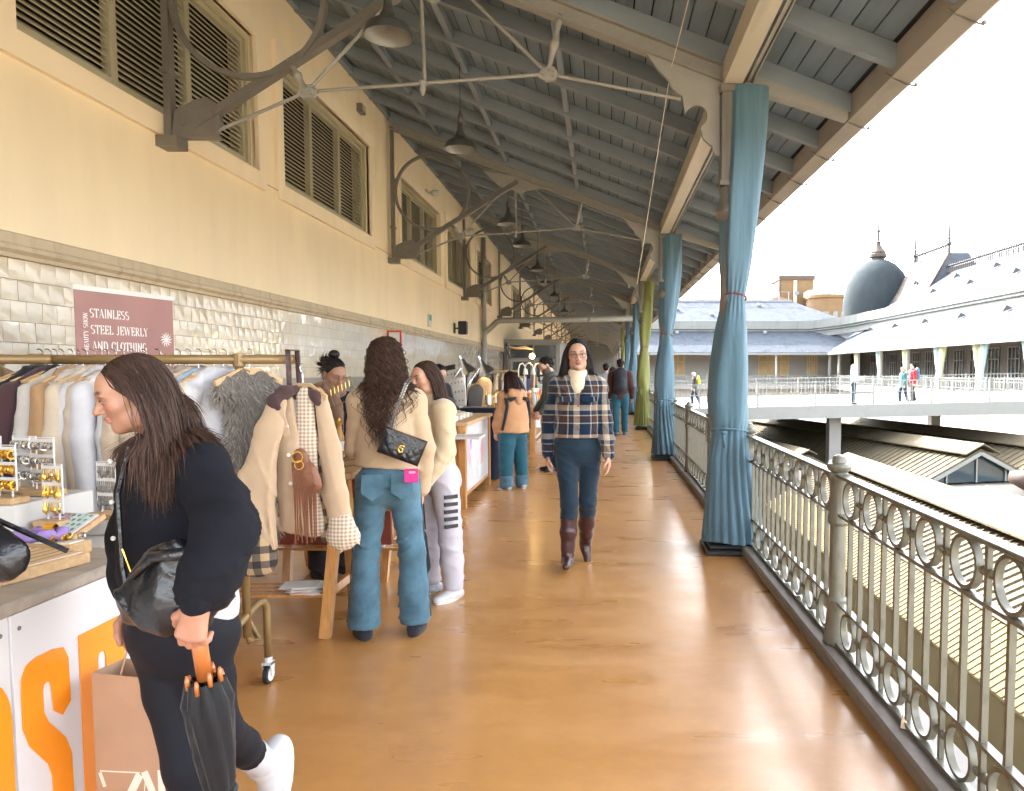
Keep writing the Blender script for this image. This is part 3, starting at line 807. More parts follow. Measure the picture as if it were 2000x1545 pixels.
# exit sign, loudspeaker, red sign, junction box, spotlights on the wall
t = thing('exit_sign', 'small green and white exit sign on the cream wall above the tiles', 'sign', (WX, 15.4, 2.42))
MB().box(0.0, 0.035, -0.13, 0.13, 0, 0.26).build('plate', M['whitepaint'], t)
M['signgreen'] = mat('sign_green', (0.05, 0.30, 0.20), 0.4)
MB().box(0.036, 0.038, -0.11, 0.11, 0.13, 0.245).build('green_field', M['signgreen'], t)
t = thing('wall_speaker', 'black loudspeaker on a bracket high on the cream wall', 'loudspeaker', (WX, 18.0, 2.42))
MB().box(0, 0.03, -0.06, 0.06, 0, 0.24).tube([(0.02, 0, 0.12), (0.14, 0, 0.12)], 0.02, 6).build('bracket', M['black'], t)
MB().box(0.12, 0.32, -0.10, 0.10, -0.03, 0.29, 0.02).build('cabinet', M['black'], t)
M['signred'] = mat('sign_red', (0.50, 0.03, 0.02), 0.4)
t = thing('red_sign', 'narrow red framed hydrant sign sticking out over the tiles', 'sign', (WX, 12.4, 1.72))
s = MB(); s.box(0.0, 0.24, 0, 0.02, 0, 0.03); s.box(0, 0.24, 0, 0.02, 0.43, 0.46); s.box(0, 0.03, 0, 0.02, 0.03, 0.43); s.box(0.21, 0.24, 0, 0.02, 0.03, 0.43); s.build('frame', M['signred'], t)
MB().box(0.03, 0.21, 0.003, 0.017, 0.03, 0.43).build('plate', M['whitepaint'], t)
t = thing('junction_box', 'small dark junction box high on the wall above the second window', 'box', (WX, 11.15, 5.36))
MB().box(0, 0.08, -0.09, 0.09, -0.06, 0.07, 0.01).build('case', M['iron'], t); MB().box(0.082, 0.09, -0.05, 0.05, -0.03, 0.04).build('cover', M['cornice'], t)
for k, (y, z) in enumerate(((15.3, 5.15), (19.4, 5.15))):
    t = thing('spotlight', 'small pale spotlight on the wall above the %s window' % ('third' if k == 0 else 'fourth'), 'spotlight', (WX, y, z), 0, 'wall spotlights')
    MB().box(0, 0.04, -0.05, 0.05, -0.05, 0.05).tube([(0.03, 0, 0), (0.12, 0, -0.02)], 0.015, 6).build('bracket', M['greypl'], t)
    MB().lathe([(0.03, 0.10), (0.06, 0.13), (0.065, 0.26)], 10, (0, 0, -0.02), 'x').build('head', M['greypl'], t, True)
tag(MB().tube([(WX+0.03, -2, 3.56), (WX+0.03, 6, 3.50), (WX+0.03, 14, 3.45), (WX+0.03, 24, 3.42)], 0.0035, 5).build('wall_cable', M['iron']), 'thin cable strung along the cream wall below the windows', 'cable')
tag(MB().tube([(0.62, 5.2, 4.15), (0.60, 9.5, 2.9)][0:1]+[(0.56, 6.2, 3.95), (0.50, 8.2, 3.2), (0.45, 9.6, 2.62)], 0.004, 5).build('curtain_pull_cord', M['cream']), 'thin pale pull cord slanting down from the roof near the column', 'cord')
# ============================================================ COURTYARD
GZ = -5.5
tag(MB().box(-700, 700, -300, 1400, GZ-0.5, GZ).build('ground', M['paving']), 'pale courtyard paving and ground', None, None, 'structure')
t = thing('lower_facade', 'lower storey wall under our gallery floor', 'wall')
MB().box(WX-0.3, 1.1, Y0, Y1, GZ, -0.455).build('wall', M['greywall'], t)
# drain grating in the paving
g = thing('drain_grating', 'long metal drain grating in the pale courtyard paving', 'grating', (5.55, 0, GZ))
gm = MB()
gm.box(0, 0.03, 2, 40, 0.0, 0.02); gm.box(0.5, 0.53, 2, 40, 0, 0.02); gm.build('edge_frame', M['iron'], g)
bme = MB().box(0.03, 0.5, 0, 0.05, 0.001, 0.016).mesh('grate_bar', M['iron'])
for k in range(110): obj('grate_bar', bme, g, None, (0, 6+k*0.11, 0))
# paving joints
for y in range(2, 34, 3):
    tag(MB().box(1.5, 5.5, y, y+0.03, GZ, GZ+0.004).build('paving_joint', M['kerb']), 'dark joint across the pale courtyard paving', None, None, 'structure')
M['grey_sheet'] = mat('grey_sheet_roof', (0.20, 0.22, 0.23), 0.5, var=0.06, vs=1.5, space='World')  # plain grey sheet metal for the low stall roof
def stall_roof(name, label, ridge0, ridge1, zr, half0, drop, half1, drop1, mat_main, ribs=0.30, low=True):
    """gabled sheet roof: ridge from ridge0 to ridge1 (xy) at height zr; near slope (towards the camera side) and far slope"""
    a = Vector((ridge0[0], ridge0[1], zr)); b = Vector((ridge1[0], ridge1[1], zr))
    d = (b-a); L = d.length; d.normalize()
    n = Vector((d.y, -d.x, 0))
    if n.x > 0: n = -n          # towards our gallery
    t = thing(name, label, 'roof', (0, 0, 0), 0, 'sheet metal stall roofs in the courtyard')
    for side, (h, dr) in ((n, (half0, drop)), (-n, (half1, drop1))):
        m = MB(); e0 = a+side*h-Vector((0, 0, dr)); e1 = b+side*h-Vector((0, 0, dr))
        up = Vector((0, 0, 0.05))
        m._add([a, b, e1, e0, a-up, b-up, e1-up, e0-up], [(0,1,2,3), (7,6,5,4), (0,4,5,1), (3,2,6,7), (0,3,7,4), (1,5,6,2)])
        m.build('roof_sheet', mat_main, t)
        rb = MB(); rb.bar((0, 0, 0), side*h-Vector((0, 0, dr)), 0.04, 0.028)
        rme = rb.mesh('rib', mat_main)
        nr = min(int(L/ribs), 120)
        for k in range(nr+1):
            obj('rib', rme, t, None, a+d*(L*k/nr)+Vector((0, 0, 0.03)))
        if side is n:
            gt = MB(); gt.bar(e0+side*0.06-Vector((0, 0, .05)), e1+side*0.06-Vector((0, 0, .05)), 0.12, 0.10); gt.build('gutter', M['steel'], t)
    # raised ridge vent: two long plates
    for side in (n, -n):
        m = MB(); w_, dz = 0.75*min(1, half0/2.2), 0.75*min(1, half0/2.2)*drop/half0
        p0 = a-d*0.15+Vector((0, 0, .26)); p1 = b+d*0.15+Vector((0, 0, .26)); q0 = p0+side*w_-Vector((0, 0, dz)); q1 = p1+side*w_-Vector((0, 0, dz)); up = Vector((0, 0, .05))
        m._add([p0, p1, q1, q0, p0-up, p1-up, q1-up, q0-up], [(0,1,2,3), (7,6,5,4), (0,4,5,1), (3,2,6,7), (0,3,7,4), (1,5,6,2)])
        m.build('ridge_plate', mat_main, t)
    # body with glazed gable under it
    m = MB()
    for p, s_ in ((b, 1), (a, -1)):
        pp = p-d*0.25*s_
        m.poly([pp-Vector((0, 0, .1)), pp+n*half0*0.93-Vector((0, 0, drop*.93+.08)), pp-n*half1*0.93-Vector((0, 0, drop1*.93+.08))])
    m.build('gable_glass', M['glass'], t)
    m = MB()
    for p, s_ in ((b, 1), (a, -1)):
        for sd, h, dr in ((n, half0, drop), (-n, half1, drop1)):
            m.bar(p-Vector((0, 0, .12)), p+sd*h-Vector((0, 0, dr+.12)), 0.08, 0.14)
        for f in (-.5, 0, .5):
            h = half0 if f > 0 else half1; dr = drop if f > 0 else drop1
            q = p-d*0.2*s_+n*(h*f)-Vector((0, 0, abs(f)*dr+.1)); m.bar(q, Vector((q.x, q.y, zr-max(drop, drop1))), 0.05, 0.05)
    m.build('gable_frame', M['steel'], t)
    m = MB()
    zb = zr-max(drop, drop1)-0.1
    c = [a+n*(half0-.3), b+n*(half0-.3), b-n*(half1-.3), a-n*(half1-.3)]
    vs = [Vector((p.x, p.y, zb)) for p in c]+[Vector((p.x, p.y, GZ)) for p in c]
    m._add(vs, [(0,1,5,4), (1,2,6,5), (2,3,7,6), (3,0,4,7), (0,3,2,1)])
    m.build('stall_wall', M['greywall'], t)
    return t
stall_roof('stall_roof', 'nearest beige ribbed stall roof with flat ridge plate, just past the railing', (9.1, 27.0), (9.1, -2), -1.75, 2.1, 0.95, 2.1, 0.95, M['sheet'], 0.27)
stall_roof('stall_roof', 'middle ribbed stall roof with dark glazed gable, beyond the nearest one', (9.9, 46), (14.2, 27.5), -1.45, 2.6, 1.25, 2.6, 1.25, M['sheet'], 0.34)
stall_roof('stall_roof', 'farthest pale ribbed stall roof, running under the footbridge', (14.9, 46), (20.3, 22.5), -1.5, 2.6, 1.25, 2.6, 1.25, M['sheet'], 0.36)
stall_roof('stall_roof', 'small short stall roof whose gable shows behind the nearest blue curtain', (6.1, 46), (8.3, 29.6), -1.9, 1.0, 0.5, 1.0, 0.5, M['sheet'], 0.4)
stall_roof('stall_roof', 'low grey stall roof tucked between the nearest and middle roofs', (13.2, 25.0), (13.2, 6), -2.7, 1.9, 0.75, 1.9, 0.75, M['grey_sheet'], 0.34)
# ochre lean-to canopy along the first stall
t = thing('lean_to_canopy', 'ochre ribbed lean-to canopy below the nearest stall roof', 'canopy')
m = MB(); P = [(6.02, 27, -3.42), (6.02, -2, -3.42), (6.95, -2, -2.82), (6.95, 27, -2.82)]
m._add(P+[(x, y, z-.05) for x, y, z in P], [(3,2,1,0), (4,5,6,7), (0,1,5,4), (1,2,6,5), (2,3,7,6), (3,0,4,7)]); m.build('canopy_sheet', M['sheet2'], t)
rme = MB().bar((6.02, 0, -3.412), (6.95, 0, -2.812), 0.05, 0.022).mesh('rib', M['sheet2'])
for k in range(150): obj('rib', rme, t, None, (0, 1.5+k*0.17, 0))
m = MB().box(6.04, 6.12, -2, 27, GZ, -3.49); m.build('shopfront', M['sheet2'], t)
# dark brown rolled awning
t = thing('rolled_awning', 'dark brown rolled awning end poking in over the stall roofs', 'awning')
MB().tube([(9.6, 17.3, 0.05-1.02), (9.9, 17.1, -0.86-.18), (10.6, 16.6, -1.18), (11.6, 16, -1.4)], [0.12, 0.25, 0.30, 0.3], 12).build('roll', mat('dark_brown_canvas', (0.055, 0.035, 0.03), 0.8), t, True)
MB().tube([(10.6, 16.6, -1.2), (10.7, 16.6, GZ)], 0.05, 8).build('support_pole', M['iron'], t)

# ---- footbridge
def dz(x): return -0.12+0.022*(x-5)
br = thing('footbridge', 'wide pale footbridge crossing the courtyard on square pillars', 'bridge')
xa, xb, ya, yb = 1.42, 27.0, 32.0, 44.5
m = MB(); m._add([(xa, ya, dz(xa)), (xb, ya, dz(xb)), (xb, yb, dz(xb)), (xa, yb, dz(xa)), (xa, ya, dz(xa)-.15), (xb, ya, dz(xb)-.15), (xb, yb, dz(xb)-.15), (xa, yb, dz(xa)-.15)], [(0,1,2,3), (7,6,5,4), (0,4,5,1), (1,5,6,2), (2,6,7,3), (3,7,4,0)])
m.build('deck', M['deck'], br)
m = MB()
for y in (ya-0.12, yb-0.02):
    m._add([(x, yy, dz(x)+q) for x in (xa, xb) for yy in (y, y+0.12) for q in (-.52, .04)], [(0,1,3,2), (4,6,7,5), (0,4,5,1), (2,3,7,6), (0,2,6,4), (1,5,7,3)])
m.build('fascia', M['steel'], br)
for x, y in ((10.45, 33.2), (19.4, 33.0), (10.45, 43), (19.4, 43)):
    MB().box(x-0.26, x+0.26, y-0.26, y+0.26, GZ, dz(x)-.15).build('pillar', M['deck'], br)
for nm, y in (('near', ya+0.05), ('far', yb-0.1)):
    rl = thing('bridge_railing', 'thin wire railing along the %s edge of the footbridge' % nm, 'railing', (0, y, 0), 0, 'footbridge railings')
    m = MB(); m.bar((xa+.2, 0, dz(xa)+1.05), (xb, 0, dz(xb)+1.05), 0.05, 0.045); m.build('top_rail', M['steel'], rl)
    for q in (0.12, 0.58):
        m = MB(); m.bar((xa+.2, 0, dz(xa)+q), (xb, 0, dz(xb)+q), 0.03, 0.03); m.build('rail', M['steel'], rl)
    pme = MB().box(-0.035, 0.035, -0.03, 0.03, 0, 1.1).mesh('post', M['steel'])
    wme = MB().box(-0.010, 0.010, -0.010, 0.010, 0.12, 1.05).mesh('wire', M['steel'])
    x = xa+0.3
    k = 0
    while x < xb:
        if k % 12 == 0: obj('post', pme, rl, None, (x, 0, dz(x)))
        else: obj('wire', wme, rl, None, (x, 0, dz(x)))
        x += 0.21; k += 1

# ---- opposite wing (right) and far wing
rwb = thing('opposite_wing', 'grey roofed market wing across the courtyard with white cornice band', 'building')
EXR, WXR, RXR = 26.0, 31.2, 37.5
YA, YB = 20.0, 90.0
def sheet(mb, p, th=0.12):
    q = [(x, y, z-th) for x, y, z in p]; n = len(p)
    fs = [tuple(range(n)), tuple(range(2*n-1, n-1, -1))]+[(i, (i+1) % n, n+(i+1) % n, n+i)[::-1] for i in range(n)]
    return mb._add(list(p)+q, fs)
FE, FW, FR = 85.0, 90.2, 96.5      # far wing eave, wall, ridge (Y)
zE, zW, zB0, zB1, zR = 3.65, 6.55, 6.3, 8.2, 12.0
sheet(MB(), [(EXR, YA, zE), (EXR, FE, zE), (WXR, FW, zW), (WXR, YA, zW)]).build('lower_roof', M['slate'], rwb)
sheet(MB(), [(WXR+.3, YA, zB1-.1), (WXR+.3, 86, zB1-.1), (RXR, 82, zR), (RXR, YA, zR)]).build('upper_roof', M['slate'], rwb)
MB().box(EXR-0.14, EXR+0.02, YA, FE-0.1, zE-0.28, zE-0.06).build('gutter', M['steel'], rwb)
gm_ = MB().box(-0.03, 0.03, -0.03, 0.03, 0, 0.22).mesh('snow_hook', M['iron'])
for k in range(36): obj('snow_hook', gm_, rwb, None, (EXR+0.1, 30+k*1.55, zE-0.02))
fw = thing('far_wing', 'grey roofed far wing closing the courtyard, with ochre windows below', 'building')
sheet(MB(), [(-3, FE, zE), (-3, FW, zW), (WXR, FW, zW), (EXR, FE, zE)][::-1]).build('lower_roof', M['slate'], fw)
sheet(MB(), [(-3, FW+.3, 7.6), (-3, FR, 10.6), (24.5, FR, 10.6), (30.0, FW+.3, 7.6)][::-1]).build('upper_roof', M['slate'], fw)
MB().box(-3, 24.6, FR-0.2, FR+0.2, 10.5, 10.75).build('ridge_cap', M['steel'], fw)
MB().box(-3, EXR, FE-0.14, FE+0.02, zE-0.28, zE-0.06).build('gutter', M['steel'], fw)
gm2 = MB().box(-0.03, 0.03, -0.03, 0.03, 0, 0.22).mesh('snow_hook', M['iron'])
for k in range(16): obj('snow_hook', gm2, fw, None, (2+k*1.55, FE+0.1, zE-0.02))
# curved cornice band sweeping round the corner
path = [(-3.0, FW-.25)]
for k in range(13):
    a = R(90-k*7.5); path.append((WXR-7.3+7.0*math.cos(a)+.05, FW-7.25+7.0*math.sin(a)))
path.append((WXR-.25, YA))
prof = [(0.0, 6.3), (0.25, 6.3), (0.25, 6.62), (0.12, 6.66), (0.12, 6.98), (0.35, 7.05), (0.35, 7.22), (0.55, 7.32), (0.55, 8.28), (-0.4, 8.28), (-0.4, 6.3)]
m = MB(); n = len(prof); base = []
for i, (x, y) in enumerate(path):
    p0 = path[max(i-1, 0)]; p1 = path[min(i+1, len(path)-1)]
    dx, dy = p1[0]-p0[0], p1[1]-p0[1]; l = math.hypot(dx, dy); nx, ny = dy/l, -dx/l     # right of travel
    lift = -0.75*(1-min(1, max(0, (i-2)/9.0)))
    for (o_, z) in prof:
        m.v.append((x+nx*o_, y+ny*o_, z+lift))
for i in range(len(path)-1):
    for j in range(n):
        j2 = (j+1) % n; m.f.append((i*n+j, i*n+j2, (i+1)*n+j2, (i+1)*n+j)); m.m.append(0)
m.build('cornice_band', M['whitewall'], rwb)
# galleries under the eaves
M['far_wall'] = mat('far_gallery_wall', (0.15, 0.135, 0.12), 0.7, var=0.1, vs=0.8, space='World')
MB().box(WXR, WXR+.4, YA, FW, GZ, zW-.2).build('back_wall', M['far_wall'], rwb)
MB().box(EXR+.2, WXR, YA, FE+1, -0.55, 0).build('gallery_floor', M['deck'], rwb)
MB().box(EXR+1.2, EXR+1.5, YA, FE, GZ, -0.55).build('lower_wall', M['greywall'], rwb)
win = MB().box(-0.06, 0.0, -0.75, 0.75, 0.9, 3.3).mesh('window', M['glass'])
frm = MB()
for yy in (-.78, -.26, .26, .78): frm.box(-0.12, -0.06, yy-.045, yy+.045, .86, 3.34)
for z in (.86, 2.4, 3.3): frm.box(-0.115, -0.065, -.82, .82, z, z+.08)
frm = frm.mesh('window_frame', M['greywall'])
for k in range(22):
    o = obj('window', win, rwb, None, (WXR, 24+k*2.9, 0)); obj('window_frame', frm, o)
colm = MB().box(-0.12, 0.12, -0.12, 0.12, 0, 3.75).mesh('column', M['ironlt'])
for k in range(10): obj('column', colm, rwb, None, (EXR+.55, 27+k*6.2, 0))
MB().box(EXR+.48, EXR+.62, YA, FE, 3.45, 3.68).build('plate_beam', M['ironlt'], rwb)
M['teal_cloth'] = fabric('pale_teal_curtain_cloth', (0.26, 0.42, 0.44), (0.34, 0.50, 0.51))
M['pale_green_cloth'] = fabric('pale_green_curtain_cloth', (0.34, 0.38, 0.22), (0.42, 0.46, 0.28))
def far_curtain(x, y, mt, label, dy):
    m = MB(); ns = 20; K = [(0.2, .30), (1.0, .26), (1.5, .14), (2.1, .26), (3.4, .42)]
    for z, r_ in K:
        for k in range(ns):
            a = 2*PI*k/ns; q = r_*(1+.16*math.sin(5*a+z)); m.v.append((x+q*.5*math.cos(a), y+dy*(z-1.5)*.12+q*math.sin(a), z))
    for i in range(len(K)-1):
        for k in range(ns):
            k2 = (k+1) % ns; m.f.append((i*ns+k, i*ns+k2, (i+1)*ns+k2, (i+1)*ns+k)); m.m.append(0)
    return tag(m.build('far_curtain', mt, None, True), label, 'curtain', 'curtains on the opposite wing')
for k in range(6):
    y = 45.6+k*6.2
    far_curtain(EXR+.5, y+.35, M['pale_green_cloth'] if k % 2 else M['teal_cloth'], 'tied %s curtain on the opposite gallery, %s from the photo edge' % ('pale green' if k % 2 else 'teal', NUM[k]), 1)
    if k < 3: far_curtain(EXR+.5, y-.35, M['teal_cloth'] if k % 2 else M['pale_green_cloth'], 'paired %s half curtain beside the %s column of the opposite gallery' % ('teal' if k % 2 else 'pale green', NUM[k]), -1)
# railings of the two far galleries
for nm, pts in (('opposite', [(EXR+.25, YA), (EXR+.25, FE)]), ('far end', [(-2, FE+.2), (EXR+.2, FE+.2)])):
    rl = thing('gallery_railing', 'grey bar railing of the %s gallery across the courtyard' % nm, 'railing', (0, 0, 0), 0, 'far gallery railings')
    a, b = Vector((*pts[0], 0)), Vector((*pts[1], 0)); d = (b-a).normalized(); L = (b-a).length
    for z in (0.08, 0.3, 0.78, 1.0): MB().bar(a+Vector((0, 0, z)), b+Vector((0, 0, z)), 0.05, 0.05).build('rail', M['steel'], rl)
    pme = MB().box(-0.06, 0.06, -0.06, 0.06, 0, 1.12).mesh('post', M['steel'])
    bme = MB().box(-0.014, 0.014, -0.014, 0.014, 0.08, 1.0).mesh('bar', M['steel'])
    n = int(L/0.26)
    for k in range(n):
        if k % 9 == 0: obj('post', pme, rl, None, a+d*(k*.26))
        elif k < 300: obj('bar', bme, rl, None, a+d*(k*.26))
# far wing wall with doors and ochre windows
M['far_pale'] = mat('far_pale_wall', (0.30, 0.28, 0.25), 0.7, var=0.06, vs=0.6, space='World')
MB().box(-3, WXR, FW, FW+.4, GZ, zW-.2).build('back_wall', M['far_pale'], fw)
MB().box(-3, EXR+1, FE+.2, FW, -0.55, 0).build('gallery_floor', M['deck'], fw)
MB().box(-3, EXR+1, FE+1.2, FE+1.5, GZ, -0.55).build('lower_wall', M['greywall'], fw)
M['ochre_pane'] = mat('ochre_window_room', (0.45, 0.31, 0.13), 0.6, var=0.2, vs=1.2, space='World')  # mottled ochre colour for the far wing's window panes
for x, w_ in ((8.5, 3.0), (20.9, 3.6), (25.6, 1.2)):
    o = MB().box(x-w_/2, x+w_/2, FW-.05, FW-.01, 1.0, 3.6).build('window', M['ochre_pane'], fw)
    f = MB()
    for k in range(5):
        xx = x-w_/2+w_*k/4; f.box(xx-.06, xx+.06, FW-.12, FW-.052, .95, 3.65)
    for z in (.95, 2.6, 3.6): f.box(x-w_/2-.06, x+w_/2+.06, FW-.115, FW-.055, z, z+.1)
    f.build('window_frame', M['cornice'], o)
for x in (14.6, 17.4):
    MB().box(x-.55, x+.55, FW-.06, FW-.01, 0, 2.3).build('door', M['greywall'], fw)
colm2 = MB().box(-0.12, 0.12, -0.12, 0.12, 0, 3.75).mesh('column', M['ironlt'])
for k in range(5): obj('column', colm2, fw, None, (1.5+k*6.2, FE+.55, 0))
M['red_cloth'] = mat('red_chair_cloth', (0.4, 0.05, 0.05), 0.7)
for k in range(7):
    x = 19.4+k*0.95
    t = thing('cafe_chair', 'tiny dark cafe chair on the far gallery, %s of the row by the ochre window' % NUM[k], 'chair', (x, FE+2.2, 0), 0, 'cafe chairs on the far gallery')
    MB().box(-.22, .22, -.22, .22, .43, .47).build('seat', M['iron'], t)
    MB().box(-.22, .22, .2, .23, .55, .9).build('backrest', M['red_cloth'] if k in (2, 4) else M['iron'], t)
    for sx in (-.2, .2):
        for sy in (-.2, .2): MB().box(sx-.02, sx+.02, sy-.02, sy+.02, 0, .43 if sy < 0 else .9).build('leg', M['iron'], t)
# roof vents
vent = MB(); vent.prism([(0, -.22, 0), (-.55, -.0, .05), (0, .22, 0), (0, 0, .42)], (.05, 0, 0))
vent = MB()
vent._add([(-.55, 0, -.18), (.1, -.25, .1), (.1, .25, .1), (-.25, 0, .38)], [(0,1,3), (0,3,2), (1,2,3), (0,2,1)])
vme = vent.mesh('roof_vent', M['black'])
for k in range(7):
    y = 41+k*7.0; obj('roof_vent', vme, rwb, None, (WXR-1.0, y, zW-.50))
    if k < 5:
        for f in (.35, .75):
            obj('roof_vent', vme, rwb, None, (WXR+.3+f*5.9, 45+k*7.5, zB1-.1+f*3.8+.05))
vent2 = MB(); vent2.ball((0, 0, .1), .28, 8, 5); v2 = vent2.mesh('roof_vent', M['steel'], True)
for x, f in ((5, .3), (9.5, .5), (13.6, .25), (20, .7), (3.4, .7)): obj('roof_vent', v2, fw, None, (x, FW+.3+f*6.2, 7.7+f*3.0))
for x, f in ((9.0, .8), (14.5, .75), (19.6, .8)): obj('roof_vent', v2, fw, None, (x, FE+f*5.2, zE+f*2.9+.05))
# ridge cresting
cr = thing('ridge_cresting', 'spiky iron cresting along the ridge of the opposite wing', 'cresting', (RXR, 0, zR))
MB().box(-.05, .05, YA, 82, .05, .16).build('base_rail', M['black'], cr); MB().box(-.05, .05, YA, 82, .60, .70).build('upper_rail', M['black'], cr)
sp = MB(); sp.tube([(0, 0, .1), (0, 0, 1.05)], .085, 5); sp.ball((0, 0, .85), .14, 6, 4); sme = sp.mesh('spike', M['black'])
for k in range(120): obj('spike', sme, cr, None, (0, 34+k*.4, 0))
MB().box(RXR-.15, RXR+.15, YA, 82, zR-.1, zR+.06).build('ridge_cap', M['brownroof'], rwb)

# ---- corner pavilion and dome
dm = thing('corner_dome', 'tall grey metal dome with lantern and spire at the far corner', 'dome', (34.6, 93.5, 0))
prof = [(4.0, 6.0), (4.08, 8.6), (4.12, 9.6), (4.0, 11.0), (3.65, 12.4), (3.05, 13.7), (2.2, 14.7), (1.35, 15.25), (0.75, 15.45)]
MB().lathe(prof, 40).build('dome_shell', M['zinc'], dm, 'auto')
MB().lathe([(.72, 15.4), (.78, 15.6), (1.05, 15.75), (1.05, 16.1), (.9, 16.2), (.95, 16.35), (.6, 16.8), (.3, 17.3), (.25, 17.5), (.38, 17.6), (.15, 17.75), (.1, 18.4)], 20).build('lantern', M['brownroof'], dm, 'auto')
MB().tube([(0, 0, 18.2), (0, 0, 19.2), (0, 0, 21.6)], [.2, .15, .07], 6).ball((0, 0, 19.0), .26, 8, 5).build('spire', M['black'], dm)
MB().box(-4.3, 4.3, -4.3, 4.3, 0, 6.2).build('drum', M['brownroof'], dm)
pv = thing('corner_pavilion', 'steep brown slate mansard pavilion beside the dome', 'building')
x0, x1, y0, y1, zb, zt = 33.6, 43, 79.5, 92, 8.0, 14.4
bq = [(x0, y0, zb), (x1, y0, zb), (x1, y1, zb), (x0, y1, zb)]; tq = [(x0+4.2, y0+1.8, zt), (x1-3, y0+1.8, zt), (x1-3, y1-2, zt), (x0+4.2, y1-2, zt)]
m = MB(); m.quad(bq[3], bq[0], tq[0], tq[3]); m.build('west_slope', M['brownroof'], pv)
m = MB(); m.quad(bq[0], bq[1], tq[1], tq[0]); m.quad(bq[1], bq[2], tq[2], tq[1]); m.quad(bq[2], bq[3], tq[3], tq[2]); m.poly(tq); m.build('hip_slopes', M['slate'], pv)
MB().bar(bq[0], tq[0], .25, .25).bar(tq[0], tq[3], .3, .3).build('hip_cap', M['brownroof'], pv)
MB().box(x0, x1, y0, y1, 0, zb).build('wall', M['brownroof'], pv)
for p in (tq[0], tq[3]):
    MB().tube([p, (p[0], p[1], p[2]+1.2), (p[0], p[1], p[2]+3.6)], [.22, .16, .08], 6).ball((p[0], p[1], p[2]+1.0), .3, 8, 5).ball((p[0], p[1], p[2]+1.6), .2, 8, 5).build('finial', M['black'], pv)
s = MB().tube([(0, 0, 0), (0, 0, 1.05)], .085, 5); s.ball((0, 0, .8), .14, 6, 4); sm2 = s.mesh('crest_spike', M['black'])
for k in range(18): obj('crest_spike', sm2, pv, None, (tq[0][0], tq[0][1]+.4+k*.45, zt+.1))
for p in ((x0+2.2, y0+5, 11.4), (x0+1.0, y0+8.5, 9.5)): obj('roof_vent', vme, pv, None, p)

# ---- town behind
tw = thing('ochre_tower_house', 'ochre square tower block with round window behind the far wing', 'building', (33.5, 128, 0))
MB().box(-2.9, 2.9, 0, 6, 8, 17.2).build('wall', M['ochre'], tw); MB().box(-3.1, 3.1, -.2, 6.2, 17.2, 17.9).build('parapet', M['brownroof'], tw)
MB().lathe([(.42, -.12), (.42, .05)], 16, (0, 0, 14.9), 'y').build('round_window', M['glass'], tw); MB().box(-.55, -.0, -.1, .02, 8, 17.1).build('pilaster', M['cornice'], tw)
MB().box(-3.05, -2.75, -.08, .2, 8, 17.2).build('corner_strip', M['brownroof'], tw)
ob = thing('ochre_round_house', 'ochre rounded house with parapet right of the tower block', 'building', (37.6, 124, 0))
MB().lathe([(3.4, 0), (3.4, 13.4), (3.65, 13.5), (3.65, 14.0), (3.4, 14.05)], 24).build('wall', M['ochre'], ob, 'auto')
MB().box(-3.2, .2, -1, 3, 14.0, 14.9).build('parapet_block', M['cornice'], ob)
for a in (250, 275, 300):
    x, y = 3.45*math.cos(R(a)), 3.45*math.sin(R(a)); MB().box(x-.4, x+.4, y-.12, y+.12, 9.3, 11.2).build('window', M['whitewall'], ob)
pk = thing('pink_roofed_house', 'low house with pink tiled roof left of the tower block', 'building', (22, 126, 0))
MB().box(-6, 6, 0, 8, 4, 12.6).build('wall', M['ochre'], pk); sheet(MB(), [(-6.3, -.4, 12.6), (6.3, -.4, 12.6), (5.5, 6, 14.9), (-5.5, 6, 14.9)]).build('roof', M['pink'], pk)
MB().box(1.0, 2.4, 5, 6, 14.4, 15.8).build('chimney', M['brownroof'], pk)
pk2 = thing('orange_house', 'orange gabled house low behind the far wing ridge', 'building', (28, 120, 0))
MB().box(-4, 5, 0, 8, 4, 11.8).build('wall', M['ochre'], pk2); MB().prism([(-4.3, -.1, 11.8), (5.3, -.1, 11.8), (.5, -.1, 13.6)], (0, 8, 0)).build('gable_roof', M['pink'], pk2)
pk3 = thing('far_rooftops', 'faint hazy houses far beyond the courtyard', 'building', (14, 190, 0))
MB().box(-8, 6, 0, 10, 4, 18.0).build('wall', M['pink'], pk3); MB().box(-2, 4, -1, 9, 18, 19.6).build('roof_block', M['brownroof'], pk3); MB().box(-7, -3, -1, 9, 18, 18.9).build('roof_block', M['ochre'], pk3)
rl = thing('roof_terrace_railing', 'thin railing on the far wing ridge in front of the ochre houses', 'railing', (0, FR, 10.75))
MB().box(8, 24.5, -.03, .03, 1.0, 1.06).build('top_rail', M['iron'], rl)
pme = MB().box(-.04, .04, -.04, .04, 0, 1.06).mesh('post', M['iron'])
for k in range(14): obj('post', pme, rl, None, (8+k*1.25, 0, 0))
# tilted white sunshades and dark signs by the lower storey far right
for k, (x, y, wd) in enumerate(((16.5, 52, 5.0), (20.8, 50, 4.0))):
    t = thing('white_sunshade', '%s tilted white shade screen under the footbridge' % ('wider' if k == 0 else 'smaller'), 'sunshade', (x, y, 0), 0, 'white shade screens')
    m = MB(); sheet(m, [(-wd/2, 0, -2.55), (wd/2, 0, -2.75), (wd/2, .9, -1.0), (-wd/2, .9, -.8)], .06); m.build('screen', M['whitepaint'], t)
    for sx in (-wd/2+.2, wd/2-.2): MB().tube([(sx, .5, GZ), (sx, .5, -1.6)], .05, 6).build('pole', M['iron'], t)
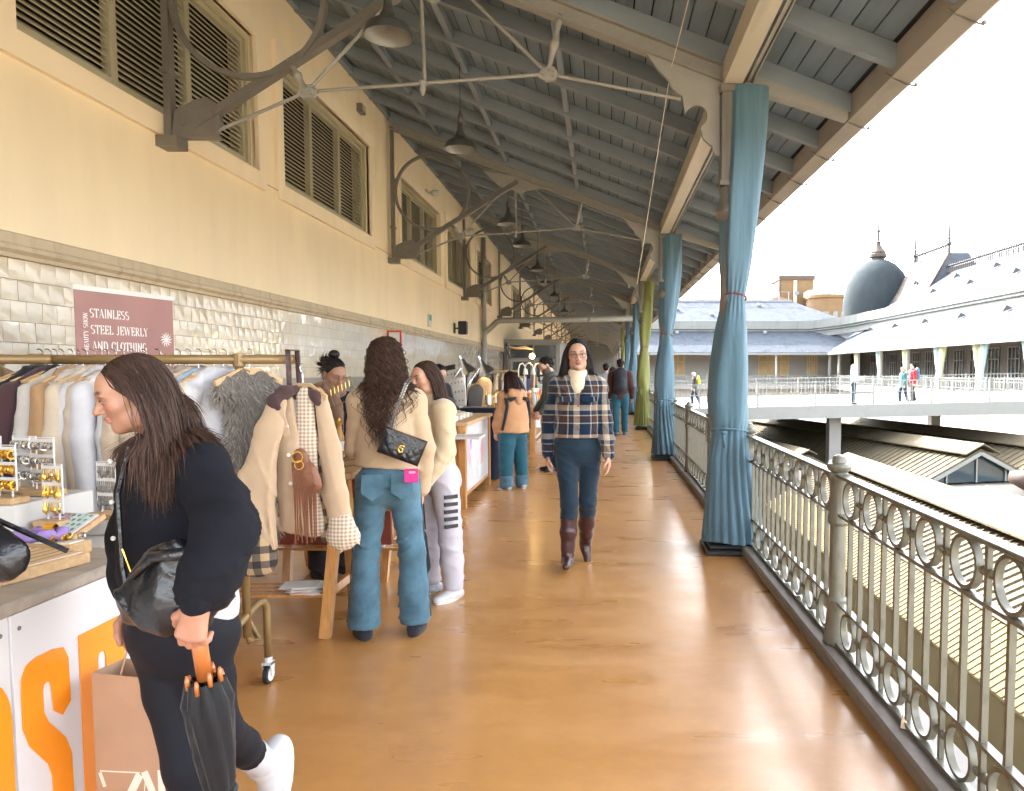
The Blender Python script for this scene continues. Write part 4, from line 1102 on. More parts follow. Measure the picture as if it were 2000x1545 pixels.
# ============================================================ organic surfaces (signed distance fields meshed with surface nets)
V = Vector
class Sdf:
    def __init__(s): s.p = []; s.cuts = []; s.disp = None
    def cone(s, a, b, r0, r1, k=0.02, flat=None, op=1):
        s.p.append(('c', V(a), V(b), r0, r1, k, flat, op)); return s
    def chain(s, pts, rs, k=0.02, flat=None):
        for i in range(len(pts)-1): s.cone(pts[i], pts[i+1], rs[i], rs[i+1], k, flat)
        return s
    def ell(s, c, r, k=0.02, rot=None, op=1):
        s.p.append(('e', V(c), V(r), rot, k, op)); return s
    def cut(s, pt, n):
        s.cuts.append((V(pt), V(n).normalized())); return s
    def mesh(s, res):
        lo = np.array([1e9]*3); hi = -lo
        for q in s.p:
            if q[0] == 'h' or q[-1] < 0: continue
            if q[0] == 'c':
                r = max(q[3], q[4])
                a, b = np.array(q[1]), np.array(q[2]); lo = np.minimum(lo, np.minimum(a, b)-r); hi = np.maximum(hi, np.maximum(a, b)+r)
            else:
                r = max(q[2]); c = np.array(q[1]); lo = np.minimum(lo, c-r); hi = np.maximum(hi, c+r)
        lo -= 3*res+0.012; hi += 3*res+0.012
        n = np.ceil((hi-lo)/res).astype(int)+1
        ax = [(lo[i]+res*np.arange(n[i])).astype(np.float32) for i in range(3)]
        F = np.full(n, 0.5, np.float32)
        for q in s.p:
            if q[0] == 'h':
                pt, nn = q[1], q[2]
                d = (ax[0][:, None, None]-pt.x)*nn.x+(ax[1][None, :, None]-pt.y)*nn.y+(ax[2][None, None, :]-pt.z)*nn.z
                F = np.maximum(F, d); continue
            if q[0] == 'c':
                _, a, b, r0, r1, k, flat, op = q
                m = max(r0, r1)+abs(k)*1.5+0.03
                l_ = np.minimum(a, b)-m; h_ = np.maximum(a, b)+m
            else:
                _, c, r, rot, k, op = q
                m = max(r)+abs(k)*1.5+0.03; l_ = np.array(c)-m; h_ = np.array(c)+m
            sl = []
            for i in range(3):
                i0 = max(0, int((l_[i]-lo[i])/res)); i1 = min(n[i], int((h_[i]-lo[i])/res)+2); sl.append(slice(i0, max(i1, i0+1)))
            x = ax[0][sl[0]][:, None, None]; y = ax[1][sl[1]][None, :, None]; z = ax[2][sl[2]][None, None, :]
            if q[0] == 'c':
                ba = b-a; bb = max(ba.length_squared, 1e-9)
                h = np.clip(((x-a.x)*ba.x+(y-a.y)*ba.y+(z-a.z)*ba.z)/bb, 0, 1)
                dx, dy, dz_ = x-a.x-ba.x*h, y-a.y-ba.y*h, z-a.z-ba.z*h
                d2 = dx*dx+dy*dy+dz_*dz_
                if flat is not None:
                    fn, fs = flat; t = dx*fn[0]+dy*fn[1]+dz_*fn[2]; d2 = d2+t*t*(1/(fs*fs)-1)
                d = np.sqrt(d2)-(r0+(r1-r0)*h)
                if flat is not None: d = d*(0.5+0.5*fs)
            else:
                dx, dy, dz_ = x-c.x, y-c.y, z-c.z
                if rot is not None:
                    m3 = rot
                    u = dx*m3[0][0]+dy*m3[1][0]+dz_*m3[2][0]; v_ = dx*m3[0][1]+dy*m3[1][1]+dz_*m3[2][1]; w = dx*m3[0][2]+dy*m3[1][2]+dz_*m3[2][2]
                else: u, v_, w = dx, dy, dz_
                k0 = np.sqrt((u/r.x)**2+(v_/r.y)**2+(w/r.z)**2)+1e-6
                k1 = np.sqrt((u/r.x**2)**2+(v_/r.y**2)**2+(w/r.z**2)**2)+1e-6
                d = k0*(k0-1)/k1
            S = F[sl[0], sl[1], sl[2]]
            kk = max(abs(k), 1e-4)
            if op > 0:
                h = np.clip(0.5+0.5*(S-d)/kk, 0, 1); F[sl[0], sl[1], sl[2]] = S+(d-S)*h-kk*h*(1-h)
            else:
                h = np.clip(0.5-0.5*(S+d)/kk, 0, 1); F[sl[0], sl[1], sl[2]] = S+(-d-S)*h+kk*h*(1-h)
        if s.disp is not None:
            band = np.abs(F) < 0.06
            ii = np.nonzero(band)
            F[ii] += s.disp(ax[0][ii[0]], ax[1][ii[1]], ax[2][ii[2]])
        for pt, nn in s.cuts:
            d = (ax[0][:, None, None]-pt.x)*nn.x+(ax[1][None, :, None]-pt.y)*nn.y+(ax[2][None, None, :]-pt.z)*nn.z
            F = np.maximum(F, d)
        return surface_nets(F, lo, res)

def surface_nets(F, lo, res):
    n = F.shape
    I = F < 0
    corner = [(i, j, k) for i in (0, 1) for j in (0, 1) for k in (0, 1)]
    def sub(A, o): return A[o[0]:n[0]-1+o[0], o[1]:n[1]-1+o[1], o[2]:n[2]-1+o[2]]
    cnt = np.zeros((n[0]-1, n[1]-1, n[2]-1), np.int8)
    for o in corner: cnt += sub(I, o)
    act = (cnt > 0) & (cnt < 8)
    idx = np.full(act.shape, -1, np.int64)
    cells = np.argwhere(act)
    idx[act] = np.arange(len(cells))
    acc = np.zeros((len(cells), 3)); w = np.zeros(len(cells))
    f = {o: F[cells[:, 0]+o[0], cells[:, 1]+o[1], cells[:, 2]+o[2]].astype(np.float64) for o in corner}
    for a in corner:
        for d in range(3):
            if a[d]: continue
            b = list(a); b[d] = 1; b = tuple(b)
            fa, fb = f[a], f[b]
            m = (fa < 0) != (fb < 0)
            t = np.where(m, fa/np.where(m, fa-fb, 1), 0)
            for q in range(3):
                acc[:, q] += np.where(m, a[q]+(t if q == d else 0), 0)
            w += m
    P = (cells+acc/np.maximum(w, 1)[:, None])*res+lo
    quads = []
    for d in range(3):
        e1, e2 = (d+1) % 3, (d+2) % 3
        A = I[tuple(slice(0, -1) if q == d else slice(None) for q in range(3))]
        B = I[tuple(slice(1, None) if q == d else slice(None) for q in range(3))]
        E = np.argwhere(A != B)
        if not len(E): continue
        ok = np.ones(len(E), bool)
        for e in (e1, e2): ok &= (E[:, e] > 0) & (E[:, e] < n[e]-1)
        E = E[ok]
        fl = A[E[:, 0], E[:, 1], E[:, 2]]
        def cell(o1, o2):
            c = E.copy(); c[:, e1] -= o1; c[:, e2] -= o2
            return idx[c[:, 0], c[:, 1], c[:, 2]]
        q = np.stack([cell(1, 1), cell(0, 1), cell(0, 0), cell(1, 0)], 1)
        q = np.where(fl[:, None], q, q[:, ::-1])
        quads.append(q)
    Q = np.concatenate(quads) if quads else np.zeros((0, 4), int)
    return P, Q

def np_mesh(name, parts, mt, cols=None, smooth=True):
    """parts: list of (P, Q); cols: per-vertex colours"""
    off = 0; Ps = []; Qs = []
    for P, Q in parts:
        Ps.append(P); Qs.append(Q+off); off += len(P)
    P = np.concatenate(Ps); Q = np.concatenate(Qs)
    me = bpy.data.meshes.new(name)
    me.vertices.add(len(P)); me.vertices.foreach_set('co', P.astype(np.float32).ravel())
    me.loops.add(len(Q)*4); me.loops.foreach_set('vertex_index', Q.astype(np.int32).ravel())
    me.polygons.add(len(Q)); me.polygons.foreach_set('loop_start', np.arange(0, len(Q)*4, 4, dtype=np.int32))
    me.update(calc_edges=True)
    me.polygons.foreach_set('use_smooth', [smooth]*len(Q))
    if cols is not None:
        at = me.color_attributes.new('Col', 'FLOAT_COLOR', 'POINT')
        at.data.foreach_set('color', np.concatenate([cols, np.ones((len(cols), 1))], 1).astype(np.float32).ravel())
    me.materials.append(mt)
    return me

def wrinkle(amp, freq, seed=0, d=(0.3, 0.2, 1.0), fine=0.5):
    """soft folds: narrow ridges that come and go, over a slow unevenness"""
    r_ = np.random.RandomState(seed); ph = r_.uniform(0, 6.28, 9); d = np.array(d); d = d/np.linalg.norm(d)
    def f(x, y, z):
        a = (x*d[0]+y*d[1]+z*d[2])
        wv = 1.5*np.sin(7*x+4*z+ph[0])+1.3*np.sin(8*y-5*z+ph[1])+0.8*np.sin(15*x-13*y+6*z+ph[2])
        v = 1-np.abs(np.sin(freq*.5*a+wv+ph[3]))
        v = v**4
        mk = np.clip(.5+.9*np.sin(9*x-7*y+8*z+ph[4])*np.sin(6*x+8*y-9*z+ph[7]), 0, 1)
        v2 = (1-np.abs(np.sin(freq*.9*a-wv*1.4+ph[5])))**4*np.clip(.3+np.sin(13*x+9*z+ph[6]), 0, 1)
        lowf = np.sin(11*a+wv*.6+ph[8])
        return -amp*(1.5*v*mk+fine*v2-.35)+amp*.35*lowf
    return f

# ---- cloth, skin and hair materials
def cloth(name, col, rough=0.85, var=0.10, vs=14, weave=700, wb=0.4, sheen=0.12, rand=0.0):
    return mat(name, col, rough, var=var, vs=vs, bump=wb, bs=weave, sheen=sheen, rand=rand, spec=0.25)
def skin_mat(name, rough=0.5):
    m, nt, b = newmat(name); L = nt.links
    a = nt.nodes.new('ShaderNodeAttribute'); a.attribute_name = 'Col'
    n = nt.nodes.new('ShaderNodeTexNoise'); n.inputs['Scale'].default_value = 60; n.inputs['Detail'].default_value = 4
    tc = nt.nodes.new('ShaderNodeTexCoord'); L.new(tc.outputs['Object'], n.inputs['Vector'])
    mr = nt.nodes.new('ShaderNodeMapRange'); mr.inputs['To Min'].default_value = 0.9; mr.inputs['To Max'].default_value = 1.1
    L.new(n.outputs['Fac'], mr.inputs['Value'])
    mx = nt.nodes.new('ShaderNodeMixRGB'); mx.blend_type = 'MULTIPLY'; mx.inputs['Fac'].default_value = 1
    L.new(a.outputs['Color'], mx.inputs['Color1']); L.new(mr.outputs[0], mx.inputs['Color2'])
    L.new(mx.outputs[0], b.inputs['Base Color'])
    b.inputs['Roughness'].default_value = rough
    n5 = nt.nodes.new('ShaderNodeTexNoise'); n5.inputs['Scale'].default_value = 330; n5.inputs['Detail'].default_value = 3; L.new(tc.outputs['Object'], n5.inputs['Vector'])
    bp = nt.nodes.new('ShaderNodeBump'); bp.inputs['Strength'].default_value = .35; bp.inputs['Distance'].default_value = .0015; L.new(n5.outputs['Fac'], bp.inputs['Height']); L.new(bp.outputs[0], b.inputs['Normal'])
    b.inputs['Subsurface Weight'].default_value = 0.08
    b.inputs['Subsurface Radius'].default_value = (0.012, 0.005, 0.003)
    b.inputs['Subsurface Scale'].default_value = 1.0
    return m
M['skin'] = skin_mat('skin')
M['eye_white'] = mat('eye_white', (.5, .46, .43), .3)
M['eye_dark'] = mat('dark_iris', (.012, .008, .007), .3)
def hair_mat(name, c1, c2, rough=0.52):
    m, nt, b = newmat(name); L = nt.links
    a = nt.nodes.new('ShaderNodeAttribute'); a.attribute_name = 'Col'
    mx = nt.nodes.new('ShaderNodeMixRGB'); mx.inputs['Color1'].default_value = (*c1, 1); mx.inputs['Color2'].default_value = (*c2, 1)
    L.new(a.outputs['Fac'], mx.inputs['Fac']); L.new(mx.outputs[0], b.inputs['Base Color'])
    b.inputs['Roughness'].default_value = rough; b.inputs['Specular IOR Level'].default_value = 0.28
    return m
M['hair_brown'] = hair_mat('brown_hair', (0.018, 0.009, 0.007), (0.155, 0.082, 0.056))
M['hair_dark'] = hair_mat('near_black_hair', (0.008, 0.006, 0.0065), (0.028, 0.019, 0.018))
M['hair_curl'] = hair_mat('curly_brown_hair', (0.018, 0.009, 0.006), (0.13, 0.066, 0.04))
M['hair_auburn'] = hair_mat('auburn_hair', (0.02, 0.007, 0.007), (0.075, 0.026, 0.022))
M['hair_blond'] = hair_mat('blond_hair', (0.35, 0.24, 0.12), (0.6, 0.48, 0.3))
M['hair_white'] = hair_mat('white_hair', (0.5, 0.48, 0.46), (0.75, 0.73, 0.7))

# ---- skeleton
def skel(h=1.7, male=False, lean=(0, 0, 1), sh_rot=0.0, hip_rot=0.0, head=(0, 0, 0), neck=None,
         armL=((.12, 0, -1), (.05, -.15, -1)), armR=((-.12, 0, -1), (-.05, -.15, -1)),
         legL=((.03, 0, -1), (0, .02, -1)), legR=((-.03, 0, -1), (0, .02, -1)), feet=((0, 0), (0, 0)), sway=0.0, bulk=1.0):
    s = h/1.7; J = {'s': s, 'bulk': bulk, 'male': male}
    u = lambda v: V(v).normalized()
    P = V((0, 0, 0.93*s)); ld = u(lean)
    J['pelvis'] = P; J['waist'] = P+ld*0.17*s; J['chest'] = P+ld*0.36*s; J['neck'] = P+ld*0.50*s
    sw = (0.178 if male else 0.152)*s
    sr = Matrix.Rotation(sh_rot, 3, 'Z'); hr = Matrix.Rotation(hip_rot, 3, 'Z')
    side = sr @ V((1, 0, 0)); J['side'] = side; J['front'] = sr @ V((0, -1, 0)); J['hside'] = hr @ V((1, 0, 0)); J['hfront'] = hr @ V((0, -1, 0))
    J['ld'] = ld
    nd = u(neck) if neck else u(ld+V((0, -0.18, 0.25)))
    J['head'] = J['neck']+nd*0.155*s
    J['hrot'] = (Matrix.Rotation(head[1], 3, 'Z') @ Matrix.Rotation(head[0], 3, 'X') @ Matrix.Rotation(head[2], 3, 'Y'))
    for k, sg, ar, lg, ft in (('L', 1, armL, legL, feet[0]), ('R', -1, armR, legR, feet[1])):
        J['sh'+k] = J['neck']-ld*0.088*s+side*sg*sw
        J['el'+k] = J['sh'+k]+u(ar[0])*0.275*s
        J['wr'+k] = J['el'+k]+u(ar[1])*0.245*s
        J['fd'+k] = u(ar[1])
        J['hp'+k] = P-V((0, 0, .05*s))+J['hside']*sg*0.085*s
        J['kn'+k] = J['hp'+k]+u(lg[0])*0.41*s
        J['an'+k] = J['kn'+k]+u(lg[1])*0.40*s
        fy, fp = ft
        J['toe'+k] = (hr @ Matrix.Rotation(fy, 3, 'Z') @ V((0, -math.cos(fp), -math.sin(fp))))
    return J

def _ground(J):
    s = J['s']; lowest = 9
    for k in 'LR':
        t = J['toe'+k]
        lowest = min(lowest, J['an'+k].z-0.075*s, (J['an'+k]+t*0.15*s).z-0.045*s)
    for k, v in list(J.items()):
        if k in ('pelvis', 'waist', 'chest', 'neck', 'head') or k[:2] in ('sh', 'el', 'wr', 'hp', 'kn', 'an') and k[2:] in ('L', 'R'):
            v.z -= lowest
    return J

def head_sdf(J, female=True, nose=1.0, beard=False):
    s = J['s']*J.get('hs', 1.0); R3 = J['hrot']; c = J['head']
    def T(p): return c+R3 @ (V(p)*s)
    rm = [[R3[i][j] for j in range(3)] for i in range(3)]
    D = Sdf()
    def E(p, r, k=0.02, op=1): D.ell(T(p), V(r)*s, k*s, rm, op)
    E((0, .014, .035), (.073, .091, .080), .02)
    E((0, -.022, -.035), (.058, .066, .080), .035)
    E((0, -.058, .03), (.052, .032, .045), .03)
    E((0, -.068, -.094), (.022, .018, .016), .03)
    for sg in (-1, 1):
        E((sg*.040, -.052, -.022), (.024, .024, .02), .025)
        E((sg*.042, -.012, -.075), (.018, .035, .022), .03)
    E((0, -.082, .020), (.048, .012, .010), .018)
    for sg in (-1, 1):
        E((sg*.031, -.094, .000), (.019, .016, .0125), .014, -1)
        E((sg*.031, -.076, .001), (.0125, .0125, .0115), .003)
        E((sg*.074, .012, -.012), (.009, .019, .030), .008)
        E((sg*.079, .006, -.010), (.005, .010, .018), .006, -1)
    D.cone(T((0, -.086, .010)), T((0, -.104*nose+.002, -.026)), .0075*s, .0115*s, .012*s)
    E((0, -.106*nose, -.030), (.0105, .010, .009), .008)
    for sg in (-1, 1): E((sg*.0125, -.094, -.033), (.0085, .010, .007), .006)
    E((0, -.089, -.054), (.021, .010, .0055), .006); E((0, -.086, -.064), (.018, .011, .0065), .006)
    E((0, -.100, -.0588), (.020, .008, .0012), .003, -1)
    if beard:
        E((0, -.05, -.085), (.055, .05, .045), .02)
    nb = J['neck']; ld = J['ld']
    r = .058 if not female else .050
    D.cone(T((0, .018, -.06)), nb-ld*0.02*s, r*s, (r+.006)*s, .03*s)
    D.cone(nb-ld*0.02*s, nb-ld*.09*s, (r+.008)*s, .10*s, .04*s)
    return D, T

def face_cols(P, J, skin, lip, brow, T, beard=None, squint=1.0):
    s = J['s']*J.get('hs', 1.0); R3 = np.array(J['hrot']); c = np.array(J['head'])
    q = (P-c) @ R3 / s
    col = np.tile(np.array(skin), (len(P), 1))
    x, y, z = np.abs(q[:, 0]), q[:, 1], q[:, 2]
    def blend(m, cc): 
        m = np.clip(m, 0, 1)[:, None]; return col*(1-m)+np.array(cc)*m
    fr = (y < -.04)
    # cheeks and nose redder
    m = np.exp(-(((x-.042)/.02)**2+((z+.022)/.02)**2))*.35*fr; col = blend(m, np.array(skin)*np.array((1.05, .72, .68)))
    m = fr*np.exp(-((x/.022)**4+((z+.0585)/.0125)**4)); col = blend(m*.9*(y < -.075), lip)
    bz = .0245+.006*np.exp(-((x-.036)/.015)**2)
    m = fr*np.exp(-(((x-.032)/.020)**6+((z-bz)/.0048)**4)); col = blend(m*.9, brow)
    # eye opening: dark lash and iris
    m = fr*np.exp(-(((x-.031)/.0135)**4+((z-.0015)/(.0042*squint))**2)); col = blend(m*.92*(y < -.06), (.018, .012, .012))
    m = fr*np.exp(-((z+.0588)/.0016)**2-((x/.019)**4)); col = blend(m*.8*(y < -.08), np.array(lip)*.35)
    if beard is not None:
        m = (z < -.03)*(y < .02)*np.clip((-.032-z)/.02+np.clip((x-.04)/.02, 0, 1), 0, 1)*(np.exp(-((x/.02)**4+((z+.0585)/.009)**4)) < .5); col = blend(m*.9, beard)
    return col

def hand_sdf(J, k, curl=0.5, palm=None, spread=1.0, thumb=0.6, scale=1.0):
    """hand at wrist k; palm = direction the palm faces"""
    s = J['s']*scale; w = J['wr'+k]; d = V(J['hd'+k]).normalized() if 'hd'+k in J else J['fd'+k]
    pn = V(palm) if palm is not None else (-J['side'] if k == 'L' else J['side'])
    pn = (pn-d*pn.dot(d)).normalized()
    lat = d.cross(pn).normalized()
    fwd = J['front']
    if lat.dot(fwd) < 0: lat = -lat           # thumb side = front
    if 'tl'+k in J:
        lat = V(J['tl'+k]); lat = (lat-d*lat.dot(d)).normalized(); 
    D = Sdf()
    rm_c = w+d*.048*s
    D.cone(J['el'+k]*0.25+w*0.75, w, .030*s, .024*s, .02*s)
    D.cone(w, w+d*.02*s, .024*s, .025*s, .02*s)
    for j in range(4):
        o = (1.5-j)*.0185*s
        D.cone(w+d*.012*s+lat*o*.6, w+d*.085*s*(1 if j in (1, 2) else .95)+lat*o, .014*s, .0125*s, .014*s)
    lens = (.074, .084, .078, .060)
    for j in range(4):
        o = (1.5-j)*.0205*s*spread
        b = w+d*.086*s*(1 if j in (1, 2) else .95)+lat*o
        a = curl*(0.55+0.06*j); dd = d; p = b
        for q, f in enumerate((.45, .32, .25)):
            aa = a*(1+q*.9)
            dd = (d*math.cos(aa)+pn*math.sin(aa)+lat*(.10*(1.5-j)*spread*(1 if q == 0 else .3)*(1-curl*.5))).normalized()
            n_ = p+dd*lens[j]*f*s
            D.cone(p, n_, (.0098-.0009*q)*s, (.0092-.0011*q)*s, .004*s); p = n_
    tb = w+d*.022*s+lat*.022*s
    t1 = tb+(d*.7+lat*.75+pn*.35*thumb).normalized()*.042*s
    t2 = t1+(d*.9+lat*.25+pn*(.35+.5*thumb)).normalized()*.032*s
    t3 = t2+(d*1.0+lat*.0+pn*(.3+.6*thumb)).normalized()*.026*s
    D.chain([tb, t1, t2, t3], [.014*s, .0118*s, .0108*s, .0088*s], .006*s)
    return D

def trap(D, J, g):
    s = J['s']; ld = J['ld']
    for k in 'LR':
        D.cone(J['neck']-ld*.035*s, J['sh'+k], .046*s+g*.5, .047*s+g*.75, .05*s)
    D.cone(J['shL'], J['shR'], .046*s+g*.6, .046*s+g*.6, .06*s)
def hem_cut(D, a, dn, r=.16, t=.05):
    """slice a tube end flat at a, square to dn"""
    dn = V(dn).normalized(); rm = dn.to_track_quat('Z', 'Y').to_matrix()
    D.ell(a+dn*t*.98, (r, r, t), .006, [[rm[i][j] for j in range(3)] for i in range(3)], -1)

def body_sdf(J):
    s = J['s']; b = J['bulk']; D = Sdf(); fy = J['front']
    D.cone(J['pelvis'], J['waist'], .125*s*b, .105*s*b, .05*s, (fy, .78)); D.cone(J['waist'], J['chest'], .105*s*b, .125*s*b, .05*s, (fy, .75))
    trap(D, J, 0); D.cone(J['chest'], J['neck']-J['ld']*.05*s, .12*s*b, .07*s, .05*s, (fy, .7))
    D.cone(J['neck']-J['ld']*.06*s, J['neck']+J['ld']*.03*s, .07*s, .05*s, .03*s)
    for k in 'LR':
        D.chain([J['sh'+k], J['el'+k], J['wr'+k]], [.046*s, .036*s, .025*s], .02*s)
        D.chain([J['hp'+k], J['kn'+k], J['an'+k]], [.085*s*b, .052*s, .034*s], .03*s)
        sd = V((J['toe'+k].y, -J['toe'+k].x, 0)).normalized(); up = sd.cross(J['toe'+k]); up = up if up.z > 0 else -up
        D.cone(J['an'+k]-up*.035*s, J['an'+k]+J['toe'+k]*.12*s-up*.052*s, .026*s, .016*s, .01*s)
    return D

def shoe_sdf(J, k, sole=0.025, high=0.0, fat=1.0, heel=0.0):
    s = J['s']; D = Sdf(); a = J['an'+k]; t = J['toe'+k]; sd = V((t.y, -t.x, 0)).normalized()
    up = sd.cross(t).normalized()
    if up.z < 0: up = -up
    base = a-up*(.045*s)
    D.cone(base-t*.045*s, base+t*.05*s+up*.0*s, .040*s*fat, .040*s*fat, .02*s)
    D.cone(base+t*.05*s, base+t*.155*s-up*.008*s, .041*s*fat, .030*s*fat, .03*s, (up, .85))
    D.cone(base, a+up*(.01*s+high), .042*s*fat, .043*s*fat, .03*s)
    lowp = base-up*(.028*s+heel)
    D.cut(lowp, -up)
    return D, lowp, up, t, sd

class Person:
    def __init__(p, label, loc, rz_, J, cat='person', group=None, skin=(.52, .30, .20), hi=False):
        p.root = thing('person', label, cat, loc, rz_, group); p.J = _ground(J); p.skin = skin; p.hi = hi
        p.M = Matrix.Translation(V(loc)) @ Matrix.Rotation(rz_, 4, 'Z')
    def add(p, name, D, res, mt, disp=None, parent=None):
        if isinstance(D, (list, tuple)):
            A = D[0]; A.p += [('h', c_[0], c_[1], 1) for c_ in A.cuts]; A.cuts = []; A.p += D[1].p; D = A
        Ds = [D]; parts = []
        for d_ in Ds:
            if disp is not None: d_.disp = disp
            parts.append(d_.mesh(res))
        return obj(name, np_mesh(name, parts, mt), parent or p.root)
    def body(p, female=True, lip=(.36, .12, .10), brow=(.03, .02, .016), hres=.005, cres=.024, handres=.006, hands=None, nose=1.0, beard=None, squint=1.0):
        J = p.J; parts = []; cols = []
        D = body_sdf(J); a = D.mesh(cres); parts.append(a); cols.append(np.tile(np.array(p.skin), (len(a[0]), 1)))
        D, T = head_sdf(J, female, nose, beard is not None); a = D.mesh(hres); parts.append(a)
        cols.append(face_cols(a[0], J, p.skin, lip, brow, T, beard, squint))
        for k in 'LR':
            kw = (hands or {}).get(k, {})
            if kw is None: continue
            a = hand_sdf(J, k, **kw).mesh(handres); parts.append(a); cols.append(np.tile(np.array(p.skin)*np.array((1.02, .93, .9)), (len(a[0]), 1)))
        p.T = T
        if hres < .007:
            J = p.J; hs = J['s']*J.get('hs', 1.0)
            e = MB(); e.ball((0, 0, 0), 1, 12, 8, (.0128, .004, .0046*squint)); ew = e.mesh('eye', M['eye_white'], True)
            e = MB(); e.ball((0, -.0012, 0), 1, 10, 6, (.0054, .0040, .0050*squint)); ei = e.mesh('iris', M['eye_dark'], True)
            e = MB(); e.tube([(-.0145, .001, -.0005), (-.008, -.0028, .0042*squint), (0, -.0042, .0055*squint), (.008, -.0028, .0045*squint), (.0145, .001, .001)], [.0008, .0018, .002, .0018, .0008], 5); el_ = e.mesh('lashes', M['eye_dark'], True)
            for sg in (-1, 1):
                o = obj('eye', ew, p.root, None, T((sg*.031, -.0868, .001))); o.rotation_euler = J['hrot'].to_euler(); o.scale = (hs, hs, hs)
                obj('iris', ei, o); obj('lashes', el_, o)
        return obj('body', np_mesh('body', parts, M['skin'], np.concatenate(cols)), p.root)
    def top(p, name, mt, grow=.02, hem=-.10, sleeve=.055, cuff=.038, res=.014, disp=None, body=1.0, collar=0.0, hemr=None, sl_end=1.0, chest=0.0, flare=0.0):
        J = p.J; s = J['s']; b = J['bulk']*body; D = Sdf(); D2 = Sdf(); fy = J['front']; hy = J['hfront']; ld = J['ld']
        hp = J['pelvis']+V((0, 0, hem*s)); hr_ = hemr if hemr else (.135+flare)
        D.cone(hp-V((0, 0, .06*s)), J['waist'], hr_*s*b+grow, .112*s*b+grow, .06*s, (hy, .78))
        D.cone(J['waist'], J['chest'], .112*s*b+grow, .128*s*b+grow, .06*s, (fy, .76))
        D.cone(J['chest'], J['neck']-ld*.07*s, .125*s*b+grow, .085*s+grow, .05*s, (fy, .72))
        trap(D, J, grow)
        D.cone(J['neck']-ld*.06*s, J['neck']-ld*.01*s, .085*s+grow*.5, .056*s+grow*.6, .03*s)
        if chest and not J['male']:
            for sg in (-1, 1): D.ell(J['chest']+J['side']*sg*.062*s+fy*.075*s+ld*.01*s, (.06*s, .06*s, .065*s), .05*s)
        for k in 'LR':
            e = J['el'+k]; w = J['wr'+k]; w2 = e+(w-e)*sl_end
            D.cone(J['sh'+k], J['sh'+k]*.8+e*.2, .05*s+grow, .05*s+grow, .025*s)
            D2.chain([J['sh'+k], J['sh'+k]*.5+e*.5, e, e*.45+w2*.55, w2], [.055*s+grow, (sleeve*.95)*s+grow*.6, sleeve*s+grow*.5, (sleeve*.5+cuff*.5)*s+grow*.4, cuff*s+grow*.2], .025*s)
        D.cut(hp, V((0, 0, -1)))
        if disp is None: disp = wrinkle(.0035*s, 38, 3)
        return p.add(name, [D, D2], res, mt, disp)
    def trousers(p, mt, r=(.10, .075, .07), top=.06, res=.014, grow=.008, disp=None, ends=1.0, name='trousers', hipr=.14):
        J = p.J; s = J['s']; b = J['bulk']; D = Sdf(); hy = J['hfront']
        D.cone(J['pelvis']-V((0, 0, .05*s)), J['pelvis']+V((0, 0, .09*s)), hipr*s*b+grow, .118*s*b+grow, .05*s, (hy, .80))
        hem = []
        for k in 'LR':
            a = J['kn'+k]+(J['an'+k]-J['kn'+k])*ends
            h = J['hp'+k]; kn = J['kn'+k]
            D.ell(h-hy*.055*s-V((0, 0, .02*s)), (.075*s*b, .07*s*b, .085*s*b), .05*s)
            D.chain([h, h*.5+kn*.5, kn, kn*.5+a*.5, a], [r[0]*s*b, (r[0]*.45+r[1]*.55)*s, r[1]*s, (r[1]*.5+r[2]*.5)*s, r[2]*s], .025*s)
            dn = (a-kn).normalized()
            hem.append((a, dn))
        D.cut(J['pelvis']+V((0, 0, top*s)), V((0, 0, 1)))
        for a, dn in hem: hem_cut(D, a+dn*.012, dn, r[2]*s*1.5+.02, .06)
        if disp is None: disp = wrinkle(.004*s, 46, 5, (0.2, .1, 1))
        return p.add(name, D, res, mt, disp)
    def shoes(p, mt, sole_mt=None, res=.009, high=0.0, fat=1.0, which='LR', name='shoe'):
        for k in which:
            D, lp, up, t, sd = shoe_sdf(p.J, k, high=high, fat=fat)
            o = p.add(name, D, res, mt)
            if sole_mt is not None:
                s = p.J['s']; m = MB(); n = 20; c = lp+t*.055*s
                rim = []
                for i in range(n):
                    a = 2*PI*i/n; q = c+t*(.125*s*math.cos(a))+sd*(.046*s*fat*math.sin(a)*(1+.12*math.cos(a)))
                    rim.append(q)
                m.prism([x+up*.016 for x in rim], -up*.026)
                m.build('sole', sole_mt, o)
    def strands(p, name, mt, n=500, length=.45, r=.0032, curl=0.0, seed=0, seg=12, part=True, stiff=0.22, fringe=False, jit=.012, cap=True, back=False, minl=.7, tgt=None, freq=26, capres=.008, face=-.012, taper=1.0):
        """hair: a cap over the skull plus many tapered locks that fall with gravity around head, neck and shoulders"""
        J = p.J; s = J['s']; hs = s*J.get('hs', 1.0); R3 = J['hrot']; c = J['head']; rr = random.Random(seed)
        el = [(c+R3 @ (V((0, .014, .037))*hs), V((.0755, .0935, .0825))*hs, R3),
              (c+R3 @ (V((0, -.035, -.045))*hs), V((.062, .068, .080))*hs, R3)]
        sh = J['neck']-J['ld']*.12*s; shr = V((.19, .125, .15))*s
        side = J['side']; fr = J['front']
        SR = Matrix((side, -fr, side.cross(-fr))).transposed()
        el.append((sh, shr, SR))
        el.append((J['chest']-J['ld']*.03, V((.155, .125, .2))*s, SR))
        nk = (J['neck'], V((.058, .058, .12))*s, SR); el.append(nk)
        m = MB(); cols = []
